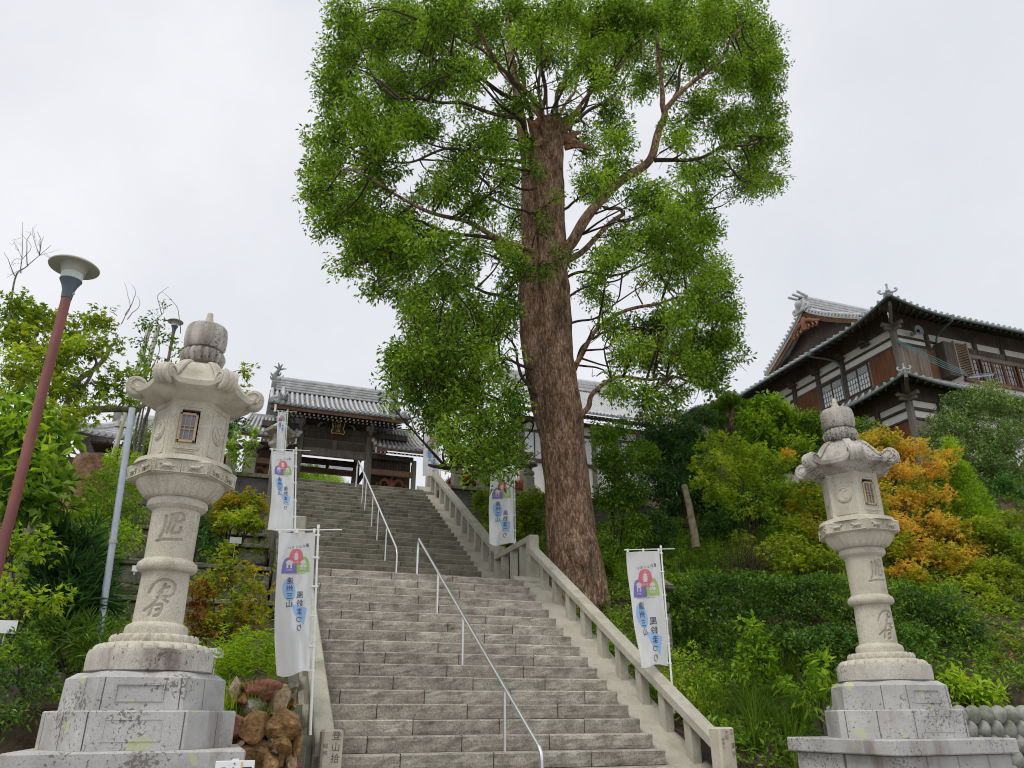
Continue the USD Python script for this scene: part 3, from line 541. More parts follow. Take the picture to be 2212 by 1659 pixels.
def make_lantern(label, loc, top='granite_pale', mid='granite_pale', base='granite_grey'):
    t = thing('stone_lantern', label, 'stone lantern', loc, group='pair of tall stone lanterns')
    S = .76
    mb = MB().box(-S, S, -S, S, 1.17, 1.305, .012); obj('plinth_slab', mb, base, t)
    xs = [-S+.06, -.36, .02, .40, S-.06]
    for i in range(4):
        for fy in (-1, 1):
            obj('plinth_block', MB().box(xs[i]+.003, xs[i+1]-.003, *sorted((fy*(S-.06), fy*.02)), .0, 1.165, .008), base, t)
    def tier(R0, z0, R1, z1, ch, chz, joints):
        mb = MB(); hexblock(mb, R0, z0, R1, z1, ch, chz); p = obj('plinth_tier', mb, base, t)
        fr = MB(); faceframe(fr, 4, R0, -.58, .52, z0+.055, z1-chz-.045, .007, -.002, .005); obj('panel_moulding', fr, base, p)
        jm = MB()
        for (k, s) in joints:
            a, b = facept(k, R0, s-.012, z0+.002, .0008), facept(k, R0, s+.012, z0+.002, .0008); c, d = facept(k, R1, s+.012, z1-chz, .0008), facept(k, R1, s-.012, z1-chz, .0008)
            jm.add([a, b, c, d], [[0, 1, 2, 3]])
        obj('joint', jm, 'mortar', p, kind='stuff')
    tier(.685, 1.306, .685, 1.565, .012, .012, [(4, -.9), (4, .93), (3, .1), (5, .2), (3, -.8)])
    tier(.588, 1.567, .578, 1.832, .075, .045, [(4, -.86), (4, .9), (3, .3), (5, -.1)])
    bowed = lambda r, z, a: (r*(1+.012*np.cos(6*a)), z)
    obj('drum', MB().lathe([(.43, 1.832), (.462, 1.845), (.464, 1.90), (.462, 1.955), (.452, 1.985), (.36, 2.01)], 96, fn=lambda r, z, a: (r*(1+.006*np.sin(12*a)), z+(.012*np.abs(np.sin(6*a)) if True else 0)*(z > 1.94))), 'granite_stained', t, smooth=40)
    pm = petals(MB(), .425, 1.975, 2.045, 24, .032, rtop=.385); pm.lathe([(.41, 1.97), (.40, 2.03), (.345, 2.052)], 64); obj('lotus_petals', pm, mid, t, smooth=50)
    pm = petals(MB(), .322, 2.045, 2.115, 26, .02, rtop=.31); pm.lathe([(.325, 2.04), (.322, 2.10), (.25, 2.122)], 64); obj('lotus_petals', pm, mid, t, smooth=50)
    obj('shaft_foot', MB().lathe([(.225, 2.115), (.238, 2.125), (.238, 2.165), (.228, 2.19), (.205, 2.203), (.192, 2.212)], 72), mid, t, smooth=40)
    obj('shaft', carved_shaft(2.20, 2.63, .191, .183, STROKES_LO, 2.395, 1.2), mid, t, smooth=40)
    obj('shaft_ring', MB().lathe([(.185, 2.612), (.215, 2.618), (.232, 2.635), (.236, 2.66), (.228, 2.688), (.208, 2.702), (.2, 2.712), (.186, 2.716)], 72), mid, t, smooth=40)
    obj('shaft', carved_shaft(2.71, 3.14, .188, .192, STROKES_UP, 2.91, 1.2), mid, t, smooth=40)
    obj('shaft_ring', MB().lathe([(.192, 3.125), (.212, 3.132), (.218, 3.142), (.236, 3.15), (.244, 3.17), (.240, 3.20), (.222, 3.222)], 72), mid, t, smooth=40)
    pm = petals(MB(), .262, 3.225, 3.352, 28, .022, rtop=.352); pm.lathe([(.235, 3.218), (.265, 3.235), (.325, 3.29), (.358, 3.345), (.36, 3.368)], 84); obj('lotus_bowl', pm, mid, t, smooth=50)
    band = obj('zodiac_band', MB().lathe([(.34, 3.355), (.428, 3.362), (.446, 3.478), (.432, 3.49)], 6), mid, t)
    fr = MB(); animals = []
    for k in range(6):
        for s0, s1 in ((-.94, -.02), (.02, .94)):
            faceframe(fr, k, .437, s0, s1, 3.372, 3.474, .008, .0015, .007)
            c = (s0+s1)/2; fl = 1 if (k+int(s0 > 0)) % 2 else -1
            A_ = lambda u, v, o=.004: facept(k, .437, c+.30*fl*u, 3.416+.042*v, o)
            am = MB(); am.tube([A_(-.62, .05), A_(-.4, .2, .010), A_(0, .1, .012), A_(.4, .2, .010), A_(.6, .1)], [.005, .013, .012, .013, .006], 7); am.tube([A_(.45, .2, .008), A_(.68, .62, .009), A_(.95, .55, .006)], [.010, .008, .004], 6); am.tube([A_(.72, .7), A_(.70, .95)], [.004, .001], 5)
            gait = (k*2+int(s0 > 0)) % 3
            for (x0_, x1_, x2_) in ((.4, .55+.2*gait, .8), (.3, .2, .45), (-.45, -.65, -.95+.2*gait), (-.4, -.3, -.6)): am.tube([A_(x0_, .05, .006), A_(x1_, -.45), A_(x2_, -.85)], [.007, .004, .0025], 5)
            am.tube([A_(-.6, .15), A_(-.85, .45-.2*gait), A_(-1.05, .25)], [.004, .003, .001], 5); animals.append(am)
    obj('band_frame', fr, mid, band); [obj('animal_relief', q, mid, band, smooth=True) for q in animals]
    pm = petals(MB(), .40, 3.486, 3.535, 30, .02, rtop=.345); pm.lathe([(.41, 3.482), (.395, 3.525), (.31, 3.552)], 48); obj('lotus_petals', pm, mid, t, smooth=50)
    # fire box: six walls, the front one with a window opening
    R = .312; z0, z1 = 3.545, 4.055
    fb = MB()
    for k in range(6):
        def quad(s0, s1, za, zb):
            p = [facept(k, R, s0, za), facept(k, R, s1, za), facept(k, R, s1, zb), facept(k, R, s0, zb)]; nn = facept(k, R, 0, 0, -.05)-facept(k, R, 0, 0, 0); fb.prism(p, nn, [0, 0, 0])
        if k in (4,):
            quad(-1, -.47, z0, z1); quad(.47, 1, z0, z1); quad(-.47, .47, z0, 3.665); quad(-.47, .47, 3.965, z1)
        else: quad(-1, 1, z0, z1)
    box_ = obj('fire_box', fb, mid, t)
    pn = MB(); faceframe(pn, 4, R, -.66, .66, 3.61, 4.0, .012, .0, .006); faceframe(pn, 4, R, -.5, .5, 3.575, 3.603, .006, .0, .004)
    for k in (3, 5, 0, 1, 2):
        faceframe(pn, k, R, -.74, .74, 3.575, 4.01, .010, .0, .006)
        c = facept(k, R, 0, 3.80, .0); nn = unit(facept(k, R, 0, 0, 1.)-facept(k, R, 0, 0, 0)); sd = np.cross([0, 0, 1.], nn)
        def disc(cx, cz, r, h, seg=28):
            a_ = np.linspace(0, 2*np.pi, seg, endpoint=False); p = [c+sd*(cx+r*math.cos(q))+np.array([0, 0, cz+r*math.sin(q)]) for q in a_]; rl.prism(p, -nn*.004, nn*h)
        rl = MB(); disc(0, 0, .088, .012)
        rl.tube([c+nn*.013+sd*(.072*math.cos(q))+np.array([0, 0, .072*math.sin(q)]) for q in np.linspace(0, 2*np.pi, 25)], .006, 6)
        if k == 3:
            rl.tube(spline([c+nn*.013+sd*(.028+.03*math.cos(q))+np.array([0, 0, .045*math.sin(q)]) for q in np.linspace(1.2, 5.1, 9)], 3), .007, 6)
        else:
            for q in range(3):
                aa = q*2*math.pi/3+math.pi/2; disc(.032*math.cos(aa), .032*math.sin(aa), .026, .019, 16)
                for w_ in (-.5, .5): disc(.052*math.cos(aa+w_*1.1), .052*math.sin(aa+w_*1.1), .014, .018, 12)
        obj('crest', rl, mid, box_, smooth=35)
    obj('panel_moulding', pn, mid, box_)
    obj('interior', MB().lathe([(.2, 3.56), (.2, 4.04)], 6), 'dark_void', box_)
    wd = MB(); wx0, wx1, wz0, wz1 = -.083, .062, 3.668, 3.932; wy = -R*math.cos(math.pi/6)-.004
    for (a, b, c, d) in ((wx0, wx1, wz0, wz0+.02), (wx0, wx1, wz1-.02, wz1), (wx0, wx0+.02, wz0, wz1), (wx1-.02, wx1, wz0, wz1)): wd.box(a, b, wy-.012, wy+.012, c, d, .003)
    for q in (-.035, .008): wd.box(q-.003, q+.003, wy-.008, wy+.006, wz0, wz1, .001)
    for q in (3.782, 3.812): wd.box(wx0, wx1, wy-.009, wy+.007, q-.003, q+.003, .001)
    win = obj('window_frame', wd, 'wood_light', box_); obj('window_pane', MB().box(wx0+.01, wx1-.01, wy+.006, wy+.01, wz0+.01, wz1-.01, .001), 'paper_pane', win)
    # roof: a six-sided cap with upturned scrolls
    seg, ns = 120, 16; an_ = np.arange(seg)*2*np.pi/seg
    corner = np.cos(3*an_)**2                                # 1 at the corners (0, 60, ...), 0 at mid face
    hexr = math.cos(math.pi/6)/np.cos(np.mod(an_, math.pi/3)-math.pi/6)
    Re = .545*(.35*1+.65*hexr)-.03*(1-corner)
    tt = np.linspace(0, 1, ns); prof = []
    for tq in tt:
        rr = .115+(Re-.115)*tq; e_ = sm(.22, .80, tq)
        zc_ = 4.455-.055*tq**1.5-.215*e_-.012*tq+corner**4*.105*tq**5
        prof.append(np.stack([rr*np.cos(an_), rr*np.sin(an_), zc_], -1))
    top_ = np.array(prof); edge = top_[-1]; lower = edge.copy(); lower[:, 2] -= .045; lower[:, :2] *= .985
    low2 = lower.copy(); low2[:, :2] *= .955; low2[:, 2] -= .012
    mid_ = low2.copy(); mid_[:, :2] *= .80; mid_[:, 2] = mid_[:, 2]*.35+4.048*.65; inn = low2.copy(); inn[:, :2] *= .55; inn[:, 2] = 4.04
    rings = np.concatenate([top_, [lower, low2, mid_, inn]], 0); rings = np.concatenate([rings, rings[:, :1]], 1)
    rf = MB().grid(rings, flip=True); rf_ = obj('roof_cap', rf, top, t, smooth=38)
    rb_ = MB()
    for k in range(6):
        a = k*math.pi/3; d = np.array([math.cos(a), math.sin(a), 0]); s = np.array([-math.sin(a), math.cos(a), 0]); kk = int(round(a/(2*np.pi)*seg)) % seg
        line = [top_[i, kk] for i in range(1, ns-2)]
        sc = d*.498+np.array([0, 0, 4.212])
        for o in (-.040, 0, .040): rb_.tube(spline([p+s*o*min(1, .4+i/7)+[0, 0, .004] for i, p in enumerate(line[::3])]+[sc+s*o+d*(-.05)+[0, 0, .062]], 3), .019, 8)
        W_ = np.linspace(-.066, .066, 25); rp = .079+.010*np.abs(np.sin(3*np.pi*(W_+.066)/.132))**.7; rp[[0, -1]] = .074; aa = np.linspace(0, 2*np.pi, 33)
        rb_.grid(np.array([[sc+s*w_+d*(r_*math.cos(q))+np.array([0, 0, 1.04*r_*math.sin(q)]) for q in aa] for w_, r_ in zip(W_, rp)]), flip=True)
        for side in (-1, 1):
            fan = np.vstack([[sc+s*side*.064+d*(.076*math.cos(q))+np.array([0, 0, .079*math.sin(q)]) for q in aa[:-1]], [sc+s*side*.070]]); n_ = len(aa)-1
            rb_.add(fan, [[j, (j+1) % n_, n_][::-side] for j in range(n_)])
            rb_.tube([sc+s*side*.069+d*((.068-.0088*q)*math.cos(2.6-q))+np.array([0, 0, (.070-.0088*q)*math.sin(2.6-q)]) for q in np.linspace(0, 7, 30)], .0085, 6)
    obj('corner_scroll', rb_, top, rf_, smooth=45)
    obj('finial_neck', MB().lathe([(.15, 4.43), (.155, 4.45), (.132, 4.475), (.118, 4.495), (.135, 4.51)], 48), top, t, smooth=45)
    pm = petals(MB(), .165, 4.50, 4.63, 18, .036, rtop=.165); pm.lathe([(.13, 4.495), (.17, 4.53), (.175, 4.59), (.14, 4.65)], 48); obj('finial_lotus', pm, 'granite_stained', t, smooth=50)
    obj('finial_bowl', MB().lathe([(.12, 4.642), (.163, 4.652), (.184, 4.685), (.190, 4.75), (.187, 4.82), (.178, 4.872), (.166, 4.888), (.06, 4.900)], 48), 'granite_stained', t, smooth=40)
    obj('finial_tip', MB().lathe([(.075, 4.893), (.056, 4.92), (.038, 4.965), (.029, 5.01), (.025, 5.045), (.012, 5.052)], 24), top, t, smooth=45)
    return t
make_lantern('tall pale stone lantern with wooden window on hexagonal plinth, beside the red rock wall', (-5.56, -1.38, 0))
make_lantern('tall pale stone lantern with stained roof, on its plinth before the wall of round cobbles', (1.567, -1.63, 0), top='granite_stained')

# ---------------------------------------------------------------- tiled roofs
def tiled_roof(par, E0, E1, R0, R1, n, r, sag, m, courses=12, upturn=0., th=.07, name='tile_roll', rm=None, u0=.0, u1=1., disc=True):
    E0, E1, R0, R1 = map(lambda q: np.asarray(q, float), (E0, E1, R0, R1))
    def pt(u, t):
        e = E0+(E1-E0)*u; e = e+[0, 0, upturn*abs(2*u-1)**4]; q = e+((R0+(R1-R0)*u)-e)*t; return q-[0, 0, sag*math.sin(math.pi*max(t, 0)**.8)]
    nu = 24; rows = []
    for c in range(courses):
        for t, dz in ((c/courses, r*.55), ((c+1)/courses-.001, r*.12)): rows.append([pt(u, t)+[0, 0, dz] for u in np.linspace(0, 1, nu)])
    mb = MB().grid(np.array(rows))
    lo = np.array([[pt(u, t)-[0, 0, th] for u in np.linspace(0, 1, nu)] for t in np.linspace(0, 1, 6)]); mb.grid(lo, flip=True)
    mb.grid(np.array([rows[0], lo[0].tolist()]), flip=True)
    for u in (0, 1): mb.grid(np.array([[pt(u, t)+[0, 0, r*.35] for t in np.linspace(0, 1, 8)], [pt(u, t)-[0, 0, th] for t in np.linspace(0, 1, 8)]]), flip=u == 0)
    roof = obj('roof_surface', mb, rm or m, par)
    for k in range(n):
        u = u0+(u1-u0)*(k+.5)/n; T = np.linspace(-.012, 1, 9); q = [pt(u, t)+[0, 0, r*.55] for t in T]
        mb = MB().tube(q, r, 8)
        if disc: d = unit(np.array(q[0])-q[1]); mb.tube([q[0]-d*r*.3, q[0]+d*r*.35], r*1.22, 10)
        obj(name, mb, m, par, smooth=40)
    return pt
def ridge(par, a, b, h, w, m, layers=4, cap=True, name='ridge'):
    a, b = np.asarray(a, float), np.asarray(b, float); mb = MB()
    for k in range(layers):
        z = h*k/layers; ww = w*(1-.35*k/layers)*(1.0 if k % 2 else 1.12); mb.bar(a+[0, 0, z+h/layers/2], b+[0, 0, z+h/layers/2], ww, h/layers*.92, .005)
    if cap: mb.tube([a+[0, 0, h], b+[0, 0, h]], w*.36, 10)
    return obj(name, mb, m, par)

# ---------------------------------------------------------------- temple gate at the head of the steps
G = thing('temple_gate', 'wooden temple gate with grey tiled roof and hanging name board above the steps', 'gate')
def pillar(x, y, r, z1, z0=7.6, m='timber_grey'): obj('pillar', MB().tube([(x, y, z0), (x, y, z1)], r, 20), m, G, smooth=40)
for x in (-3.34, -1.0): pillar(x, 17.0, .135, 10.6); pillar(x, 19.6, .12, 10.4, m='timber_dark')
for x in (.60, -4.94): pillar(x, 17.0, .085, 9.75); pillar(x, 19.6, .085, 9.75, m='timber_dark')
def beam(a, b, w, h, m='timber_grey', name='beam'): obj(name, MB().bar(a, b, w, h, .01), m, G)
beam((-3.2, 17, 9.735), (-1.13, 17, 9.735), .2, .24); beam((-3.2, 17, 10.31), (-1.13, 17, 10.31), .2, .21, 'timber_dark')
beam((-3.2, 17.02, 9.87), (-1.13, 17.02, 9.87), .12, .03); beam((-3.2, 17.02, 10.19), (-1.13, 17.02, 10.19), .12, .04)
beam((-2.17, 17.01, 9.88), (-2.17, 17.01, 10.18), .14, .1)
for a, b in ((-3.19, -2.24), (-2.10, -1.14)):
    for k in range(27): obj('lattice_slat', MB().box(a+(b-a)*(k+.5)/27-.008, a+(b-a)*(k+.5)/27+.008, 17.0, 17.03, 9.885, 10.17, .001), 'timber_grey', G)
beam((-4.6, 17, 10.52), (.3, 17, 10.52), .26, .2, 'timber_dark'); obj('transom_panel', MB().box(-3.2, -1.13, 17.06, 17.1, 10.4, 10.95, .004), 'timber_dark', G)
beam((-3.2, 19.6, 10.22), (-1.1, 19.6, 10.22), .16, .2, 'timber_dark'); beam((-3.2, 19.6, 9.87), (-1.1, 19.6, 9.87), .16, .2, 'timber_brown')
beam((-2.07, 19.6, 9.95), (-2.07, 19.6, 10.15), .12, .16, 'timber_dark')
for a, b in ((-3.05, -2.15), (-2.0, -1.12)):
    for k in range(24): obj('lattice_slat', MB().box(a+(b-a)*(k+.5)/24-.009, a+(b-a)*(k+.5)/24+.009, 19.58, 19.62, 9.95, 10.14, .001), 'timber_dark', G)
for x in (-3.34, -1.0): beam((x, 17.1, 10.3), (x, 19.6, 10.3), .16, .25, 'timber_dark'); beam((x, 17.1, 9.4), (x, 19.6, 9.4), .1, .16, 'timber_dark')
obj('ceiling', MB().box(-3.4, -.95, 17.1, 19.6, 10.44, 10.48, .004), 'timber_dark', G)
obj('door_leaf', MB().box(-1.2, -1.13, 17.9, 19.3, 7.74, 9.75, .01), 'timber_dark', G)
for sx in (1, -1):                                          # side bays
    X_ = lambda x: (x if sx > 0 else -4.34-x)
    obj('side_wall', MB().box(*sorted((X_(-.88), X_(.55))), 17.35, 17.4, 7.74, 9.9, .005), 'timber_dark', G)
    beam((X_(-.9), 17, 9.79), (X_(.56), 17, 9.79), .14, .16, 'timber_dark'); beam((X_(-.9), 17, 9.24), (X_(.56), 17, 9.24), .14, .19, 'timber_brown')
    for k in range(26): obj('lattice_slat', MB().box(X_(-.86)+sx*1.4*(k+.5)/26-.009, X_(-.86)+sx*1.4*(k+.5)/26+.009, 17.0, 17.03, 9.34, 9.62, .001), 'timber_dark', G)
    c = np.array([X_(-.12), 17.2, 8.86]); cv = MB()
    for s in (-1, 1):
        cv.tube(spline([c+[0, 0, -.12], c+[s*.08, -.02, .08], c+[s*.22, -.03, .20], c+[s*.36, -.02, .14], c+[s*.38, 0, -.02], c+[s*.30, .01, -.06]], 5), np.linspace(.085, .035, 26), 8)
        cv.tube(spline([c+[s*.45, 0, -.16], c+[s*.52, -.02, .02], c+[s*.42, -.03, .06]], 5), np.linspace(.05, .025, 11), 7)
    cv.tube(spline([c+[0, 0, -.15], c+[.02, -.03, .1], c+[-.03, -.02, .22], c+[.03, 0, .33]], 5), np.linspace(.11, .03, 16), 8)
    obj('wave_carving', cv, 'carving_wood', G, smooth=50)
    pt = tiled_roof(G, (X_(-.98), 16.4, 9.98), (X_(.98), 16.4, 9.98), (X_(-.75), 17.6, 10.95), (X_(.62), 17.6, 10.95), 12, .045, .13, 'roof_tile', 10, upturn=.10, rm='roof_tile_dark')
    for k, e in ((0, X_(-.98)), (1, X_(.98))): obj('verge_roll', MB().tube([pt(k, t)+[0, 0, .08] for t in np.linspace(0, 1, 8)], .055, 8), 'roof_tile', G, smooth=40)
    obj('ridge', MB().bar((X_(-.80), 17.62, 10.98), (X_(.66), 17.62, 10.98), .14, .16), 'roof_tile', G)
    obj('fascia', MB().box(*sorted((X_(-.9), X_(.93))), 16.43, 16.47, 9.86, 9.975, .005), 'timber_brown', G)
    for k in range(13):
        x = X_(-.82)+sx*1.66*k/12; rf = obj('rafter', MB().bar((x, 16.5, 9.80), (x, 17.3, 10.08), .05, .05), 'timber_dark', G); obj('rafter_end', MB().box(x-.024, x+.024, 16.485, 16.497, 9.775, 9.822, .002), 'paint_white', rf)
    obj('eave_board', MB().box(X_(-.86)-.02, X_(-.86)+.02, 16.40, 16.43, 9.74, 9.93, .003), 'paint_white', G)
# main roof
pt = tiled_roof(G, (-4.50, 15.8, 10.86), (.16, 15.8, 10.86), (-4.45, 18.0, 12.16), (.11, 18.0, 12.16), 27, .048, .17, 'roof_tile', 16, upturn=.05, rm='roof_tile_dark')
tiled_roof(G, (.16, 20.2, 10.86), (-4.50, 20.2, 10.86), (.11, 18.0, 12.16), (-4.45, 18.0, 12.16), 14, .048, .17, 'roof_tile', 6, upturn=.05)
ridge(G, (-4.25, 18, 12.12), (-.1, 18, 12.12), .46, .34, 'roof_tile', 9)
for x in (-4.42, .08): obj('verge_roll', MB().tube([pt((x+4.5)/4.66, t)+[0, 0, .085] for t in np.linspace(0, 1, 9)], .06, 8), 'roof_tile', G, smooth=40)
for x in (-4.05, -.29):                                     # descending ridges with ogre tiles
    u = (x+4.5)/4.66; q = [pt(u, t)+[0, 0, .09] for t in np.linspace(.22, 1, 8)]
    mb = MB(); mb.tube(q, .085, 8); mb.tube([p+[0, 0, .1] for p in q], .06, 8); obj('descending_ridge', mb, 'roof_tile', G, smooth=40)
    o = q[0]+[0, -.04, .02]; mb = MB(); mb.box(o[0]-.15, o[0]+.15, o[1]-.04, o[1]+.05, o[2]-.16, o[2]+.20, .05)
    mb.tm(trimesh.creation.icosphere(2, .10).apply_translation(o+[0, -.06, .06])); mb.tm(trimesh.creation.icosphere(1, .05).apply_translation(o+[0, -.14, .02]))
    for s in (-1, 1):
        mb.tube([o+[s*.06, -.05, .14], o+[s*.11, -.05, .22], o+[s*.13, -.05, .30]], [.035, .025, .006], 7); mb.tm(trimesh.creation.icosphere(1, .028).apply_translation(o+[s*.05, -.135, .085])); mb.tube([o+[s*.15, -.02, -.14], o+[s*.22, -.02, -.1], o+[s*.2, -.02, -.02]], .04, 7)
    obj('ogre_tile', mb, 'roof_tile_dark', G, smooth=40)
    mb = MB(); o2 = pt((x+4.5)/4.66-.055*(1 if x < -2 else -1), .1)+[0, 0, .13]; mb.tube([o2-[0, 0, .1], o2+[0, 0, .02]], .05, 10); mb.tm(trimesh.creation.icosphere(2, .085).apply_scale([1, 1, .7]).apply_translation(o2+[0, 0, .06])); obj('roof_jewel', mb, 'roof_tile', G, smooth=40)
for x, s in ((-4.27, 1), (-.07, -1)):                        # fish-shaped finials
    mb = MB(); b = np.array([x, 18.0, 12.5])
    mb.box(x-.16, x+.16, 17.86, 18.14, 12.12, 12.5, .04)
    body = spline([b+[s*.12, 0, .02], b+[-s*.02, 0, .06], b+[-s*.08, 0, .18], b+[-s*.02, 0, .34], b+[s*.05, 0, .47]], 6); mb.tube(body, np.linspace(.15, .05, len(body)), 12)
    mb.tube(spline([b+[s*.1, 0, 0], b+[s*.22, 0, .05], b+[s*.28, 0, .02]], 4), np.linspace(.11, .04, 9), 8)
    tp = b+[s*.05, 0, .47]
    for dx, dz, w in ((-.20, .10, .05), (-.08, .26, .05), (.10, .22, .05), (.24, .06, .045)): mb.tube(spline([tp, tp+[dx*.55, 0, dz*.75], tp+[dx, 0, dz]], 4), np.linspace(w, .012, 9), 6)
    for dx, dz in ((-.2, .25), (-.2, .1), (.1, .3), (.18, .2)): mb.tube([b+[dx*.4*1, 0, dz-.08], b+[dx, 0, dz], b+[dx*1.2, 0, dz+.08]], [.05, .035, .008], 6)
    obj('fish_finial', mb, 'roof_tile_dark', G, smooth=40)
obj('fascia', MB().box(-4.42, .08, 15.84, 15.88, 10.68, 10.86, .008), 'timber_brown', G)
for x in (-4.40, .06): obj('bargeboard', MB().bar((x, 15.9, 10.7), (x, 18.0, 12.0), .05, .16), 'timber_brown', G)
obj('eave_board', MB().box(-4.31, -4.24, 15.80, 15.84, 10.55, 10.80, .004), 'paint_white', G)
for k in range(29):
    x = -4.2+4.06*k/28
    for y0, z0, y1, z1, dx in ((16.0, 10.655, 17.4, 11.1, 0), (16.32, 10.70, 17.4, 11.02, .07)):
        rf = obj('rafter', MB().bar((x+dx, y0, z0-(.02 if dx else 0)), (x+dx, y1, z1), .05, .055), 'timber_dark', G); obj('rafter_end', MB().box(x+dx-.025, x+dx+.025, y0-.016, y0-.004, z0-.05-(.02 if dx else 0)+.022, z0+.028-(.02 if dx else 0), .002), 'paint_white', rf)
obj('soffit', MB().add([[-4.35, 15.9, 10.74], [.02, 15.9, 10.74], [.02, 17.6, 11.25], [-4.35, 17.6, 11.25]], [[0, 1, 2, 3]]), 'timber_dark', G)
for x in (-3.34, -1.0):                                      # carved beam noses and bracket sets
    mb = MB(); mb.tube(spline([(x, 17.0, 10.55), (x, 16.7, 10.58), (x, 16.52, 10.7), (x, 16.45, 10.86)], 4), np.linspace(.085, .05, 13), 8); mb.box(x-.08, x+.08, 16.42, 16.55, 10.74, 10.90, .02); mb.box(x-.11, x+.11, 16.46, 16.58, 10.84, 10.90, .02); obj('beam_nose', mb, 'timber_grey', G, smooth=45)
    for s in (-1, 1):
        obj('bracket', MB().tube(spline([(x+s*.12, 16.98, 10.3), (x+s*.35, 16.96, 10.42), (x+s*.5, 16.95, 10.62)], 4), np.linspace(.10, .05, 9), 8), 'timber_dark', G, smooth=45)
        obj('carved_nose', MB().tube(spline([(x+s*.55, 16.9, 10.62), (x+s*.62, 16.85, 10.72), (x+s*.78, 16.85, 10.76)], 4), np.linspace(.05, .012, 9), 6), 'timber_grey', G, smooth=45)
# name board
pl = thing('name_board', 'black name board with gold characters hanging under the gate eaves', 'sign'); px_, py_, pz_ = -2.15, 16.55, 10.58
tl = .12
def board(x, z, o=0.): return [px_+x, py_-(z)*tl-o, pz_+z]
mb = MB(); mb.prism([board(-.17, -.25), board(.17, -.25), board(.19, .25), board(-.19, .25)], [0, .03, 0], [0, 0, 0]); obj('board', mb, 'black_lacquer', pl)
mb = MB()
for s in (-1, 1):
    mb.tube(spline([board(s*.18, -.29, .01), board(s*.215, -.2, .01), board(s*.17, -.08, .01), board(s*.20, .05, .01), board(s*.19, .15, .01), board(s*.225, .28, .01)], 4), .017, 6)
mb.tube([board(-.21, .285, .01), board(-.08, .26, .01), board(0, .275, .01), board(.08, .26, .01), board(.21, .285, .01)], .016, 6); mb.tube([board(-.2, -.285, .01), board(-.08, -.25, .01), board(0, -.26, .01), board(.08, -.25, .01), board(.2, -.285, .01)], .016, 6)
obj('frame', mb, 'gold', pl, smooth=45)
for k, ch in enumerate('萬松山'):
    v, f = fill(affinity.scale(glyphs(ch, 3), .135, .135, origin=(0, 0))); v = v-(v.max(0)+v.min(0))/2
    obj('lettering', (np.array([board(a+.01, b+.155-.15*k, .006) for a, b in v]), f), 'gold', pl)
v, f = fill(sbox(-.115, -.08, -.105, .12)); obj('lettering', (np.array([board(a, b, .006) for a, b in v]), f), 'gold', pl)

# ---------------------------------------------------------------- two-storey hall on the right
B = thing('temple_hall', 'two-storey white-walled temple hall with dark timber frame and upswept tiled eaves on the right', 'building')
bb = lambda nm, x0, x1, y0, y1, z0, z1, m, par=B, c=.006: obj(nm, MB().box(x0, x1, y0, y1, z0, z1, c), m, par)
XL, YF = 18.5, 12.0
bb('plaster_wall', XL+.06, 30, YF+.06, 22, 9.0, 16.2, 'plaster')                       # the body behind the frame
def lpost(y, z0, z1, w=.2, m='timber_dark'): bb('post', XL-.05, XL+.1, y-w/2, y+w/2, z0, z1, m)
def fpost(x, z0, z1, w=.16, m='timber_dark'): bb('post', x-w/2, x+w/2, YF-.05, YF+.1, z0, z1, m)
for y in (14.9, 16.42, 18.0, 19.6, 21.4): lpost(y, 13.3, 15.95)
bb('corner_post', XL-.06, XL+.14, YF-.06, YF+.14, 9.2, 15.95, 'timber_grey')
for z, h, m in ((15.30, .065, 'timber_dark'), (14.91, .10, 'timber_dark'), (15.78, .16, 'timber_dark'), (13.62, .2, 'timber_dark')): bb('beam', XL-.035, XL+.1, YF+.15, 22, z-h/2, z+h/2, m)
bb('eave_board', XL-.03, XL+.1, YF+.15, 22, 15.72, 16.75, 'timber_dark'); bb('eave_board', XL+.15, 30, YF-.03, YF+.1, 15.74, 16.75, 'timber_dark'); bb('eave_board', XL-.03, XL+.1, YF+.15, 22, 12.60, 13.5, 'timber_dark'); bb('eave_board', XL+.15, 30, YF-.03, YF+.1, 12.64, 13.5, 'timber_dark')
def planks(x, y0, y1, z0, z1, m, n):
    for k in range(n): bb('wall_plank', x-.02, x+.05, y0+(y1-y0)*k/n+.003, y0+(y1-y0)*(k+1)/n-.003, z0, z1, m, c=.004)
planks(XL, 12.15, 13.45, 13.7, 14.87, 'plank_red', 9); planks(XL, 16.54, 17.9, 13.7, 14.87, 'plank_red', 9); planks(XL, 19.7, 21.3, 13.7, 14.87, 'plank_red', 9)
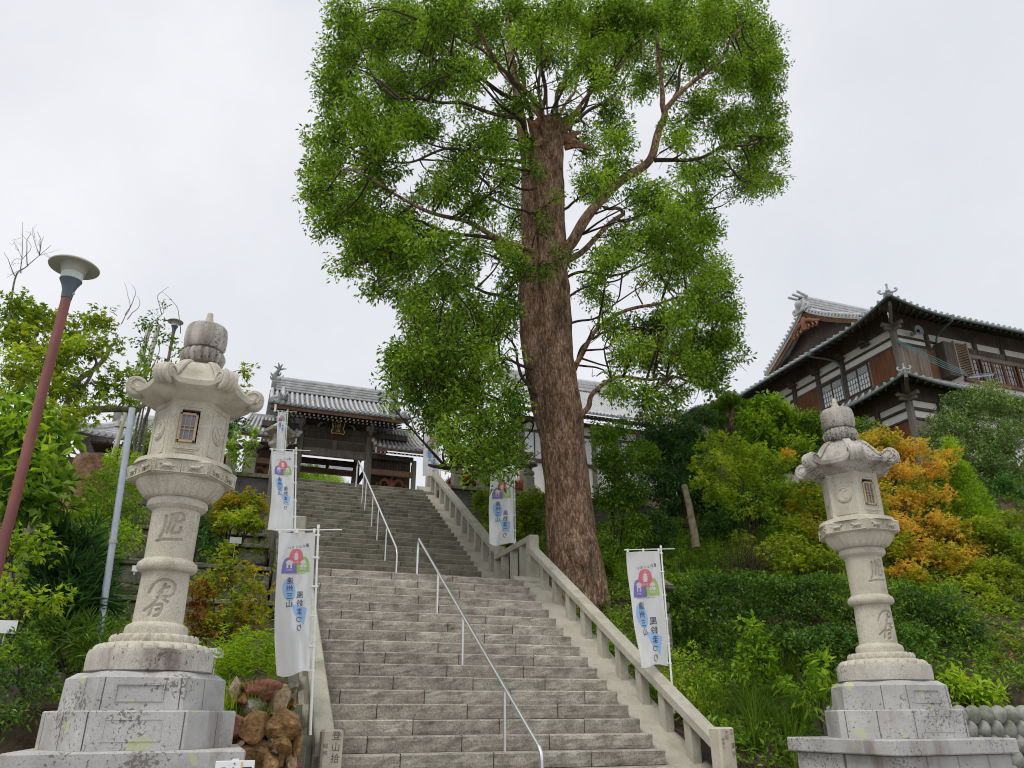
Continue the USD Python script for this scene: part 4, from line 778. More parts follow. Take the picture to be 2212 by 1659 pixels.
def window_left(y0, y1, z0, z1):
    w = bb('window', XL-.01, XL+.02, y0, y1, z0, z1, 'shoji')
    fr = MB()
    for a in np.linspace(y0, y1, 3): fr.box(XL-.05, XL+.0, a-.025, a+.025, z0, z1, .004)
    for z in (z0, z1): fr.box(XL-.05, XL, y0, y1, z-.025, z+.025, .004)
    obj('frame', fr, 'timber_dark', w); zd = z1-(z1-z0)*.34
    for k in range(2):
        a, b = y0+(y1-y0)*k/2+.025, y0+(y1-y0)*(k+1)/2-.025
        for q in range(1, 4): obj('muntin', MB().box(XL-.035, XL-.005, a+(b-a)*q/4-.005, a+(b-a)*q/4+.005, z0, zd, .001), 'timber_dark', w)
        for q in range(0, 4): obj('muntin', MB().box(XL-.034, XL-.006, a, b, z0+(zd-z0)*q/3-.005, z0+(zd-z0)*q/3+.005, .001), 'timber_dark', w)
        dg = MB(); H = z1-zd; Wd = b-a
        for s in np.arange(-H, Wd, .085):
            for fl in (0, 1):
                p0, p1 = max(s, 0), min(s+H, Wd)
                if p1-p0 > .01:
                    f_ = (lambda q: Wd-q) if fl else (lambda q: q)
                    dg.bar((XL-.02-.004*fl, a+f_(p0), zd+p0-s), (XL-.02-.004*fl, a+f_(p1), zd+p1-s), .008, .008, .001)
        obj('diagonal_lattice', dg, 'timber_dark', w, kind='stuff')
window_left(13.55, 14.78, 13.78, 14.8); window_left(15.05, 16.28, 13.80, 14.8)
for y in (14.9, 16.42, 18.0, 19.6, 13.45): bb('bracket', XL-.28, XL, y-.12, y+.12, 15.62, 15.74, 'timber_dark'); bb('bracket', XL-.14, XL, y-.22, y+.22, 15.5, 15.62, 'timber_dark')
# front face
for x in (20.24, 22.84, 24.4, 26.0, 27.6): fpost(x, 14.95, 15.95)
for z, h in ((15.36, .065), (15.05, .10), (15.84, .14)): bb('beam', XL+.15, 30, YF-.035, YF+.1, z-h/2, z+h/2, 'timber_dark')
for k in range(11): bb('wall_plank', XL+.16+k*.165, XL+.32+k*.165, YF-.02, YF+.05, 13.7, 14.98, 'plank_pale', c=.004)
bb('shutter_box', 20.5, 21.05, YF-.45, YF+.04, 13.75, 15.22, 'timber_dark'); bb('shutter_panel', 20.05, 20.48, YF-.03, YF+.05, 13.75, 15.0, 'plank_mid')
lv = bb('louvred_shutter', 21.06, 21.78, YF-.40, YF-.34, 13.85, 15.30, 'timber_brown')
for k in range(18): obj('louvre', MB().bar((21.1, YF-.43, 13.93+k*.075), (21.74, YF-.43, 13.93+k*.075), .07, .02, .003), 'plank_pale', lv)
for x in (21.08, 21.76): obj('frame', MB().box(x-.035, x+.035, YF-.47, YF-.405, 13.83, 15.32, .005), 'plank_pale', lv)
bb('beam', 21.8, 30, YF-.06, YF+.02, 14.96, 15.12, 'timber_grey'); bb('beam', 21.8, 30, YF-.06, YF+.02, 13.84, 13.97, 'timber_brown')
for k in range(48): obj('lattice_slat', MB().box(21.9+k*.085, 21.93+k*.085, YF-.05, YF-.02, 15.13, 15.40, .002), 'timber_grey', B)
bb('lattice_backing', 21.8, 30, YF-.015, YF+.02, 15.1, 15.42, 'timber_dark')
bb('room_interior', 21.85, 30, YF+.05, YF+.08, 13.9, 14.98, 'curtain_dark')
x = 21.9
for k, wd_ in enumerate((.82, .62, .62, .62, .62, .62, .62, .62)):
    x1 = x+wd_; w = bb('window', x+.05, x1-.05, YF-.03, YF-.022, 13.98, 14.94, 'glass'); fr = MB()
    for a in (x+.03, x1-.03): fr.box(a-.03, a+.03, YF-.07, YF, 13.96, 14.96, .004)
    for z in (13.99, 14.93): fr.box(x+.06, x1-.06, YF-.065, YF-.005, z-.025, z+.025, .004)
    obj('frame', fr, 'plank_mid', w)
    for q in (1, 2): obj('muntin', MB().box(x+wd_*q/3-.009, x+wd_*q/3+.009, YF-.05, YF-.012, 14.0, 14.92, .001), 'plank_mid', w)
    for q in (1, 2): obj('muntin', MB().box(x+.06, x1-.06, YF-.049, YF-.013, 14.0+.92*(q+.35)/3-.009, 14.0+.92*(q+.35)/3+.009, .001), 'plank_mid', w)
    x = x1+(.16 if k in (0, 3) else .01)
# brackets below the corner of the eaves
def corner_brackets(z):
    mb = MB(); mb.bar((XL+.1, YF+.1, z+.24), (XL-1.05, YF-1.05, z+.42), .12, .2); obj('hip_rafter', mb, 'timber_grey', B)
    for dx, dy in ((-1, 0), (0, -1)):
        c = np.array([XL+.03, YF+.03, z]); d = np.array([dx, dy, 0])
        obj('bracket', MB().bar(c+d*.05+[0, 0, -.02], c+d*.40+[0, 0, -.02], .13, .13), 'timber_grey', B); obj('bracket', MB().bar(c+d*.05+[0, 0, .13], c+d*.52+[0, 0, .13], .13, .13), 'timber_grey', B)
corner_brackets(15.62); corner_brackets(12.62)
# eaves: left slope, front slope
def eave(x0, y0, z0, x1, y1, z1, up_, n, left, par=B, m='roof_tile_dark'):
    """Skirt roof from the corner (x0, y0, z0) running along +y (left) or +x (front) and rising inwards."""
    Ls = 12.; k = 36
    def P_(s, t):
        u = up_*max(0, 1-s/3.2)**2.2
        if left: return np.array([x0+(x1-x0)*t-u*.35*(1-t), y0+s+(y1-y0)*t*max(0, 1-s/Ls)-u*.35*(1-t), z0+(z1-z0)*(t*.85+.15*t*t)+u*(1-t*.8)])
        return np.array([x0+s+(x1-x0)*t*max(0, 1-s/Ls)-u*.35*(1-t), y0+(y1-y0)*t-u*.35*(1-t), z0+(z1-z0)*(t*.85+.15*t*t)+u*(1-t*.8)])
    S_ = np.linspace(0, Ls, k)**1.0; mb = MB()
    topg = np.array([[P_(s, t) for s in S_] for t in np.linspace(0, 1, 5)]); mb.grid(topg, flip=left); bot = topg-[0, 0, .09]
    mb.grid(np.array([topg[0], bot[0]]), flip=not left); obj('roof_surface', mb, m, par)
    und = MB(); ub = bot.copy(); ub[1:, :, 2] -= np.linspace(.02, .2, 4)[:, None]; und.grid(ub, flip=not left); obj('soffit', und, 'timber_dark', par)
    for q in range(n):
        s = (q+.5)/n*Ls; mb = MB(); pts = [P_(s, t)+[0, 0, .05] for t in np.linspace(-.01, .9, 6)]; mb.tube(pts, .055, 8); d = unit(pts[0]-pts[1]); mb.tube([pts[0]-d*.01, pts[0]+d*.03], .066, 10); obj('tile_roll', mb, 'roof_tile', par, smooth=40)
    gut = MB().tube([P_(s, 0)+([-.05, 0, -.08] if left else [0, -.05, -.08]) for s in S_], .05, 8); obj('gutter', gut, 'gutter_green', par, smooth=40)
    for q in range(int(n*.9)):
        s = .35+(q+.5)/(n*.9)*(Ls-.4); a, b = P_(s, .03)-[0, 0, .16], P_(s, .98)-[0, 0, .30]; obj('rafter', MB().bar(a, b, .07, .09), 'timber_dark', par)
    return P_
eL = eave(17.32, 10.82, 15.92, 18.9, 12.4, 16.86, .34, 34, True); eF = eave(17.32, 10.82, 15.92, 18.9, 12.4, 16.86, .34, 40, False)
e2L = eave(17.62, 11.12, 13.02, 18.5, 12.0, 13.60, .20, 30, True); e2F = eave(17.62, 11.12, 13.02, 18.5, 12.0, 13.60, .20, 34, False)
def corner_tile(p, h):
    mb = MB(); mb.tube([p+[.05, .05, -.05], p+[0, 0, .12*h]], .09*h, 10); mb.tm(trimesh.creation.icosphere(2, .12*h).apply_scale([1, 1, .8]).apply_translation(p+[0, 0, .14*h])); mb.tube([p+[0, 0, .15*h], p+[-.02, -.02, .42*h]], .045*h, 8); mb.tm(trimesh.creation.icosphere(1, .06*h).apply_translation(p+[-.02, -.02, .44*h]))
    for s in (-1, 1): mb.tube(spline([p+[s*.05, -s*.05, .06], p+[s*.2*h, -s*.2*h, .05], p+[s*.27*h, -s*.27*h, .14], p+[s*.2*h, -s*.2*h, .19]], 3), .05*h, 7)
    obj('corner_tile', mb, 'roof_tile', B, smooth=40)
corner_tile(eL(0, 0)+[.05, .05, .05], .85); corner_tile(e2L(0, 0)+[.05, .05, .05], .6)
for f_, s0 in ((eL, 1.), (e2L, .7)):
    q = [f_(0, t)+[0, 0, .1] for t in np.linspace(.05, 1, 7)]; obj('hip_ridge', MB().tube(q, .11*s0, 8), 'roof_tile', B, smooth=40)
for (a, b) in (((eL(4.5, 0), (XL-.06, 14.98, 15.35))), ((eL(11.0, 0), (XL-.06, 20.6, 15.4))), ((eF(3.0, 0), (20.62, YF-.1, 15.45)))):
    a = np.asarray(a)+[0, 0, -.12]; b = np.asarray(b, float); d = b-a
    obj('drain_pipe', MB().tube(spline([a, a+[0, 0, -.1], a+d*.55+[0, 0, .05], b, b-[0, 0, .9], [b[0], b[1], 13.75]], 4), .04, 8), 'gutter_green', B, smooth=40)
    obj('drain_hopper', MB().box(a[0]-.1, a[0]+.1, a[1]-.1, a[1]+.1, a[2]-.06, a[2]+.14, .02), 'gutter_green', B)
# lower storey
for y in (13.6, 15.2, 16.8, 18.4): lpost(y, 9.2, 12.7)
for x in (20.05, 21.7, 23.3, 25.0): fpost(x, 9.2, 12.75)
for z in (12.28, 11.86): bb('beam', XL-.035, XL+.1, YF+.15, 22, z-.04, z+.04, 'timber_dark'); bb('beam', XL+.15, 30, YF-.035, YF+.1, z-.05, z+.05, 'timber_dark')
planks(XL, 12.15, 13.5, 9.3, 11.78, 'plank_red', 9); planks(XL, 13.7, 15.1, 9.3, 11.78, 'plank_red', 9)
for k in range(9): bb('wall_plank', XL+.16+k*.165, XL+.32+k*.165, YF-.02, YF+.05, 9.3, 11.78, 'plank_pale', c=.004)
# gable and upper roof
gx, gy, gz0, gz1 = 18.75, 16.42, 16.85, 18.86
bb('gable_wall', gx+.05, gx+.15, 13.9, 19.0, 16.5, 17.3, 'timber_dark')
obj('gable_wall', MB().prism([[gx+.1, 13.6, 16.7], [gx+.1, 19.3, 16.7], [gx+.1, gy, 18.65]], [0, 0, 0], [.1, 0, 0]), 'timber_dark', B)
def gcurve(s, side): y = gy+side*s*3.15; return np.array([y, gz1-(gz1-gz0+.05)*(s**.82)])           # concave verge
for side in (-1, 1):
    C = [gcurve(s, side) for s in np.linspace(0, 1, 13)]
    mb = MB(); G_ = np.array([[[gx-.35, y, z-.10] for y, z in C], [[gx-.35, y, z-.42+.12*(i/12)] for i, (y, z) in enumerate(C)]]); mb.grid(G_, flip=side < 0); mb.grid(G_+[.07, 0, 0], flip=side > 0); mb.grid(np.array([G_[1], G_[1]+[.07, 0, 0]]), flip=side < 0); obj('bargeboard', mb, 'plank_mid', B)
    obj('verge_board', MB().tube([(gx-.39, y, z-.07) for y, z in C], .05, 6), 'paint_white', B)
    sf = MB(); Q = np.array([[[gx-.5+t*9, y, z+.02] for y, z in C] for t in (0, 1)]); sf.grid(Q, flip=side > 0); sf.grid(Q-[0, 0, .10], flip=side < 0); sf.grid(np.array([Q[0], Q[0]-[0, 0, .1]]), flip=side < 0); obj('roof_surface', sf, 'roof_tile', B)
    for q in range(17):
        y, z = gcurve((q+.5)/17, side); obj('verge_tile', MB().tube([(gx-.56, y, z+.06), (gx-.1, y, z+.08)], .06, 8), 'roof_tile', B, smooth=40)
    for o_ in (0, .28, .56): obj('verge_roll', MB().tube([(gx-.32+o_, y, z+.10) for y, z in C], .07, 8), 'roof_tile', B, smooth=40)
    for q in range(22): xx = gx+.7+q*.36; obj('tile_roll', MB().tube([(xx, y, z+.06) for y, z in C[1::2]], .06, 6), 'roof_tile', B, smooth=40)
ridge(B, (gx-.45, gy, gz1), (gx+8, gy, gz1), .5, .42, 'roof_tile', 7)
mb = MB(); o = np.array([gx-.5, gy, gz1+.1]); mb.box(o[0]-.08, o[0]+.1, gy-.32, gy+.32, gz1-.25, gz1+.35, .08); mb.tm(trimesh.creation.icosphere(2, .2).apply_translation(o+[-.06, 0, .05]))
for s in (-1, 1): mb.tube(spline([o+[0, s*.25, -.25], o+[0, s*.45, -.3], o+[0, s*.5, -.12], o+[0, s*.38, -.08]], 4), .07, 7)
for s in (-.22, 0, .22): mb.tube([o+[.3, s, .42], o+[-.35, s*1.4, .52]], .06, 8)
obj('ogre_tile', mb, 'roof_tile', B, smooth=40)
mb = MB(); c = np.array([gx-.42, gy, 17.95])
mb.tube(spline([c+[0, 0, .35], c+[-.04, 0, .1], c+[0, 0, -.25]], 4), np.linspace(.14, .16, 9), 9)
for s in (-1, 1):
    mb.tube(spline([c+[0, s*.05, .15], c+[-.03, s*.3, .12], c+[-.02, s*.62, -.06], c+[0, s*.95, -.2]], 5), np.linspace(.13, .05, 16), 8)
    for q in range(3): mb.tube(spline([c+[0, s*(.2+.25*q), -.02-.06*q], c+[-.04, s*(.3+.25*q), -.2-.05*q], c+[-.02, s*(.2+.25*q), -.26-.05*q]], 3), .06, 7)
obj('gable_pendant', mb, 'carving_wood', B, smooth=45)
# loudspeaker and loose cables on the hall
S_ = thing('loudspeaker', 'round grey horn loudspeaker under the corner eaves of the white-walled hall', 'loudspeaker', (19.38, 11.75, 15.5))
obj('horn', MB().tube([(0, .02, 0), (0, -.06, 0), (0, -.14, 0), (0, -.2, 0)], [.05, .07, .13, .215], 28, cap=False).tube([(0, -.2, 0), (0, -.215, 0)], [.215, .2], 28, cap=False), 'speaker_grey', S_, smooth=40)
obj('rim', MB().tube([(.205*math.cos(q), -.2, .205*math.sin(q)) for q in np.linspace(0, 2*np.pi, 29)], .018, 6), 'speaker_grey', S_, smooth=40)
obj('inner_horn', MB().tube([(0, -.1, 0), (0, -.19, 0)], [.035, .06], 16), 'dark_void', S_, smooth=40); obj('driver', MB().tube([(0, .2, 0), (0, .0, 0)], .08, 16), 'speaker_grey', S_, smooth=40)
for k in range(4):
    a = np.array([18.47, 11.93, 15.15-.04*k]); b = np.array([21.2, 11.4, 13.9-.06*k]); mid_ = (a+b)/2+[0, -.1, -.12-.05*k]
    cb = obj('cable', MB().tube(spline([a, mid_, b], 8), .011, 5), 'cable_blue', smooth=True); tag(cb, ['uppermost teal cable slung across the pale planks of the hall', 'second teal cable from the top across the pale planks', 'third teal cable from the top across the pale planks', 'lowest teal cable slung across the pale planks of the hall'][k], 'cable', 'teal cables on the hall')
def tv(): pass
an_t = thing('antenna_pole', 'fallen antenna of thin rods lying on the lower roof of the white-walled hall', 'antenna', (21.0, 11.2, 13.55))
obj('mast', MB().tube([(0, 0, 0), (1.3, -.05, .28)], .025, 8), 'galvanised', an_t, smooth=True)
for k in range(6): obj('rod', MB().tube([(.1+k*.2, -.3, .05+k*.04), (.12+k*.2, .25, .08+k*.04)], .012, 6), 'galvanised', an_t)

# ---------------------------------------------------------------- long hall behind the big tree, gabled porch, small temple on the left
H = thing('temple_hall', 'long single-storey hall with pale grey tiled roof half hidden behind the big tree trunk', 'building')
tiled_roof(H, (5.5, 20.0, 13.75), (13.6, 20.0, 13.75), (6.0, 23.5, 16.35), (12.9, 23.5, 16.35), 48, .05, .22, 'roof_tile', 18, upturn=.12)
ridge(H, (5.8, 23.5, 16.3), (13.0, 23.5, 16.3), .55, .4, 'roof_tile', 6)
for x in (13.45,): obj('verge_roll', MB().tube([(x-.5*t, 20.1+3.4*t, 13.9+2.55*t-.2*math.sin(math.pi*t)) for t in np.linspace(0, 1, 8)], .13, 8), 'roof_tile', H, smooth=40)
obj('plaster_wall', MB().box(5.8, 13.1, 21.2, 21.4, 9, 13.75), 'plaster', H); obj('soffit', MB().add([[5.6, 20.05, 13.66], [13.5, 20.05, 13.66], [13.2, 21.6, 14.2], [5.8, 21.6, 14.2]], [[0, 1, 2, 3]]), 'timber_dark', H)
for x in np.arange(6.2, 13.2, 1.15): obj('post', MB().box(x-.09, x+.09, 21.1, 21.22, 9, 13.7), 'timber_grey', H)
for z, h in ((13.05, .12), (13.6, .2), (11.7, .14)): obj('beam', MB().box(5.8, 13.1, 21.12, 21.22, z-h/2, z+h/2), 'timber_dark', H)
for k, x in enumerate(np.arange(6.3, 12.6, 1.15)):
    w = obj('window', MB().box(x+.05, x+.95, 21.15, 21.19, 11.8, 12.98, .003), 'shoji', H); obj('frame', MB().box(x+.48, x+.52, 21.12, 21.15, 11.8, 12.98, .003), 'timber_dark', w)
for k in range(40):
    x = 5.8+k*.19; rf = obj('rafter', MB().bar((x, 20.15, 13.66), (x, 21.2, 13.95), .06, .06), 'timber_dark', H); obj('rafter_end', MB().box(x-.028, x+.028, 20.12, 20.135, 13.625, 13.69, .002), 'paint_white', rf)
K = thing('gabled_porch', 'small curved tiled porch gable with gilt crest beside the clipped pine', 'building')
def kx(s): return 15.9+1.75*s
prof = [(s, 14.98-.52*abs(s)**1.6+(.10*max(0, abs(s)-.7)/.3)) for s in np.linspace(-1, 1, 25)]
mb = MB(); Q = np.array([[[kx(s), y, z] for s, z in prof] for y in (19.6, 22.5)]); mb.grid(Q, flip=False); mb.grid(Q-[0, 0, .12], flip=True); mb.grid(np.array([Q[0]-[0, 0, .12], Q[0]])); obj('roof_surface', mb, 'roof_tile_dark', K)
for i, (s, z) in enumerate(prof): obj('tile_roll', MB().tube([(kx(s), 19.55, z+.04), (kx(s), 22.5, z+.04)], .05, 7), 'roof_tile', K, smooth=40)
for d, r_, m_ in ((.16, .05, 'timber_brown'), (.27, .06, 'timber_brown'), (.40, .07, 'timber_grey')): obj('bargeboard', MB().tube([(kx(s*.97), 19.66+d*.3, z-d) for s, z in prof], r_, 7), m_, K, smooth=40)
ridge(K, (15.9, 19.5, 15.0), (15.9, 22.5, 15.0), .34, .32, 'roof_tile_dark', 4); ridge(K, (15.9, 21.2, 15.15), (19.4, 21.2, 15.15), .3, .3, 'roof_tile_dark', 4)
mb = MB(); o = np.array([15.9, 19.5, 15.1]); mb.box(o[0]-.26, o[0]+.26, 19.42, 19.56, 14.95, 15.4, .06)
for s in (-1, 1): mb.tube(spline([o+[s*.2, 0, -.1], o+[s*.42, 0, -.08], o+[s*.44, 0, .1], o+[s*.32, 0, .1]], 4), .07, 7)
for s in (-.3, 0, .3): mb.tube([o+[s, .3, .36], o+[s*1.2, -.2, .38]], .07, 8)
obj('ogre_tile', mb, 'roof_tile_dark', K, smooth=40); obj('gilt_crest', MB().tube([(15.9, 19.42, 15.17), (15.9, 19.40, 15.17)], .075, 14), 'gold', K)
obj('porch_wall', MB().box(14.6, 19.2, 20.2, 22.4, 9, 14.3), 'timber_dark', K)
for x in (14.75, 17.05): obj('post', MB().box(x-.12, x+.12, 19.8, 20.04, 9, 14.4), 'timber_grey', K)
T = thing('small_temple', 'small temple roof with wavy grey tiles seen between the left maples', 'building')
pt = tiled_roof(T, (-9.45, 14.0, 8.62), (-5.4, 14.0, 8.62), (-8.6, 16.0, 9.55), (-5.4, 16.0, 9.55), 24, .06, .12, 'roof_tile', 8, upturn=.16)
tiled_roof(T, (-9.45, 18.0, 8.62), (-9.45, 14.0, 8.62), (-8.6, 16.0, 9.55), (-8.6, 16.0, 9.55), 16, .06, .1, 'roof_tile', 6, upturn=.16)
ridge(T, (-8.65, 16, 9.5), (-5.3, 16, 9.5), .4, .34, 'roof_tile', 5); obj('hip_ridge', MB().tube([pt(.0, t)+[0, 0, .1] for t in np.linspace(0, 1, 8)], .12, 8), 'roof_tile', T, smooth=40)
for s in (.0,): obj('ogre_tile', MB().box(-8.85, -8.6, 15.85, 16.15, 9.5, 10.05, .06), 'roof_tile_dark', T)
obj('plaster_wall', MB().box(-8.5, -5.2, 15.1, 15.2, 7.4, 8.6), 'plaster', T)
for x in (-8.45, -7.75, -7.0, -6.2): obj('post', MB().box(x-.08, x+.08, 15.0, 15.12, 7.4, 8.6), 'timber_brown', T)
obj('beam', MB().box(-8.6, -5.2, 15.02, 15.1, 8.25, 8.5), 'timber_brown', T); obj('soffit', MB().box(-9.0, -5.2, 14.25, 15.1, 8.45, 8.5), 'timber_dark', T)
for k in range(18): obj('rafter', MB().bar((-9.0+k*.2, 14.12, 8.50), (-9.0+k*.2, 15.1, 8.62), .06, .06), 'timber_brown', T)

# ---------------------------------------------------------------- upper retaining walls with old lanterns
W = thing('retaining_wall', 'dark stone retaining wall of the upper terrace to the right of the steps', 'wall')
for r_ in range(5):
    z0 = 5.3+r_*.49; x = .72+(.4 if r_ % 2 else 0); 
    while x < 7.6: w_ = rng.uniform(.7, 1.1); obj('wall_stone', MB().box(x+.004, x+w_-.004, 13.05+rng.uniform(-.01, .01), 13.35, z0+.004, z0+.486, .012), 'concrete_dark', W); x += w_
obj('coping', MB().box(.72, 7.6, 12.98, 13.4, 7.75, 7.86, .01), 'terrace_stone', W)
W = thing('retaining_wall', 'dark stone retaining wall of the upper terrace to the left of the steps', 'wall')
for r_ in range(5):
    z0 = 5.1+r_*.49; x = -8.4+(.4 if r_ % 2 else 0)
    while x < -4.4: w_ = min(rng.uniform(.7, 1.1), -4.3-x); obj('wall_stone', MB().box(x+.004, x+w_-.004, 13.05+rng.uniform(-.01, .01), 13.35, z0+.004, z0+.486, .012), 'concrete_dark', W); x += w_
obj('coping', MB().box(-8.4, -4.3, 12.98, 13.4, 7.55, 7.66, .01), 'terrace_stone', W)
def small_lantern(label, loc, h, mt='lantern_old', post=.12, group=None):
    """Old stone lantern: square post, platform, fire box with a window, spreading roof and jewel; h is the overall height."""
    t = thing('old_stone_lantern', label, 'stone lantern', loc, group=group or 'old stone lanterns on the upper walls'); k = h/2.4
    obj('post', MB().box(-post*1.2, post*1.2, -post*1.2, post*1.2, -.6, 1.12*k, .015), mt, t)
    obj('platform', MB().lathe([(.15*k, 1.1*k), (.30*k, 1.26*k), (.32*k, 1.36*k), (.28*k, 1.38*k)], 6), mt, t)
    f_ = obj('fire_box', MB().lathe([(.20*k, 1.37*k), (.20*k, 1.68*k)], 6), mt, t); obj('window', MB().box(-.07*k, .07*k, -.176*k, -.168*k, 1.43*k, 1.62*k, .002), 'dark_void', f_)
    obj('roof_cap', MB().lathe([(.2*k, 1.67*k), (.46*k, 1.70*k), (.50*k, 1.78*k), (.36*k, 1.86*k), (.2*k, 1.98*k), (.1*k, 2.06*k)], 6), mt, t)
    obj('finial', MB().lathe([(.08*k, 2.04*k), (.10*k, 2.08*k), (.15*k, 2.16*k), (.16*k, 2.24*k), (.10*k, 2.33*k), (.02*k, 2.4*k)], 18), mt, t, smooth=45); return t
small_lantern('pale old stone lantern just left of the gate, behind the uppermost left banner', (-4.14, 13.7, 7.6), 2.15, 'balustrade_stone', .14)
small_lantern('dark mossy stone lantern second from the gate on the upper left wall', (-4.83, 13.8, 7.6), 1.5)
small_lantern('dark mossy stone lantern furthest left on the upper left wall', (-5.35, 13.9, 7.6), 1.42)
for k, (x, lab) in enumerate(((1.18, 'old stone lantern nearest the steps on the upper right wall'), (2.0, 'old stone lantern in the middle of the upper right wall, under drooping leaves'), (3.55, 'old stone lantern beside the big trunk on the upper right wall'))):
    small_lantern(lab, (x, 13.6, 7.8), 1.55)
q_ = P(1440, 1420, 3.4); small_lantern('half hidden old stone lantern behind the lower right banner pole', (q_[0]-.08, 3.4, 2.35), 1.62, 'terrace_stone', group='old stone lantern in the hedge')
# stepped terrace stones on the left slope
for k, (y, z, lab) in enumerate(((4.3, 3.05, 'lowest course of mossy terrace stones left of the steps'), (6.0, 3.85, 'second course of mossy terrace stones left of the steps'), (7.6, 4.55, 'third course of mossy terrace stones left of the steps'), (9.4, 5.15, 'topmost course of mossy terrace stones left of the steps'))):
    W = thing('terrace_wall', lab, 'wall', group='mossy terrace courses left of the steps'); x = -8.2
    while x < -4.4:
        w_ = min(rng.uniform(.45, .8), -4.34-x); 
        for q in range(2): obj('wall_stone', MB().tm(trimesh.Trimesh(*(lambda m: (m.vertices*[w_*.5, .2, .17]+[x+w_/2, y+.1+.05*q, z-.46+.33*q]+.05*(np.stack([meshkit.noise(m.vertices*2.3+k*7+x*3, s_) for s_ in range(3)], 1)-.5), m.faces))(trimesh.Trimesh(_rb(np.ones(3), .28), RBF, process=False).subdivide()))), 'terrace_stone', W, smooth=50)
        x += w_
    obj('coping', MB().box(-8.2, -4.34, y-.1, y+.3, z+.04, z+.11, .01), 'terrace_stone', W)
    obj('terrace_soil', MB().box(-8.2, -4.32, y+.05, y+1.9, z-1.2, z-.1, .02), 'soil', W)

# ---------------------------------------------------------------- rocks, cobbles
def rock(c, r, seed, sub=3, amp=.13, flat=.75):
    m = trimesh.creation.icosphere(sub); v = m.vertices.copy(); r_ = np.random.default_rng(seed)
    for _ in range(18):                                        # cut facets
        n = unit(r_.normal(size=3)); d = r_.uniform(.52, .84); h = v @ n-d; v -= np.maximum(h, 0)[:, None]*n*.97
    v *= 1+amp*(meshkit.fbm(v*1.9+seed*3.1, 3, seed)-.5)[:, None]; v += .07*(meshkit.fbm(v*4.5+seed, 3, seed)-.5)[:, None]*unit(v); v += .03*(np.abs(meshkit.noise(v*3.1+seed*2, seed)-.5)-.25)[:, None]*unit(v)
    return trimesh.Trimesh(v*np.asarray(r)+c, m.faces)
RW = thing('rock_wall', 'retaining wall of rough red, brown and pale boulders between left lantern and steps', 'wall')
ROCKS = [(508, 1492, 22, 34, 'tan', 0), (560, 1490, 46, 24, 'red', 0), (520, 1512, 14, 17, 'brown', 0), (545, 1528, 36, 30, 'grey', 0), (606, 1512, 30, 40, 'tan', 0), (634, 1520, 8, 16, 'brown', 0), (632, 1545, 8, 12, 'grey', 0), (528, 1482, 10, 9, 'brown', 0), (590, 1545, 10, 8, 'tan', 0), (632, 1484, 12, 12, 'grey', 0),
         (507, 1572, 20, 36, 'red', 1), (550, 1575, 40, 34, 'brown', 1), (612, 1570, 42, 42, 'brown', 1), (538, 1630, 40, 42, 'brown', 1), (600, 1608, 40, 30, 'brown', 1), (520, 1605, 14, 10, 'tan', 1), (584, 1602, 8, 14, 'tan', 1), (590, 1622, 10, 9, 'grey', 1), (576, 1650, 30, 34, 'brown', 1), (625, 1645, 16, 26, 'tan', 1), (640, 1610, 14, 30, 'brown', 1), (604, 1645, 14, 20, 'brown', 1), (495, 1640, 22, 30, 'red', 1)]
for k, (px, py, rx, rz, kind, tier) in enumerate(ROCKS):
    c = P(px, py, -.30-.22*tier); s = scale_at(c); obj('rock', rock(c, (rx*s*1.12, .20+.05*tier, rz*s*1.12), 100+k), 'rock_'+kind, RW, smooth=11)
RX = [(520+gr0.uniform(0, 1)*120, 1475+gr0.uniform(0, 1)*180) for gr0 in [np.random.default_rng(9)] for _ in range(26)]
for k, (px, py) in enumerate(RX):
    c = P(px, py, -.12-.2*(py > 1560)); s = scale_at(c); q = 8+6*((k*37) % 10)/10; obj('rock', rock(c, (q*s*1.3, .1, q*s), 400+k, 2), ('rock_brown', 'rock_tan', 'rock_grey', 'rock_red')[k % 4], RW, smooth=11)
obj('bedding', MB().box(-6.6, -4.32, -.2, .4, 0, 1.62, .02), 'soil', RW)
CW = thing('cobble_wall', 'low wall of round pale cobbles set in rows behind the right lantern', 'wall')
k = 0
for r_ in range(7):
    for q in range(26):
        x = 3.2+q*.262+(.131 if r_ % 2 else 0); z = 1.52-r_*.205
        m = trimesh.creation.icosphere(2 if r_ < 4 else 1); v = m.vertices*[.112+.016*rng.random(), .12, .142]; a = -.42+.14*rng.random(); ca, sa = math.cos(a), math.sin(a)
        v = np.stack([v[:, 0]*ca-v[:, 2]*sa, v[:, 1], v[:, 0]*sa+v[:, 2]*ca], 1)*(1+.10*(meshkit.noise(m.vertices*1.8+k*5.3, 2)-.5))[:, None]
        obj('cobble', (v+[x, 1.12, z], m.faces), 'cobble', CW, smooth=True); k += 1
obj('bedding', MB().box(3.0, 10.2, 1.14, 1.5, 0, 1.60, .01), 'mortar', CW)
cu = obj('kerb', MB().bar((-8.55, -1.5, 1.1), (-6.55, .1, 1.85), .18, .3, .015), 'concrete_side'); tag(cu, 'sloping concrete kerb at the lower left behind the lantern plinth', 'kerb')
kb = thing('kerb', 'mossy boulder edging on the slope above the sloping concrete kerb', 'boulder')
for k in range(6): obj('rock', rock((-7.4+k*.28, .55+.06*k, 1.72+.03*k), (.18, .16, .14), 300+k), 'rock_grey', kb, smooth=30)

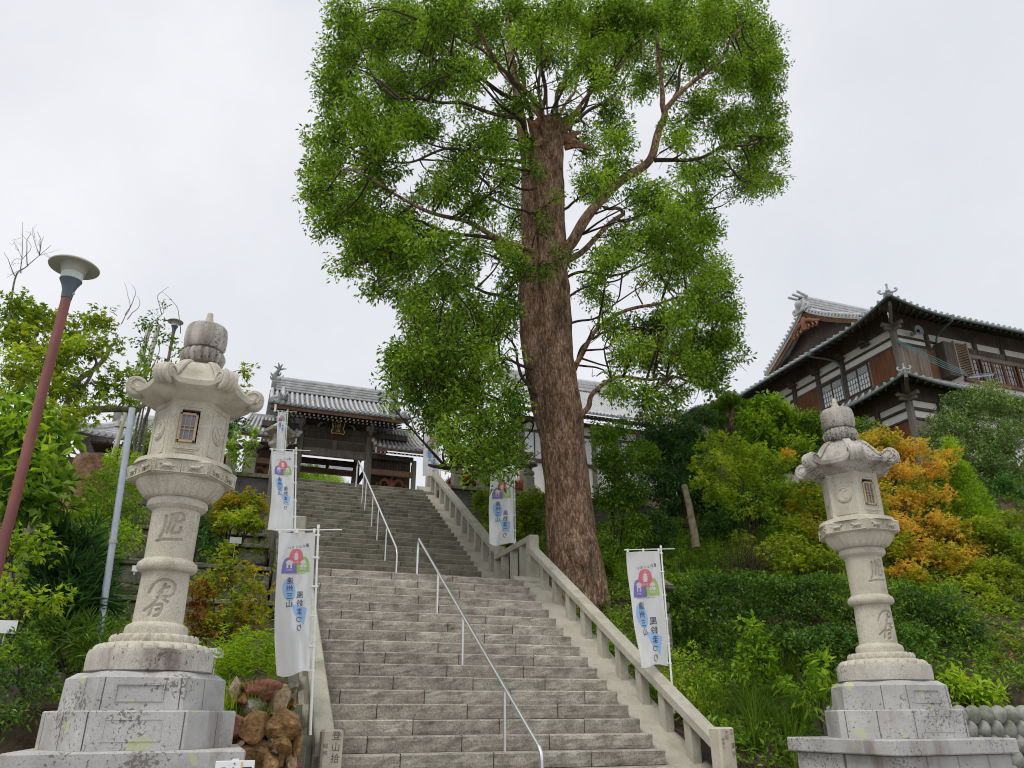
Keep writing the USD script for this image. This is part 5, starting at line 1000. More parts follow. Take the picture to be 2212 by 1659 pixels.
# ---------------------------------------------------------------- lamps, poles, signs
def lamp(label, loc, h, s=1., pm='rusty_paint'):
    t = thing('lamp_post', label, 'street lamp', loc, group='lamp posts on the left')
    obj('pole', MB().tube([(0, 0, 0), (0, 0, h*.36)], .062*s, 16), pm, t, smooth=40); obj('pole', MB().tube([(0, 0, h*.355), (0, 0, h-.36*s)], .046*s, 16), pm, t, smooth=40)
    obj('pole_collar', MB().tube([(0, 0, h*.35), (0, 0, h*.362)], .07*s, 16), pm, t)
    obj('lamp_neck', MB().lathe([(.05*s, h-.37*s), (.056*s, h-.28*s), (.075*s, h-.22*s), (.098*s, h-.175*s), (.104*s, h-.165*s)], 28), 'lamp_neck', t, smooth=40)
    obj('lamp_glass', MB().lathe([(.098*s, h-.165*s), (.100*s, h-.09*s), (.102*s, h-.085*s)], 40, fn=lambda r, z, a: (r*(1+.012*np.cos(40*a)), z)), 'lamp_glass', t, smooth=30)
    obj('lamp_collar', MB().lathe([(.104*s, h-.088*s), (.112*s, h-.06*s), (.125*s, h-.02*s), (.14*s, h-.0*s)], 32), 'lamp_grey', t, smooth=40)
    obj('lamp_shade', MB().lathe([(.13*s, h-.002), (.232*s, h-.018*s), (.236*s, h-.008*s), (.2*s, h+.02*s), (.08*s, h+.05*s), (.0, h+.055*s)], 44), 'lamp_grey', t, smooth=30)
    obj('bolt', MB().tube([(.05*s, -.02, h-.32*s), (.066*s, -.03, h-.32*s)], .012*s, 8), 'galvanised', t); return t
lamp('rusty red lamp post with flat grey disc shade at the far left', (-6.86, -1.0, .6), 4.92, .95)
lamp('smaller distant lamp post with disc shade rising through the left trees', (-7.45, 14.0, 7.6), 4.72, .95, 'bark_grey')
sp_ = thing('steel_pole', 'plain galvanised steel pole standing just left of the left lantern', 'pole')
obj('pole', MB().tube([(-6.22, 1, 1.6), (-6.38, 1, 4.86)], .036, 16), 'galvanised', sp_, smooth=40); obj('clamp', MB().tube([(-6.30, 1, 3.28), (-6.303, 1, 3.32)], .042, 16), 'lamp_grey', sp_)
pv = thing('conduit_pipes', 'pair of cream conduit pipes with a white switch box on the left slope', 'pipes')
for dx in (0, .16): obj('pipe', MB().tube([(-7.62+dx, 8, 4.0), (-7.30+dx, 8, 9.3)], .05, 12), 'pvc', pv, smooth=40); obj('pipe_joint', MB().tube([(-7.51+dx, 8, 6.92), (-7.503+dx, 8, 7.04)], .062, 12), 'pvc', pv, smooth=40)
obj('switch_box', MB().box(-7.78, -7.56, 7.84, 7.93, 5.75, 6.12, .02), 'box_white', pv)
for z in (5.87, 6.0): obj('box_mark', MB().box(-7.70, -7.64, 7.836, 7.84, z-.03, z+.03, .001), 'ink', pv)
def name_tag(label, px, py, y, w=.14, h=.085, rz=0., txt=(), st=.5):
    c = P(px, py, y); t = thing('plant_label', label, 'label', c, rz, group='white plant labels')
    obj('plate', MB().box(-w/2, w/2, -.003, .003, -h/2, h/2, .001), 'tag_white', t); obj('stake', MB().tube([(0, .006, -h/2), (0, .006, -h/2-st)], .008, 6), 'pvc', t)
    for k, s_ in enumerate(txt):
        g_ = affinity.scale(glyphs(s_), h*.32, h*.32, origin=(0, 0)); b = g_.bounds; v, f = fill(affinity.translate(g_, -(b[0]+b[2])/2, h*.12-k*h*.4)); obj('lettering', (np.c_[v[:, 0], np.full(len(v), -.0045), v[:, 1]], f), 'ink', t)
name_tag('white plant label on the terrace below the upper orange maple', 509, 1167, 6.0, .2, .11)
name_tag('white plant label in front of the maple stem beside the left lantern drum', 467, 1411, .1, .145, .09, txt=('カエデ科', 'イロハ'))
name_tag('white plant label tilted among the leaves at the left edge', 14, 1354, -.2, .16, .11, .1)
name_tag('small white plant label peeping out behind the left lantern shaft ring', 292, 1228, -.9, .05, .05, .2, st=.03)
name_tag('white plate at the foot of the slope beside the tree stump', 218, 1004, 7.6, .2, .12)
bs = thing('notice_board', 'white hand-lettered notice hung at the bottom edge beside the left plinth', 'sign', (-4.885, -2.75, 0))
obj('board', MB().box(-.118, .118, -.006, .006, 1.0, 1.262, .003), 'tag_white', bs); obj('tab', MB().box(-.02, .02, -.004, .004, 1.258, 1.272, .002), 'tag_white', bs); obj('screw', MB().tube([(-.005, -.006, 1.245), (-.005, -.009, 1.245)], .005, 8), 'lamp_neck', bs)
obj('stripe', MB().box(.035, .046, -.0078, -.0066, 1.0, 1.255, .0003), 'yellow_stripe', bs)
for ch, x, m_ in (('の', -.07, 'ink'), ('ゆ', -.012, 'ink_teal'), ('フ', .075, 'ink')):
    v, f = fill(affinity.scale(glyphs(ch, 4), .075, .075, origin=(0, 0))); v = v-[(v[:, 0].max()+v[:, 0].min())/2, v[:, 1].max()]
    obj('lettering', (np.c_[v[:, 0]+x, np.full(len(v), -.0085), v[:, 1]+1.225], f), m_, bs)
obj('post', MB().box(-.02, .02, .008, .04, 0, 1.2, .004), 'pvc', bs)

# ---------------------------------------------------------------- festival banners (seen from the back, so their print reads mirrored)
def dome(cx, cy, w, h, n=26):
    a = np.linspace(0, math.pi, n); p = [(cx+w/2*math.copysign(abs(math.cos(q))**.62, math.cos(q)), cy-h*.5+h*math.sin(q)**.85) for q in a]; return Polygon(p).buffer(.006)
def banner(label, base, top, W, H, seed, swing=.0, narrow=0.):
    """White cloth on a pole; base and top are the pole's ends, the cloth hangs to the left of it (towards -x)."""
    base, top = np.asarray(base, float), np.asarray(top, float); d = unit(top-base); t = thing('banner', label, 'banner', base, group='festival banners along the steps')
    Lp = np.linalg.norm(top-base); r_ = np.random.default_rng(seed); ph = r_.uniform(0, 6, 4)
    obj('pole', MB().tube([(0, 0, 0), d*Lp*.45], .0135, 12), 'pole_white', t, smooth=40); obj('pole', MB().tube([d*Lp*.44, d*Lp], .0105, 12), 'pole_white', t, smooth=40)
    obj('pole_cap', MB().tube([d*(Lp-.02), d*(Lp+.015)], .0145, 12), 'pole_white', t); obj('pole_joint', MB().tube([d*Lp*.425, d*Lp*.45], .017, 12), 'pole_white', t)
    bar_dir = unit(np.array([-1., -.10, -.10])); tz = Lp-.035
    obj('crossbar', MB().tube([d*tz-bar_dir*.24, d*tz+bar_dir*(W+.04)], .0062, 10), 'pole_white', t, smooth=40); obj('crossbar_cap', MB().tube([d*tz+bar_dir*(W+.03), d*tz+bar_dir*(W+.06)], .010, 10), 'pole_white', t)
    def surf(u, v):                                          # u: 0 at the pole .. 1, v: 0 top .. 1 bottom
        u = np.asarray(u, float); v = np.asarray(v, float); o = np.zeros(u.shape+(3,))
        we = W*(1-narrow*v*.5); x = .03+u*we
        o += d*(tz-.028-v*H)[..., None]; o += bar_dir*x[..., None]*np.array([1, 1, 0.])+bar_dir*(x*(1-.35*v))[..., None]*np.array([0, 0, 1.])
        amp = (.018+.055*v)*(.25+.75*u); o[..., 1] += .006*np.sin(19*u+7*v+ph[1])*(.3+v)+.004*np.sin(13*v-15*u+ph[2])+amp*np.sin(5.5*u+3.1*v+ph[0])+.5*amp*np.sin(9*v-4*u+ph[1])+swing*v*u-narrow*.22*np.sin(math.pi*u)*v
        o[..., 0] -= .018*np.sin(4.2*v+ph[2])*u*v*2; o[..., 2] += .02*np.sin(6*u+ph[3])*v*v; return o
    U, V = np.meshgrid(np.linspace(0, 1, 30), np.linspace(0, 1, 60), indexing='ij'); mb = MB().grid(surf(U, V)); cl = obj('cloth', mb, 'banner_cloth', t, smooth=True)
    for v in (0.02, .19, .40, .61, .82, .985):
        z = d*(tz-.028-v*H); obj('strap', MB().bar(z+[.02, 0, 0], z-[.045, .0, 0], .022, .016, .002), 'pole_white', t)
    for u in (.03, .5, .97): q = d*tz+bar_dir*(.03+u*W); obj('strap', MB().bar(q+[-.012, 0, -.012], q+[.012, 0, -.012], .024, .045, .002), 'pole_white', t)
    A = H/W
    def put(shape, m_, off, name, par=cl, size=.05):         # shape in cloth units: x 0..1 from the free edge, y 0..A downwards as negative
        v, f = fill(shape, size); uu = 1-v[:, 0]; vv = -v[:, 1]/A; p = surf(uu, vv); e = 1e-3
        n = unit(np.cross(surf(uu+e, vv)-p, surf(uu, vv+e)-p)); n[n[:, 1] > 0] *= -1
        obj(name, (p+n*off, f), m_, par)
    def text(s, x, y, h, m_='print_ink', off=.0052, bold=1, rot=0):
        g_ = affinity.scale(glyphs(s, bold), h, h, origin=(0, 0)); b = g_.bounds; g_ = affinity.translate(g_, -(b[0]+b[2])/2, -(b[1]+b[3])/2); g_ = affinity.scale(g_, -1, 1, origin=(0, 0))
        if rot: g_ = affinity.rotate(g_, rot, origin=(0, 0))
        put(affinity.translate(g_, x, -y), m_, off, 'lettering')
    for k, ch in enumerate('夏のふくろい'): text(ch, .80-.098*k, .355+.012*k, .098 if k == 0 else .085)
    bx = [dome(.50, -.66, .40, .42), dome(.325, -.90, .40, .42), dome(.68, -.88, .40, .42)]
    put(bx[2], 'print_green', .0022, 'green_emblem'); put(bx[1], 'print_purple', .0030, 'purple_emblem'); put(bx[0], 'print_red', .0038, 'red_emblem'); put(bx[1].intersection(bx[2]), 'print_overlap', .0042, 'emblem_overlap')
    pag = union_all([Polygon([(-.015, 0), (.015, 0), (.006, .10), (-.006, .10)])]+[Polygon([(-w, z), (w, z), (w*.45, z+.04), (-w*.45, z+.04)]) for w, z in ((.09, -.10), (.078, -.045), (.066, .005))]+[sbox(-.05, -.155, .05, -.10), sbox(-.04, -.06, .04, -.045), sbox(-.035, -.01, .035, .01)])
    gate_ = union_all([Polygon([(-.10, .02), (.10, .02), (.065, .085), (-.065, .085)]), sbox(-.07, -.03, .07, .02), sbox(-.07, -.12, -.025, -.02), sbox(.025, -.12, .07, -.02), sbox(-.045, .085, .045, .10)])
    hall_ = union_all([Polygon([(-.095, .0), (.095, .0), (.05, .07), (-.05, .07)]), sbox(-.06, -.06, .06, -.0), Polygon([(-.10, -.075), (.10, -.075), (.085, -.05), (-.085, -.05)]), sbox(-.08, -.115, .08, -.075), sbox(-.03, .07, .03, .09)]).difference(union_all([sbox(-.012, -.1, .012, -.06), sbox(-.04, -.04, -.015, -.015), sbox(.015, -.04, .04, -.015)]))
    for g_, x, y in ((pag, .50, .60), (gate_, .315, .86), (hall_, .70, .85)): put(affinity.translate(g_, x, -y), 'print_white', .0056, 'temple_icon')
    text('油山寺', .50, .815, .055, 'print_white', .0058, 1); text('法多山', .315, 1.025, .055, 'print_white', .0058, 1); text('可睡斎', .70, 1.01, .055, 'print_white', .0058, 1)
    text('Fuurin Japanese wind bell', .50, 1.135, .042, 'print_ink', .0052, 0)
    circ = Point(0, 0).buffer(1, 24)
    put(affinity.translate(affinity.rotate(affinity.scale(circ, .17, .30), 12), .34, -1.56), 'print_blue', .0016, 'blue_bell'); put(Polygon([(.40, -1.92), (.86, -2.06), (.78, -2.50), (.52, -2.22)]), 'print_blue', .0018, 'blue_paper_strip')
    for k, ch in enumerate('遠州三山'): text(ch, .36, 1.31+.205*k, .185)
    for k, ch in enumerate('風鈴まつり'): text(ch, .64, 1.70+.215*k, .20)
    return t
banner('white festival banner fixed behind the lower right balustrade, in front of the hedge', (.66, 1.14, 1.55), (.66, 1.14, 3.73), .56, 1.52, 1, swing=-.05)
banner('white festival banner on the landing rail left of the big trunk', (.66, 7.05, 3.75), (.64, 7.05, 6.60), .56, 1.62, 2, swing=.03)
banner('white festival banner at the head of the right balustrade, under drooping leaves', (.68, 13.6, 8.0), (.62, 13.6, 9.78), .5, 1.45, 3, swing=.04)
_t = P(688, 1137, -.35); _b = P(670, 1588, -.5); _t = P(688, 1137, -.5)
banner('large nearest white festival banner with folded edge, tied to the left kerb', _b, _t, .36, 1.33, 4, swing=.10, narrow=.30)
_t = P(640, 968, 4.6); _b = P(637, 1175, 4.6)
banner('white festival banner left of the landing, above the nearest one', _b, _t, .38, 1.38, 5, swing=-.06)
_t = P(622, 886, 11.5); _b = P(614, 1010, 11.5)
banner('narrow edge-on white festival banner in front of the gate at the upper left', _b, _t, .22, 1.5, 6, swing=.1)

# ---------------------------------------------------------------- the big camphor tree
BT = thing('camphor_tree', 'huge camphor tree with thick reddish trunk, broken top and wide green crown beside the steps', 'tree')
def c8(x, y): return 636+.5333*x, .5333*y
TK = [(1266, 1385, 92), (1256, 1335, 71), (1247, 1270, 64), (1241, 1210, 59), (1235, 1164, 56), (1231, 1099, 52), (1223, 1002, 49), (1215, 904, 47), (1202, 800, 41), (1198, 700, 37), (1196, 640, 34), (1194, 540, 32), (1186, 430, 33), (1182, 350, 34), (1184, 300, 37), (1187, 275, 39)]
cen = np.array([P(a, b, 7.0) for a, b, c in TK]); rad_ = np.array([c*scale_at(q) for q, (a, b, c) in zip(cen, TK)])
def trunk_mesh(cen, rad, seg, n, seed, bump=.05, burl=()):
    p = spline(cen, n); t = np.linspace(0, 1, len(p)); r = np.interp(t, np.linspace(0, 1, len(rad)), rad); an = np.arange(seg)*2*np.pi/seg
    V = np.stack([p[:, None, 0]+r[:, None]*np.cos(an), p[:, None, 1]+r[:, None]*np.sin(an), np.repeat(p[:, None, 2], seg, 1)], -1)
    N = np.stack([np.cos(an)*np.ones((len(p), 1)), np.sin(an)*np.ones((len(p), 1)), np.zeros((len(p), seg))], -1)
    d = (meshkit.fbm(V*[1.3, 1.3, .55], 3, seed)-.5)*bump*3+(meshkit.fbm(V*[9, 9, 2.2], 3, seed+5)-.5)*bump*.9+(np.abs(meshkit.noise(V*[5.5, 5.5, .7], seed+9)-.5)-.25)*bump*.7
    for (c, s, a) in burl: d += a*np.exp(-((V-c)**2).sum(-1)/s**2)
    V = V+N*d[..., None]; m = MB(); k = len(p); i, j = np.meshgrid(np.arange(k-1), np.arange(seg), indexing='ij')
    q = np.stack([i*seg+j, i*seg+(j+1) % seg, (i+1)*seg+(j+1) % seg, (i+1)*seg+j], -1).reshape(-1, 4); m.add(V.reshape(-1, 3), q); m.add(np.vstack([V[-1], V[-1].mean(0)+[0, 0, -.1]]), [[j, (j+1) % seg, seg] for j in range(seg)]); return m
burls = [(P(a, b, 6.45), s, h) for a, b, s, h in ((1235, 1180, .22, .10), (1258, 1210, .16, .10), (1215, 1215, .15, .08), (1270, 1165, .14, .09), (1250, 1262, .2, .09), (1262, 1075, .1, .06), (1225, 600, .22, .12), (1165, 740, .25, .1), (1180, 300, .3, .12))]
obj('trunk', trunk_mesh(cen, rad_, 80, 16, 3, .055, burls), 'bark', BT, smooth=True)
q_ = [(1215, 1010, 30), (1196, 935, 34), (1172, 850, 29), (1153, 740, 28), (1146, 640, 26), (1146, 540, 21), (1142, 440, 17), (1136, 340, 13), (1120, 220, 10), (1104, 110, 7), (1095, 20, 5)]
c2 = np.array([P(a, b, 7.25) for a, b, c in q_]); obj('trunk', trunk_mesh(c2, [c*scale_at(q) for q, (a, b, c) in zip(c2, q_)], 40, 14, 8, .035), 'bark', BT, smooth=True)
mb = MB()
for a, b, c, d, r0 in ((1158, 300, 1140, 255, .16), (1192, 285, 1188, 245, .18), (1210, 285, 1240, 262, .18), (1175, 285, 1163, 246, .17), (1222, 300, 1255, 285, .14), (1165, 285, 1150, 262, .22), (1180, 280, 1172, 250, .2), (1200, 282, 1222, 268, .24), (1212, 300, 1275, 322, .17), (1195, 285, 1205, 262, .16), (1222, 318, 1262, 318, .10), (1172, 300, 1160, 315, .16)):
    mb.tube(spline([P(a, b, 6.9), P((a+c)/2, (b+d)/2-2, 6.7), P(c, d, 6.6)], 3), np.linspace(r0, r0*.25, 7), 7)
obj('broken_top', mb, 'broken_wood', BT, smooth=45)
LIMBS = [  # crop points, depth start/end, radii in px
 ([(1060, 1075), (1135, 1000), (1200, 890), (1330, 740), (1450, 655), (1478, 540), (1500, 465)], 6.9, 6.0, 27, 15),
 ([(1500, 465), (1497, 300), (1470, 150), (1430, 10)], 6.0, 5.0, 12, 4), ([(1500, 465), (1600, 350), (1730, 230), (1810, 110)], 6.0, 4.6, 13, 4), ([(1460, 650), (1600, 640), (1760, 600), (1900, 555)], 6.1, 5.0, 10, 3),
 ([(1530, 420), (1580, 250), (1640, 80)], 5.9, 6.5, 8, 3), ([(1600, 640), (1720, 700), (1850, 740)], 5.8, 5.0, 5, 2),
 ([(1070, 1080), (1150, 1010), (1230, 940), (1310, 890), (1330, 860), (1260, 840)], 7.4, 7.9, 15, 7), ([(1310, 890), (1420, 880), (1560, 920), (1640, 850)], 7.8, 8.5, 6, 2),
 ([(1010, 500), (930, 370), (830, 270), (740, 150), (690, 20)], 6.7, 5.2, 13, 4), ([(960, 480), (925, 360), (890, 200), (880, 40)], 6.9, 7.6, 10, 4), ([(1000, 470), (1002, 330), (1022, 180), (1060, 0)], 6.6, 5.8, 10, 4), ([(1040, 490), (1082, 330), (1100, 150), (1110, 0)], 6.9, 7.8, 10, 4),
 ([(1080, 500), (1180, 410), (1200, 300), (1235, 110)], 6.7, 6.2, 9, 3), ([(1120, 500), (1230, 430), (1340, 330), (1420, 180)], 7.2, 8.6, 9, 3), ([(930, 515), (850, 470), (700, 430), (560, 415), (410, 400)], 6.6, 5.0, 11, 3), ([(920, 420), (760, 330), (600, 260), (430, 190)], 6.8, 6.6, 10, 3),
 ([(900, 350), (780, 220), (610, 130), (450, 50)], 6.9, 8.2, 9, 3), ([(955, 655), (820, 655), (640, 620), (480, 650), (320, 650)], 6.5, 5.4, 8, 3), ([(950, 600), (860, 580), (760, 640), (640, 625)], 6.9, 7.3, 6, 2), ([(790, 800), (735, 700), (640, 620), (520, 560)], 6.6, 6.0, 7, 3),
 ([(960, 1015), (830, 970), (700, 905), (560, 870), (450, 800), (300, 730), (190, 690)], 6.6, 4.8, 13, 3), ([(930, 1000), (740, 960), (600, 935), (430, 890), (250, 880)], 7.0, 7.6, 10, 3), ([(700, 970), (560, 1000), (420, 1060), (300, 1060)], 6.6, 5.8, 6, 2),
 ([(1090, 1580), (1148, 1490), (1210, 1350), (1330, 1260), (1450, 1222), (1570, 1190), (1680, 1240)], 6.8, 6.0, 13, 4), ([(1090, 1570), (1148, 1480), (1158, 1390), (1230, 1345), (1330, 1330), (1440, 1330)], 7.2, 8.0, 8, 3), ([(1100, 1740), (1165, 1650), (1210, 1580), (1330, 1525), (1480, 1530), (1640, 1500)], 6.7, 6.0, 15, 4),
 ([(965, 1485), (850, 1450), (740, 1530), (600, 1560)], 6.6, 5.6, 7, 2), ([(980, 1600), (925, 1500), (880, 1400), (780, 1350)], 7.0, 7.6, 9, 3), ([(960, 1700), (850, 1620), (700, 1640), (560, 1580)], 6.8, 6.2, 9, 3), ([(1050, 1130), (1110, 1115), (1300, 1115), (1450, 1060), (1560, 960)], 7.6, 8.4, 8, 3), ([(900, 1250), (780, 1180), (640, 1160), (500, 1180)], 7.0, 6.4, 8, 3), *[([(1020+dx*.75, 600-9*(k_*7 % 5)), (1020+dx*1.15, 520-12*(k_*3 % 4)), (1015+dx*2.2+ex*.2, 430-abs(dx)*.3-14*(k_ % 3)), (1010+dx*3.6+ex, 270+12*(k_ % 4)), (1010+dx*5.2+ex*2, 90)], 6.9+.12*(k_ % 3), 7+(-1)**k_*1.6, 6+3.2*(k_*5 % 4), 2) for k_, (dx, ex) in enumerate(((-70, -60), (-45, 20), (-30, -70), (-12, 30), (8, -40), (22, 40), (40, -10), (60, 50), (75, 20), (-85, -20)))], *[([(980, y0), (880, y0-20), (740, y0-70), (560, y0-140)], 6.8, 6.2+.5*k_, 6, 2) for k_, y0 in enumerate((760, 860, 1090, 700))], *[([(1090, y0), (1200, y0-60), (1340, y0-130), (1480, y0-230)], 7.1, 7.2+.5*k_, 6, 2) for k_, y0 in enumerate((850, 1230, 1340))],
 ([(900, 1850), (800, 1800), (700, 1850), (620, 1900)], 6.6, 6.0, 7, 2)]
anch = []
for k, (pts, ya, yb, ra, rb_) in enumerate(LIMBS):
    q = [P(*c8(x, y), ya+(yb-ya)*i/(len(pts)-1)) for i, (x, y) in enumerate(pts)]; s = scale_at(q[0])*.5333
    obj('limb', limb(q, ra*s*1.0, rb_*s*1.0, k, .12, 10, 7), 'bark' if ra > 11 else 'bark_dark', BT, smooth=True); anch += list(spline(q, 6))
BL = [(220, 90, 90), (330, 170, 105), (200, 230, 90), (170, 340, 85), (250, 450, 115), (140, 560, 85), (120, 680, 80), (110, 800, 85), (150, 900, 80), (420, 330, 125), (430, 80, 125), (560, 150, 130), (330, 560, 110), (480, 500, 110), (300, 700, 100), (250, 830, 100), (400, 900, 105), (330, 1000, 100), (450, 1050, 105), (570, 990, 95), (350, 1150, 85), (500, 1200, 85), (620, 1150, 85), (600, 770, 95), (740, 850, 85), (700, 1060, 85), (640, 30, 110), (760, 110, 100), (690, 300, 85), (580, 330, 100), (820, 240, 60), (900, 40, 90), (1000, 90, 70), (240, 990, 75), (210, 1080, 60),
 (1110, 70, 95), (1220, 120, 120), (1300, 50, 110), (1350, 180, 110), (1190, 230, 75), (1430, 60, 100), (1560, 80, 110), (1680, 60, 110), (1800, 90, 115), (1880, 190, 90), (1890, 310, 90), (1940, 260, 50), (1780, 290, 95), (1640, 220, 95), (1890, 470, 90), (1930, 570, 70), (1850, 640, 80), (1750, 510, 85), (1650, 430, 85), (1700, 680, 70), (1850, 740, 65), (1930, 735, 48), (1600, 690, 60), (1560, 560, 60), (1310, 560, 70), (1270, 470, 60), (1420, 330, 75), (1500, 220, 70),
 (1300, 690, 70), (1230, 740, 65), (1430, 800, 80), (1550, 880, 95), (1640, 810, 55), (1650, 930, 85), (1450, 950, 80), (1340, 990, 70), (1600, 1040, 105), (1700, 1110, 75), (1480, 1100, 80), (1250, 1080, 80), (1220, 1180, 70), (1650, 1200, 95), (1730, 1270, 75), (1560, 1280, 90), (1440, 1330, 70), (1760, 1380, 65), (1680, 1400, 85), (1560, 1420, 80), (1440, 1440, 80), (1360, 1400, 70), (1640, 1500, 65), (1720, 1500, 55), (1280, 1330, 45), (1300, 1570, 50), (1420, 1610, 70), (1560, 1590, 45), (1700, 1560, 40),
 (560, 1380, 95), (470, 1430, 85), (640, 1320, 85), (720, 1260, 75), (800, 1330, 80), (860, 1240, 65), (700, 1430, 95), (580, 1500, 95), (450, 1520, 75), (400, 1545, 48), (500, 1600, 80), (680, 1580, 95), (800, 1500, 75), (880, 1610, 60), (410, 1465, 50), (560, 1690, 75), (640, 1760, 70), (740, 1700, 80), (840, 1740, 60), (680, 1840, 60), (780, 1830, 75), (880, 1850, 70), (900, 1720, 40), (620, 1640, 70), (740, 1900, 40), (820, 1915, 40),
 (820, 560, 75), (870, 700, 60), (760, 560, 80), (900, 300, 55), (1050, 240, 50), (1190, 560, 65), (1180, 700, 50), (870, 460, 55), (1000, 190, 60), (1130, 340, 50), (1250, 330, 65), (680, 660, 70), (960, 120, 60), (900, 900, 55), (930, 1080, 70), (1085, 1060, 40), (950, 1150, 55), (860, 1000, 60), (850, 780, 45)]
rb2 = np.random.default_rng(77); near, far = [], []
for (x, y, r) in BL:
    px, py = c8(x, y); r *= .5333; w_ = math.sqrt(max(.08, 1-((px-1195)/560)**2)); R_ = 4.2*w_
    core_ = 1110 < px < 1290
    y1 = 7+R_*rb2.uniform(.1, .9); b = pblob(px, py, r, y1, 1.15, .82); far.append(b)
    y2 = 7-(R_*rb2.uniform(.1, .85) if not core_ else -1.2 if y > 250 else R_*.4)
    if not (core_ and y > 250): near.append(pblob(px, py, r*.95, y2, 1.1, .8))
for (x, y, r) in list(BL):                                  # smaller sprays between the main masses
    for _ in range(2):
        o = rb2.normal(size=2)*r*.95; px, py = c8(x+o[0], y+o[1])
        if y > 1480 and px < 960: continue
        if 40 < y < 1650 and 1125 < px < 1255 and py > 250: continue
        w_ = math.sqrt(max(.08, 1-((px-1195)/560)**2)); yy = 7+rb2.uniform(-.9, .9)*4.2*w_
        if math.hypot((px-1190)/(515 if py < 420 else 410), 0) > 1.0: continue
        (near if yy < 7 else far).append(pblob(px, py, r*.5333*rb2.uniform(.35, .6), yy, 1.4, .7))
near += [pblob(*c8(965, 690), 20, 6.0), pblob(*c8(930, 600), 24, 5.9), pblob(*c8(1065, 800), 14, 6.2), pblob(*c8(1010, 900), 16, 6.1), pblob(*c8(1110, 460), 22, 6.0), pblob(*c8(950, 420), 26, 5.9)]
near.append(pblob(*c8(930, 1090), 34, 6.0)); near.append(pblob(*c8(1085, 1050), 20, 6.1)); near.append(pblob(*c8(1020, 1080), 16, 6.1))
for nm, bl, sd in (('crown', near, 1), ('crown', far, 2)):
    foliage(nm, BT, 'leaf_camphor', bl, sd, per_m2=17, k=17, spread=.50, L=.108, W=.046, gap=.42, gfreq=1.5, shell=.36, up=.30)
twigs(BT, [b[:3] for b in near+far], anch, 'bark_dark', 5, r=.026, side=5)

# ---------------------------------------------------------------- trees and shrubs
LEAFY = dict(maple=dict(kind='maple', per_m2=46, k=10, spread=.26, L=.075, W=.032, gap=.46, gfreq=2.4, shell=.30), broad=dict(kind='broad', per_m2=52, k=10, spread=.26, L=.105, W=.05, gap=.43, gfreq=2.2, shell=.25), small=dict(kind='broad', per_m2=95, k=10, spread=.17, L=.06, W=.03, gap=.42, gfreq=2.6, shell=.2),
             big=dict(kind='broad', per_m2=40, k=9, spread=.30, L=.17, W=.075, gap=.42, gfreq=2.0, shell=.25, up=.5), needle=dict(kind='needle', per_m2=100, k=14, spread=.22, L=.11, W=.014, gap=.40, gfreq=2.6, shell=.22), blade=dict(kind='blade', per_m2=55, k=9, spread=.16, L=.24, W=.028, gap=.38, gfreq=2.5, shell=.25))
def plant(name, label, cat, blobs, leaf_m, kind, seed, base=None, trunk_r=.05, bark='bark_dark', group=None, extra=None, n_tw=True, lean=None, **kw):
    """A tree or shrub: trunk from base, branches to the leaf masses, crown. blobs: (px, py, r_px, y[, sy, sz])."""
    B_ = [pblob(b[0], b[1], b[2], b[3], *(b[4:] if len(b) > 4 else (1., .8))) for b in blobs]
    t = thing(name, label, cat, group=group or {'maple_tree': 'maples on the slopes', 'camellia_tree': 'camellias by the hall', 'evergreen_tree': 'dark evergreens on the right slope', 'laurel_tree': 'broadleaf trees below the hall', 'azalea_bush': 'azaleas on the left slope'}.get(name)); c = np.mean([b[:3] for b in B_], 0)
    if base is None:
        base = np.array([c[0], c[1], 0.]); base[2] = float((h_right if c[0] > -2 else h_left)(np.array([c[0]]), np.array([max(c[1], .6)]))[0])-.1
    base = np.asarray(base, float); hgt = max(b[2] for b in B_)-base[2]; fork = base+(c-base)*np.array([.45, .45, .5])+[0, 0, -.05*hgt] if lean is None else np.asarray(lean, float)
    tp = [base, (base+fork)/2+[.04*hgt, 0, 0], fork]; obj('trunk', limb(tp, trunk_r, trunk_r*.62, seed, trunk_r*1.2, 9, 6), bark, t, smooth=True); an_ = list(spline(tp, 5)[5:])
    for k, b in enumerate(sorted(B_, key=lambda b: -b[3])[:5]):
        m_ = (fork+b[:3])/2+[0, 0, .10*np.linalg.norm(b[:3]-fork)]; q = [fork, m_, b[:3]]; obj('limb', limb(q, trunk_r*.5, trunk_r*.12, seed+k, trunk_r, 7, 5), bark, t, smooth=True); an_ += list(spline(q, 4))
    if n_tw: twigs(t, [b[:3] for b in B_], an_, bark, seed, r=.011, side=3)
    p_ = dict(LEAFY[kind]); p_.update(kw); foliage('crown', t, leaf_m, B_, seed, **p_)
    if extra:
        for lm, bl, q in extra: foliage('crown', t, lm, [pblob(b[0], b[1], b[2], b[3], *(b[4:] if len(b) > 4 else (1., .8))) for b in bl], seed+50, **{**p_, **q})
    return t
F = (1., .45)
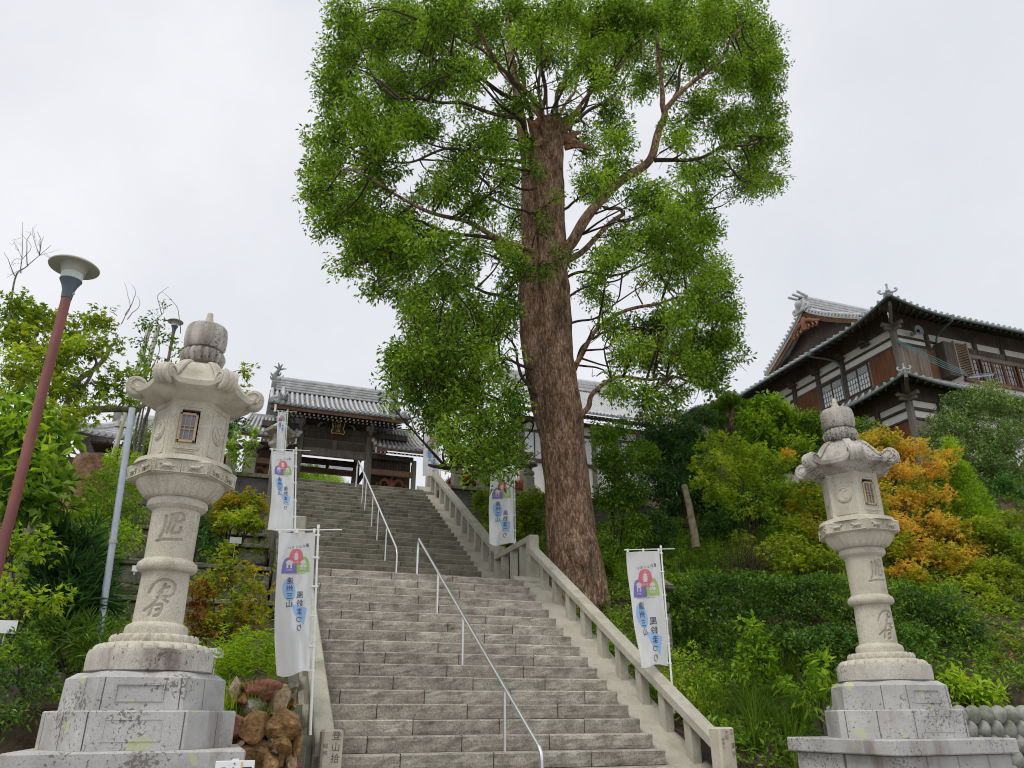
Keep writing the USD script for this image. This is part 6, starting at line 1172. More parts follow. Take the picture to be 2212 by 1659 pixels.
# right side
plant('camphor_sapling', 'dark green sapling hugging the right side of the big trunk', 'tree', [(1330, 1000, 50, 8.6), (1385, 985, 38, 8.8), (1320, 1080, 42, 8.4), (1365, 1060, 42, 8.5), (1330, 1150, 42, 8.3), (1375, 1140, 34, 8.4), (1300, 940, 30, 8.8), (1340, 925, 26, 8.8), (1320, 1220, 34, 8.2), (1360, 1205, 30, 8.2), (1300, 1280, 22, 8.0)], 'leaf_mid', 'broad', 21, base=(3.4, 8.4, 3.6), trunk_r=.07)
plant('evergreen_tree', 'dense dark evergreen tree left of the clipped pine', 'tree', [(1450, 925, 52, 10.6), (1500, 960, 42, 10.6), (1420, 960, 38, 10.5), (1455, 1000, 55, 10.3), (1505, 1030, 40, 10.2), (1420, 1040, 40, 10.1), (1465, 1075, 46, 9.9), (1520, 900, 24, 10.9), (1400, 905, 24, 10.9)], 'leaf_dark', 'broad', 22, base=(7.3, 9.6, 4.6), trunk_r=.13, bark='bark', per_m2=68, lean=(6.9, 9.8, 6.2))
DT = thing('bare_tree', 'short bare leaning trunk standing in the dark gap under the evergreen', 'tree')
obj('trunk', limb([P(1502, 1165, 7.6)-[0, 0, .2], P(1497, 1135, 7.6), P(1487, 1090, 7.7), P(1478, 1050, 7.9)], .105, .075, 4, .02, 12, 6), 'trunk_tan', DT, smooth=True)
plant('evergreen_tree', 'deep shaded evergreen behind the yellow-green maple', 'tree', [(1560, 1080, 60, 9.6), (1620, 1120, 55, 9.4), (1560, 1150, 50, 9.0), (1640, 1060, 50, 9.8), (1410, 1150, 50, 9.6), (1440, 1200, 40, 9.0)], 'leaf_dark', 'broad', 23, per_m2=55)
plant('laurel_tree', 'glossy bright green broadleaf tree under the left eaves of the white-walled hall', 'tree', [(1655, 880, 34, 11.4), (1690, 905, 36, 11.4), (1630, 915, 34, 11.3), (1700, 950, 40, 11.2), (1650, 960, 44, 11.1), (1740, 930, 30, 11.6), (1620, 1000, 40, 11.0)], 'leaf_bright', 'big', 24, L=.19, W=.085)
plant('laurel_tree', 'dark green broadleaf tree left of the right lantern finial', 'tree', [(1745, 915, 36, 10.6), (1770, 960, 40, 10.4), (1730, 990, 40, 10.2), (1860, 930, 30, 10.8), (1790, 1000, 40, 10.2)], 'leaf_mid', 'broad', 25, per_m2=62)
PN = thing('clipped_pine', 'cloud-pruned pine with flat pads on a slim trunk beside the porch gable', 'tree')
pb = P(1582, 965, 12.6); q = [pb-[0, 0, 1.2], pb, P(1580, 910, 12.6), P(1575, 868, 12.6)]; obj('trunk', limb(q, .12, .06, 3, .05, 10, 6), 'bark', PN, smooth=True); pads = []
for k, (px, py, r) in enumerate(((1575, 866, 22), (1548, 884, 20), (1607, 880, 22), (1545, 912, 20), (1610, 912, 22), (1590, 893, 14), (1560, 945, 18), (1612, 942, 20))):
    e = P(px, py+5, 12.4+.3*(k % 3)); pads.append(pblob(px, py, r, 12.4+.3*(k % 3), 1., .36)); s_ = q[1]+(q[3]-q[1])*np.clip((e[2]-q[1][2])/(q[3][2]-q[1][2]), .05, .95); obj('limb', limb([s_, (s_+e)/2-[0, 0, .06], e], .05, .02, k, .02, 7, 5), 'bark', PN, smooth=True)
foliage('crown', PN, 'leaf_mid', pads, 6, per_m2=248, k=14, spread=.16, L=.12, W=.016, kind='needle', gap=.30)
plant('maple_tree', 'yellow-green maple tree spreading left of the right lantern', 'tree', [(1560, 950, 40, 7.4, *F), (1620, 985, 52, 7.2, *F), (1540, 1000, 48, 7.0, *F), (1600, 1030, 55, 7.0, *F), (1680, 1010, 50, 7.2, *F), (1660, 1060, 50, 6.8, *F), (1560, 1070, 40, 6.8, *F), (1620, 1095, 50, 6.6, *F), (1700, 1090, 42, 6.6, *F), (1720, 960, 36, 7.4, *F), (1520, 1040, 26, 6.9, *F), (1690, 1130, 36, 6.4, *F), (1530, 965, 26, 7.3, *F)], 'leaf_maple_yellow', 'maple', 26, base=(6.3, 6.8, 4.0), trunk_r=.08, extra=[('leaf_orange', [(1565, 940, 18, 7.3, *F), (1690, 985, 22, 7.1, *F), (1730, 1010, 26, 7.0, *F), (1715, 1100, 26, 6.4, *F)], dict(per_m2=27))])
plant('maple_tree', 'large orange autumn maple behind the right lantern', 'tree', [(1900, 950, 46, 6.4, *F), (1960, 975, 50, 6.3, *F), (1870, 1000, 46, 6.2, *F), (1930, 1020, 56, 6.0, *F), (2000, 1020, 50, 6.2, *F), (1890, 1070, 50, 5.8, *F), (1960, 1080, 55, 5.7, *F), (2020, 1075, 40, 5.8, *F), (2000, 1130, 55, 5.4, *F), (1930, 1140, 50, 5.4, *F), (2060, 1150, 48, 5.3, *F), (1990, 1190, 50, 5.1, *F), (2050, 1210, 52, 5.0, *F), (2100, 1190, 40, 5.1, *F), (1960, 1235, 42, 4.9, *F), (1860, 960, 30, 6.4, *F), (2040, 990, 30, 6.2, *F)], 'leaf_orange', 'maple', 27, base=(8.6, 5.6, 3.6), trunk_r=.10, per_m2=40, gap=.49, extra=[('leaf_maple_green', [(1890, 1010, 40, 6.1, *F), (1960, 1050, 44, 5.9, *F), (2010, 1110, 40, 5.5, *F), (1930, 1170, 40, 5.2, *F), (2060, 1190, 36, 5.0, *F), (1910, 960, 30, 6.3, *F)], dict(per_m2=16)), ('leaf_maple_turning', [(1880, 1110, 46, 5.4, *F), (1820, 1040, 36, 6.0, *F), (2080, 1240, 46, 4.8, *F), (1990, 1260, 40, 4.8, *F), (1910, 1190, 40, 5.1, *F), (2120, 1240, 36, 4.7, *F), (1850, 1140, 36, 5.5, *F)], {})])
plant('maple_tree', 'half turned maple between the yellow-green maple and the right lantern shaft', 'tree', [(1740, 1060, 36, 6.0, *F), (1770, 1100, 36, 5.8, *F), (1730, 1140, 36, 5.6, *F), (1780, 1150, 32, 5.5, *F), (1760, 1020, 26, 6.2, *F)], 'leaf_maple_turning', 'maple', 28, trunk_r=.05)
plant('maple_tree', 'fresh green maple in front of the hedge beside the right lantern shaft', 'tree', [(1700, 1180, 46, 5.4, *F), (1760, 1205, 44, 5.2, *F), (1650, 1200, 40, 5.5, *F), (1790, 1170, 34, 5.4, *F), (1700, 1220, 40, 5.1, *F), (1830, 1220, 36, 5.0, *F), (1610, 1170, 30, 5.8, *F)], 'leaf_maple_green', 'maple', 29, trunk_r=.05)
plant('camellia_tree', 'large camellia with glossy speckled leaves in front of the hall at the right edge', 'tree', [(2080, 880, 46, 9.0), (2130, 860, 44, 9.0), (2180, 890, 46, 9.0), (2050, 925, 46, 8.8), (2110, 930, 56, 8.7), (2170, 955, 55, 8.7), (2040, 975, 44, 8.6), (2100, 990, 50, 8.5), (2160, 1020, 50, 8.4), (2210, 960, 46, 8.8), (2010, 940, 26, 8.8), (2080, 1050, 40, 8.2), (2215, 1060, 44, 8.2), (2150, 1080, 36, 8.0)], 'leaf_camellia', 'broad', 30, base=(14.6, 8.6, 7.0), trunk_r=.10, bark='bark_grey', per_m2=37, gap=.47, gfreq=1.3)
plant('camellia_tree', 'dark camellia beneath the glossy one, right of the orange maple', 'tree', [(2010, 1030, 36, 7.6), (2060, 1060, 40, 7.4), (2110, 1100, 44, 7.2), (2160, 1060, 44, 7.5), (2210, 1100, 44, 7.2), (2040, 1100, 36, 7.2)], 'leaf_dark', 'broad', 31)
def conifer(label, px, py, y, h_px, w_px, seed):
    t = thing('cypress_tree', label, 'tree', group='young cypresses on the right slope'); top = P(px, py, y); s = scale_at(top); H_ = h_px*s; base = top-[0, 0, H_]; obj('trunk', limb([base, base+[0, 0, H_*.95]], .04, .008, seed, .01, 7, 6), 'bark', t, smooth=True)
    bl = [np.array([*(base+[0, 0, H_*f]), w_px*s*(1.06-f)*.62, w_px*s*(1.06-f)*.62, H_*.10]) for f in np.linspace(.12, .97, 9)]
    foliage('crown', t, 'leaf_bright', bl, seed, per_m2=186, k=12, spread=.2, L=.13, W=.02, kind='needle', gap=.36)
conifer('bright green young cypress right of the orange maple', 2052, 958, 6.2, 200, 95, 32); conifer('second bright green young cypress nearer the right edge', 2095, 1075, 5.6, 150, 80, 33); conifer('short bright cypress at the foot of the camellia', 2010, 1050, 6.0, 130, 70, 34)
plant('maple_tree', 'green maple thicket filling the right edge above the cobble wall', 'tree', [(2120, 1150, 50, 4.9, *F), (2180, 1130, 50, 5.0, *F), (2200, 1200, 55, 4.6, *F), (2140, 1230, 50, 4.5, *F), (2190, 1280, 55, 4.3, *F), (2130, 1310, 50, 4.2, *F), (2200, 1350, 52, 4.0, *F), (2170, 1400, 50, 3.8, *F), (2210, 1450, 46, 3.6, *F), (2100, 1270, 40, 4.5, *F), (2210, 1240, 40, 4.5, *F)], 'leaf_maple_green', 'maple', 35, trunk_r=.06, extra=[('leaf_bright', [(2190, 1170, 40, 4.7, *F), (2160, 1330, 40, 4.0, *F), (2200, 1420, 36, 3.6, *F)], {})])
plant('nandina_bush', 'dense bush with yellow-green tips right of the right lantern shaft', 'shrub', [(1900, 1290, 46, 3.6), (1960, 1310, 56, 3.5), (2030, 1320, 56, 3.4), (2080, 1360, 50, 3.3), (1940, 1370, 52, 3.3), (2010, 1390, 55, 3.2), (2080, 1420, 50, 3.1), (1960, 1430, 46, 3.0), (2040, 1450, 46, 2.9), (2130, 1430, 44, 3.1), (2110, 1480, 36, 2.7)], 'leaf_hedge', 'broad', 36, extra=[('leaf_bright', [(2030, 1280, 30, 3.3), (2070, 1310, 30, 3.2), (1940, 1290, 22, 3.3), (2060, 1345, 30, 3.1), (2120, 1390, 26, 3.0)], dict(per_m2=21)), ('leaf_maple_turning', [(2140, 1440, 34, 2.8), (2180, 1470, 30, 2.6), (2190, 1400, 30, 3.0)], dict(per_m2=34))], L=.085, W=.04)
def hedge(name, label, a, b, w, h0, h1, m, seed, per=70, kw=None):
    """A clipped hedge: a long box of leaves from a to b (feet), width w."""
    a, b = np.asarray(a, float), np.asarray(b, float); t = thing(name, label, 'hedge'); r_ = np.random.default_rng(seed); L_ = np.linalg.norm((b-a)[:2]); n = int(per*L_*(h1*1.6+w)); u = r_.random(n); d = (b-a)/L_; s = np.array([-d[1], d[0], 0])
    face = r_.random(n); hh = h0+(h1-h0)*np.where(face < .4, .93+.1*r_.random(n), r_.random(n)**.8); ww = np.where(face < .4, r_.uniform(-1, 1, n), np.where(face < .8, 1., -1.)*(.88+.2*r_.random(n)))*w/2
    c = a+(b-a)*u[:, None]+s*ww[:, None]+np.c_[np.zeros((n, 2)), hh]; c += .28*(np.stack([meshkit.fbm(c*1.3+k*9, 2, k) for k in range(3)], 1)-.5); keep = meshkit.fbm(c*2.6+2, 2, 4) > .40-.1*r_.random(n); c = c[keep]
    dd = unit(s*np.sign(ww[keep])[:, None]*(face[keep] > .4)[:, None]+np.array([0, 0, .6])+r_.normal(size=(len(c), 3))*.4); v, f, uv = sprays(c, dd, r_, 10, .16, *(kw or (.07, .036)), 'broad', .35); obj('foliage', (v, f), m, t, uv=uv, kind='stuff')
    st = MB()
    for k in range(int(L_*3)): q = a+(b-a)*r_.random()+s*r_.uniform(-.3, .3)*w; st.tube([q, q+[r_.normal()*.08, r_.normal()*.08, h1*.8]], [.018, .008], 5)
    obj('stems', st, 'bark_dark', t, kind='stuff'); return t
hedge('hedge', 'long dense green hedge running uphill behind the lower right banner', (2.3, 3.2, 2.1), (6.6, 3.9, 2.5), 1.0, .0, 1.45, 'leaf_hedge', 37, 150)
hedge('hedge', 'second darker hedge above the long one, below the bare shrub', (3.0, 5.2, 3.0), (7.6, 5.6, 3.3), 1.1, .0, 1.0, 'leaf_mid', 38, 120)
hedge('hedge', 'low creeper hedge tumbling down to the right lantern plinth', (3.2, 2.2, 1.5), (6.4, 2.5, 1.7), .8, .0, 1.15, 'leaf_hedge', 39, 140, (.085, .045))
plant('shrub', 'upright shrub with pale young shoots between hedge and right balustrade', 'shrub', [(1490, 1420, 30, 1.9), (1520, 1450, 30, 1.8), (1470, 1460, 30, 1.7), (1500, 1490, 34, 1.6), (1540, 1500, 28, 1.5), (1480, 1520, 28, 1.4)], 'leaf_bright', 'small', 40, trunk_r=.02, per_m2=71)
plant('shrub', 'fine-leaved yellow-green shrub just right of the lower right banner pole', 'shrub', [(1460, 1470, 24, 1.3), (1490, 1510, 26, 1.2), (1520, 1540, 26, 1.1), (1500, 1560, 24, 1.0), (1465, 1425, 20, 1.5)], 'leaf_maple_yellow', 'small', 41, trunk_r=.02, L=.05, W=.024)
plant('shrub', 'tall leafy shoots standing out before the hedge middle', 'shrub', [(1625, 1390, 24, 1.6), (1650, 1420, 26, 1.5), (1630, 1450, 30, 1.5), (1670, 1460, 28, 1.4), (1620, 1350, 14, 1.6)], 'leaf_bright', 'broad', 42, trunk_r=.02, L=.12, W=.055)
plant('shrub', 'broad-leaved bright shrub touching the left side of the right lantern tiers', 'shrub', [(1735, 1450, 26, .6), (1765, 1480, 26, .5), (1740, 1500, 28, .4), (1775, 1440, 20, .7), (1790, 1490, 20, .5)], 'leaf_bright', 'big', 43, trunk_r=.02, L=.16, W=.06, per_m2=34)
plant('shrub', 'low bright broad-leaved shrub on top of the cobble wall', 'shrub', [(2080, 1490, 24, 1.7), (2110, 1500, 24, 1.6), (2140, 1505, 20, 1.5), (2055, 1480, 18, 1.8)], 'leaf_bright', 'big', 44, trunk_r=.015, L=.15, W=.06, per_m2=46)
plant('shrub', 'green bush between the sapling and the landing balustrade', 'shrub', [(1060, 1120, 40, 10.5), (1110, 1100, 44, 10.6), (1150, 1130, 40, 10.4), (1040, 1080, 26, 10.8), (1100, 1150, 36, 10.2), (1160, 1085, 30, 10.8), (1055, 1155, 30, 10.0)], 'leaf_maple_green', 'maple', 45, trunk_r=.04)
plant('shrub', 'rust-brown dry shrub behind the upper right wall lanterns', 'shrub', [(1005, 1050, 26, 14.6), (1040, 1048, 26, 14.6), (1085, 1060, 26, 14.6), (1130, 1070, 26, 14.6), (980, 1058, 16, 14.6)], 'leaf_rust', 'needle', 46, L=.2, W=.02)
BSH = thing('bare_shrub', 'leafless grey-brown shrub between the hedge and the orange maple', 'shrub'); mb = MB(); r_ = np.random.default_rng(5); b0 = P(1620, 1265, 5.3)
for k in range(90):
    d = unit(r_.normal(size=3)*[.7, .5, .3]+[0, 0, 1.]); l_ = r_.uniform(.5, 1.05); p0 = b0+r_.normal(size=3)*[.16, .1, .05]; p1 = p0+d*l_*.5; p2 = p0+d*l_+r_.normal(size=3)*.12; mb.tube(spline([p0, p1, p2], 3), np.linspace(.012, .004, 7), 4)
    for _ in range(3): q = p0+(p2-p0)*r_.uniform(.3, .9); mb.tube([q, q+unit(d+r_.normal(size=3)*.7)*l_*.3], [.005, .002], 3)
obj('stems', mb, 'leaf_dry', BSH, uv=None, kind='stuff')
plant('pine_mound', 'rounded clipped green shrubs seen through the gate opening', 'shrub', [(650, 1035, 22, 24.0, 1., .7), (680, 1030, 22, 24.4, 1., .7), (712, 1034, 24, 24.0, 1., .7), (640, 1022, 22, 24.2, 1., .7), (668, 1020, 22, 24.6, 1., .7), (695, 1026, 20, 24.6, 1., .7), (665, 1045, 22, 23.0, 1., .7), (700, 1046, 22, 23.0, 1., .7), (730, 1044, 18, 23.4, 1., .7)], 'leaf_bright', 'needle', 47, per_m2=62, base=(-2, 23, 7.7))

# left side
plant('maple_tree', 'green maple with an orange top spreading behind the rusty lamp post', 'tree', [(90, 690, 46, 4.6, *F), (150, 715, 50, 4.4, *F), (215, 690, 44, 4.6, *F), (60, 740, 50, 4.2, *F), (130, 770, 55, 4.0, *F), (200, 760, 50, 4.2, *F), (40, 660, 36, 4.8, *F), (180, 830, 52, 3.8, *F), (110, 840, 50, 3.6, *F), (50, 810, 48, 3.6, *F), (240, 820, 36, 4.0, *F), (200, 880, 40, 3.6, *F), (260, 740, 26, 4.6, *F), (20, 720, 36, 4.2, *F), (150, 900, 40, 3.4, *F), (270, 860, 26, 3.9, *F)], 'leaf_maple_green', 'maple', 60, base=(-7.9, 4.2, 2.6), trunk_r=.14, bark='bark_grey', per_m2=31, extra=[('leaf_orange', [(205, 665, 24, 4.6, *F), (235, 690, 22, 4.6, *F), (180, 690, 20, 4.5, *F), (275, 700, 12, 4.6, *F)], dict(per_m2=24)), ('leaf_maple_yellow', [(30, 770, 40, 3.6, *F), (160, 750, 36, 3.8, *F), (90, 880, 36, 3.2, *F), (240, 850, 24, 3.8, *F), (30, 860, 36, 3.3, *F)], dict(per_m2=27))])
plant('maple_tree', 'dark inner maple at the left edge above the broad-leaved bush', 'tree', [(80, 700, 40, 6.2), (120, 760, 46, 6.0), (40, 690, 36, 6.4), (80, 790, 40, 5.8), (20, 840, 40, 5.4)], 'leaf_mid', 'broad', 61, per_m2=34)
plant('slender_tree', 'thin airy tree with small leaves beside the distant lamp post', 'tree', [(325, 700, 24, 6.5), (345, 735, 26, 6.4), (320, 770, 28, 6.3), (365, 775, 26, 6.3), (335, 810, 30, 6.2), (300, 740, 18, 6.5), (385, 800, 22, 6.2), (350, 660, 16, 6.6), (400, 760, 16, 6.4), (290, 820, 24, 6.2), (280, 870, 24, 6.2)], 'leaf_mid', 'broad', 62, trunk_r=.05, bark='bark_grey', per_m2=23, L=.085, W=.04)
plant('maple_tree', 'yellow-green maple branches showing above the left lantern roof', 'tree', [(450, 790, 24, 6.0, *F), (490, 810, 26, 6.0, *F), (530, 800, 16, 6.0, *F), (500, 850, 20, 5.8, *F), (300, 810, 26, 5.6, *F), (330, 850, 24, 5.6, *F), (535, 850, 12, 5.8, *F)], 'leaf_maple_green', 'maple', 63, trunk_r=.05, per_m2=18)
BR = thing('bare_tree', 'leafless grey tree top reaching above the maple at the far left', 'tree')
for k, pts in enumerate(([(20, 700), (35, 600), (60, 575), (110, 530)], [(45, 590), (50, 540), (48, 480)], [(35, 600), (22, 570), (10, 545)], [(60, 575), (58, 530), (66, 500)], [(85, 552), (88, 520), (80, 500)])):
    obj('limb', limb([P(a, b, 5.2) for a, b in pts], .022 if k == 0 else .011, .003, k, .015, 6, 5), 'bark_grey', BR, smooth=True)
for k, pts in enumerate(([(262, 700), (280, 660), (268, 610)], [(270, 680), (292, 640), (285, 615)], [(275, 690), (300, 660), (296, 640)], [(350, 680), (340, 640), (365, 620)], [(390, 720), (380, 660), (350, 630)])):
    obj('limb', limb([P(a, b, 5.6) for a, b in pts], .009, .0025, k+9, .015, 5, 5), 'bark_grey', BR, smooth=True)
twigs(BR, [P(a, b, 5.2+.2*(i % 3)) for i, (a, b) in enumerate(((30, 520), (70, 490), (110, 545), (15, 600), (95, 510), (45, 505), (80, 540), (20, 580)))], [P(48, 560, 5.2), P(60, 575, 5.2), P(85, 552, 5.2)], 'bark_grey', 7, r=.006)
LB = thing('leaning_branch', 'long bare leaning limb reaching right over the small temple roof', 'tree')
obj('limb', limb([P(95, 1060, 5.0)-[0, 0, .6], P(120, 1010, 5.0), P(150, 925, 5.0), P(180, 895, 5.0), P(240, 878, 4.9), P(300, 882, 4.8)], .12, .045, 3, .06, 10, 6), 'bark_grey', LB, smooth=True)
obj('limb', limb([P(300, 882, 4.8), P(330, 865, 4.8), P(345, 850, 4.8)], .04, .015, 3, .03, 7, 6), 'bark_grey', LB, smooth=True)
obj('limb', limb([P(250, 1.0*740, 5.4), P(205, 790, 5.2), P(150, 850, 5.1), P(140, 930, 5.0)], .03, .06, 6, .05, 8, 6), 'bark_grey', LB, smooth=True)
plant('broadleaf_bush', 'broad-leaved bush with large glossy leaves at the left edge behind the lamp post', 'shrub', [(30, 900, 46, 1.6), (90, 930, 44, 1.6), (40, 970, 50, 1.4), (110, 1000, 46, 1.4), (50, 1040, 50, 1.2), (120, 1060, 40, 1.2), (20, 1080, 40, 1.0), (130, 960, 30, 1.6), (80, 1090, 40, 1.0), (10, 930, 40, 1.4)], 'leaf_mid', 'big', 64, L=.15, W=.07, per_m2=40, extra=[('leaf_bright', [(110, 985, 34, 1.1), (60, 1000, 36, 1.0), (40, 930, 30, 1.2)], dict(per_m2=15))])
ST = thing('tree_stump', 'cut brown tree stump on the slope under the small temple', 'stump'); sc_ = P(190, 1050, 7.4)
obj('trunk', trunk_mesh([sc_-[0, 0, .6], sc_, sc_+[0, 0, .55]], [.42, .34, .29], 28, 6, 4, .06), 'broken_wood', ST, smooth=True)
def slope_cover(name, label, x0, x1, y0, y1, m, seed, per, L, W, kind='broad', hf=None, k=8, spread=.2, lift=.12):
    r_ = np.random.default_rng(seed); n = int((x1-x0)*(y1-y0)*per); x = r_.uniform(x0, x1, n); y = r_.uniform(y0, y1, n); z = hf(x, y)+lift*r_.random(n)+.32*np.maximum(0, meshkit.fbm(np.stack([x*.8, y*.8, 0*x], -1), 2, seed)-.4)
    c = np.stack([x, y, z], -1); keep = meshkit.fbm(c*[1.1, 1.1, 0]+seed, 2, 3) > .29; c = c[keep]; d = unit(np.array([0, -.35, 1.])+r_.normal(size=(len(c), 3))*.5); c = c[z[keep] > .25]; d = d[z[keep] > .25]; v, f, uv = sprays(c, d, r_, k, spread, L, W, kind, .4); return obj(name, (v, f), m, uv=uv, kind='stuff', label=label, cat='ground cover')
slope_cover('ground_cover', 'low green ground cover over the right-hand slope', .68, 20, -.95, 13, 'leaf_mid', 70, 62, .10, .045, hf=h_right)
slope_cover('ground_cover', 'low green ground cover over the left-hand slope', -13, -4.7, .1, 13, 'leaf_mid', 71, 50, .09, .04, hf=h_left)
plant('azalea_bush', 'mound of bright green azaleas running up the left slope', 'shrub', [(230, 1050, 40, 5.4), (260, 1000, 36, 6.2), (200, 1090, 44, 4.8), (270, 1060, 36, 5.2), (240, 1110, 44, 4.4), (180, 1130, 44, 4.0), (280, 1110, 36, 4.4), (230, 1160, 44, 3.8), (280, 1170, 36, 3.6), (310, 1010, 26, 6.4), (300, 960, 30, 7.2), (320, 930, 26, 7.6)], 'leaf_bright', 'small', 65, n_tw=False, trunk_r=.02, per_m2=85)
plant('dark_shrub', 'dark shrub with narrow drooping leaves left of the steel pole', 'shrub', [(130, 1190, 44, 1.6), (180, 1200, 40, 1.6), (120, 1250, 44, 1.3), (170, 1260, 46, 1.3), (150, 1310, 44, 1.1), (200, 1300, 30, 1.2), (110, 1310, 30, 1.0), (190, 1160, 30, 1.9)], 'leaf_dark', 'blade', 66, per_m2=93)
plant('maple_tree', 'light yellow-green young maple at the left edge below the broad-leaved bush', 'tree', [(20, 1170, 36, .6, *F), (70, 1190, 40, .6, *F), (30, 1230, 40, .4, *F), (90, 1250, 40, .4, *F), (20, 1290, 36, .2, *F), (80, 1310, 36, .2, *F), (120, 1285, 26, .3, *F), (10, 1340, 26, .1, *F), (100, 1165, 26, .7, *F)], 'leaf_maple_yellow', 'maple', 67, trunk_r=.03, per_m2=46, L=.06, W=.026)
plant('fern_clump', 'clump of feathery bamboo-like grass below the dark shrub', 'grass', [(110, 1370, 36, .6, 1., .6), (160, 1375, 40, .6, 1., .6), (200, 1360, 30, .8, 1., .6), (70, 1350, 30, .6, 1., .6), (190, 1400, 30, .5, 1., .6), (230, 1410, 26, .4, 1., .6)], 'leaf_hedge', 'blade', 68, trunk_r=.01, n_tw=False, per_m2=75, L=.16, W=.014)
plant('azalea_bush', 'rounded evergreen bush with yellowish tips at the lower left edge', 'shrub', [(30, 1400, 36, -.3), (70, 1420, 34, -.3), (20, 1450, 36, -.5), (75, 1470, 36, -.5), (45, 1500, 36, -.7), (100, 1450, 18, -.4)], 'leaf_hedge', 'small', 69, trunk_r=.025, per_m2=140, L=.042, W=.02, spread=.13, extra=[('leaf_bright', [(40, 1385, 26, -.4), (75, 1405, 24, -.4), (20, 1420, 24, -.6)], dict(per_m2=40))])
plant('small_bush', 'small bright fern-like bush at the bottom left corner', 'shrub', [(20, 1530, 24, -1.0), (50, 1545, 20, -1.0), (10, 1560, 20, -1.1)], 'leaf_hedge', 'small', 72, trunk_r=.01, n_tw=False, L=.05, W=.022)
plant('maple_tree', 'young maple with yellow-green and rusty leaves right of the left lantern shaft', 'tree', [(440, 1260, 36, 1.6, *F), (500, 1240, 40, 1.6, *F), (545, 1270, 34, 1.5, *F), (470, 1310, 40, 1.4, *F), (530, 1320, 40, 1.4, *F), (440, 1350, 34, 1.3, *F), (500, 1360, 36, 1.3, *F), (560, 1350, 26, 1.3, *F), (480, 1205, 26, 1.7, *F), (540, 1235, 26, 1.6, *F), (575, 1310, 18, 1.5, *F)], 'leaf_maple_turning', 'maple', 73, base=P(478, 1440, 1.2)-[0, 0, .3], trunk_r=.035, per_m2=52, L=.06, W=.026, lean=P(480, 1385, 1.25), extra=[('leaf_red', [(440, 1285, 22, 1.3, *F), (425, 1330, 18, 1.2, *F), (455, 1265, 16, 1.3, *F), (440, 1370, 18, 1.2, *F)], dict(per_m2=52)), ('leaf_maple_green', [(500, 1290, 34, 1.2, *F), (530, 1360, 30, 1.2, *F), (480, 1340, 30, 1.2, *F)], dict(per_m2=40))])
plant('maple_tree', 'small rounded maple with orange top on the upper left terrace', 'tree', [(480, 1090, 30, 6.4, *F), (520, 1080, 34, 6.4, *F), (555, 1095, 28, 6.3, *F), (500, 1120, 34, 6.2, *F), (545, 1130, 30, 6.1, *F), (470, 1130, 22, 6.2, *F)], 'leaf_maple_turning', 'maple', 74, trunk_r=.05, bark='bark_dark', per_m2=52, extra=[('leaf_maple_yellow', [(500, 1130, 34, 5.9, *F), (540, 1120, 30, 5.9, *F)], dict(per_m2=31))])
plant('sapling', 'thin sapling with whorled yellow-green leaves in front of the dark lanterns', 'shrub', [(510, 945, 13, 8.0), (535, 930, 12, 8.0), (500, 975, 12, 7.8), (545, 960, 10, 7.8), (525, 1000, 10, 7.6), (480, 960, 10, 7.8)], 'leaf_bright', 'broad', 75, trunk_r=.02, per_m2=62)
plant('shrub', 'dark green shrub beside the lantern on the upper left wall', 'shrub', [(450, 1150, 30, 6.6), (430, 1120, 26, 6.8), (455, 1190, 26, 6.2), (480, 925, 20, 12.6), (510, 915, 16, 12.8)], 'leaf_dark', 'broad', 76, trunk_r=.02, n_tw=False)
def tuft(c, n, l_, seed, w_=.012, spread=.5, mbs=None):
    r_ = np.random.default_rng(seed); V, F_, U = [], [], []
    a = r_.uniform(0, 2*np.pi, n); ll = l_*r_.uniform(.55, 1.1, n); o = np.stack([np.cos(a), np.sin(a), 0*a], 1); t0 = c+o*r_.random((n, 1))*.10; T = np.linspace(0, 1, 5); sd = np.stack([-np.sin(a), np.cos(a), 0*a], 1); sp_ = spread*r_.uniform(.3, 1.2, n)
    for i, t in enumerate(T): q = t0+o*(sp_*ll*t**1.6)[:, None]+np.c_[np.zeros((n, 2)), ll*(t-.38*sp_*t**2.4)]; V.append(np.stack([q-sd*w_*(1-t*.9)*.5, q+sd*w_*(1-t*.9)*.5], 1))
    v = np.stack(V, 1).reshape(n, 10, 3); f = np.array([[2*i, 2*i+1, 2*i+3, 2*i+2] for i in range(4)]); f = np.vstack([f[:, [0, 1, 2]], f[:, [0, 2, 3]]]); F_ = (np.arange(n)[:, None, None]*10+f).reshape(-1, 3); return v.reshape(-1, 3), F_, np.repeat(np.c_[r_.random(n), r_.random(n)], 10, 0)
def grass_patch(name, label, tufts, m, seed, w_=.012, cat='grass'):
    out = merge([tuft(np.asarray(c, float), n, l_, seed+k, w_, sp) for k, (c, n, l_, sp) in enumerate(tufts)]); return obj(name, out[:2], m, uv=out[2], kind='stuff', label=label, cat=cat)
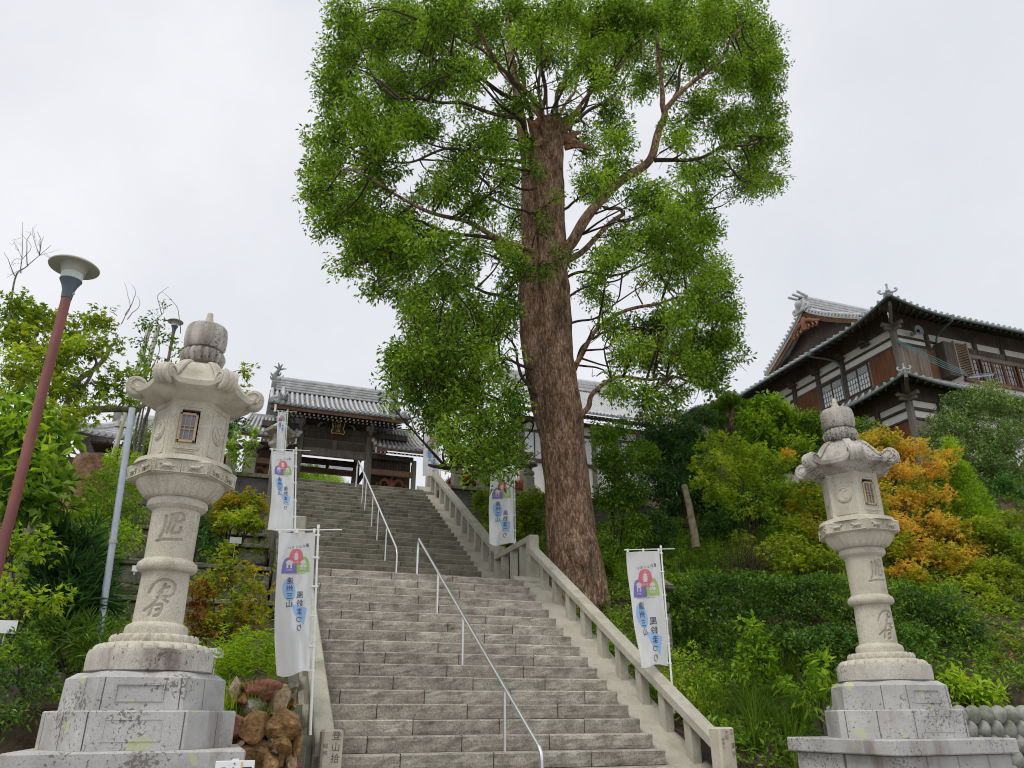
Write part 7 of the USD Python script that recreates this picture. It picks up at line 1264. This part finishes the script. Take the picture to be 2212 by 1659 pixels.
gr = np.random.default_rng(3); hr = lambda x, y: float(h_right(np.array([x]), np.array([y]))[0])
grass_patch('long_grass', 'long arching green grass on the bank between right balustrade and right lantern', [((x, y, hr(x, y)-.02), 60, gr.uniform(.45, .85), gr.uniform(.5, 1.)) for x, y in zip(gr.uniform(.72, 4.8, 95), gr.uniform(-.75, 2.6, 95))], 'leaf_grass', 80)
grass_patch('long_grass', 'grass on the shaded slope below the leaning trunk', [((x, y, hr(x, y)), 50, gr.uniform(.4, .8), gr.uniform(.4, .9)) for x, y in zip(gr.uniform(3.2, 8.5, 80), gr.uniform(5.6, 8.6, 80))], 'leaf_mid', 180)
def weed(px, py, y, h_px, seed, m='leaf_bright'):
    r_ = np.random.default_rng(seed); b = P(px, py, y); h_ = h_px*scale_at(b); n = 60; t = r_.random(n)**.8; c = b+np.c_[r_.normal(size=(n, 2))*.02, t*h_]; a = r_.uniform(0, 6.28, n); d = unit(np.stack([np.cos(a), np.sin(a), .45+0*a], 1)); return leaf_mesh(c, d, unit(np.array([0, 0, 1.])+r_.normal(size=(n, 3))*.3), .12*(1.1-.5*t)*h_/.5, .026*h_/.5, r_)
ws = [weed(px, py, y, h_, 500+k) for k, (px, py, y, h_) in enumerate([(gr.uniform(455, 640), gr.uniform(1440, 1475), gr.uniform(.05, .9), gr.uniform(45, 95)) for _ in range(46)]+[(612, 1430, .6, 120), (625, 1400, 1., 110), (600, 1440, .4, 110), (545, 1215, 6.2, 55), (565, 1212, 6.2, 50), (520, 1215, 6.2, 45), (590, 1215, 6.2, 40)])]
o_ = merge(ws); obj('weeds', o_[:2], 'leaf_bright', uv=o_[2], kind='stuff', label='tall leafy green weeds above the red rock wall', cat='weeds')
grass_patch('long_grass', 'grass tufts growing between the red rocks left of the steps', [((*P(px, py, -.35),), 26, .24, .9) for px, py in ((500, 1530), (515, 1545), (560, 1560), (590, 1562), (610, 1555), (530, 1560), (480, 1545), (545, 1515), (492, 1515))], 'leaf_bright', 280, .010)
leafs = []
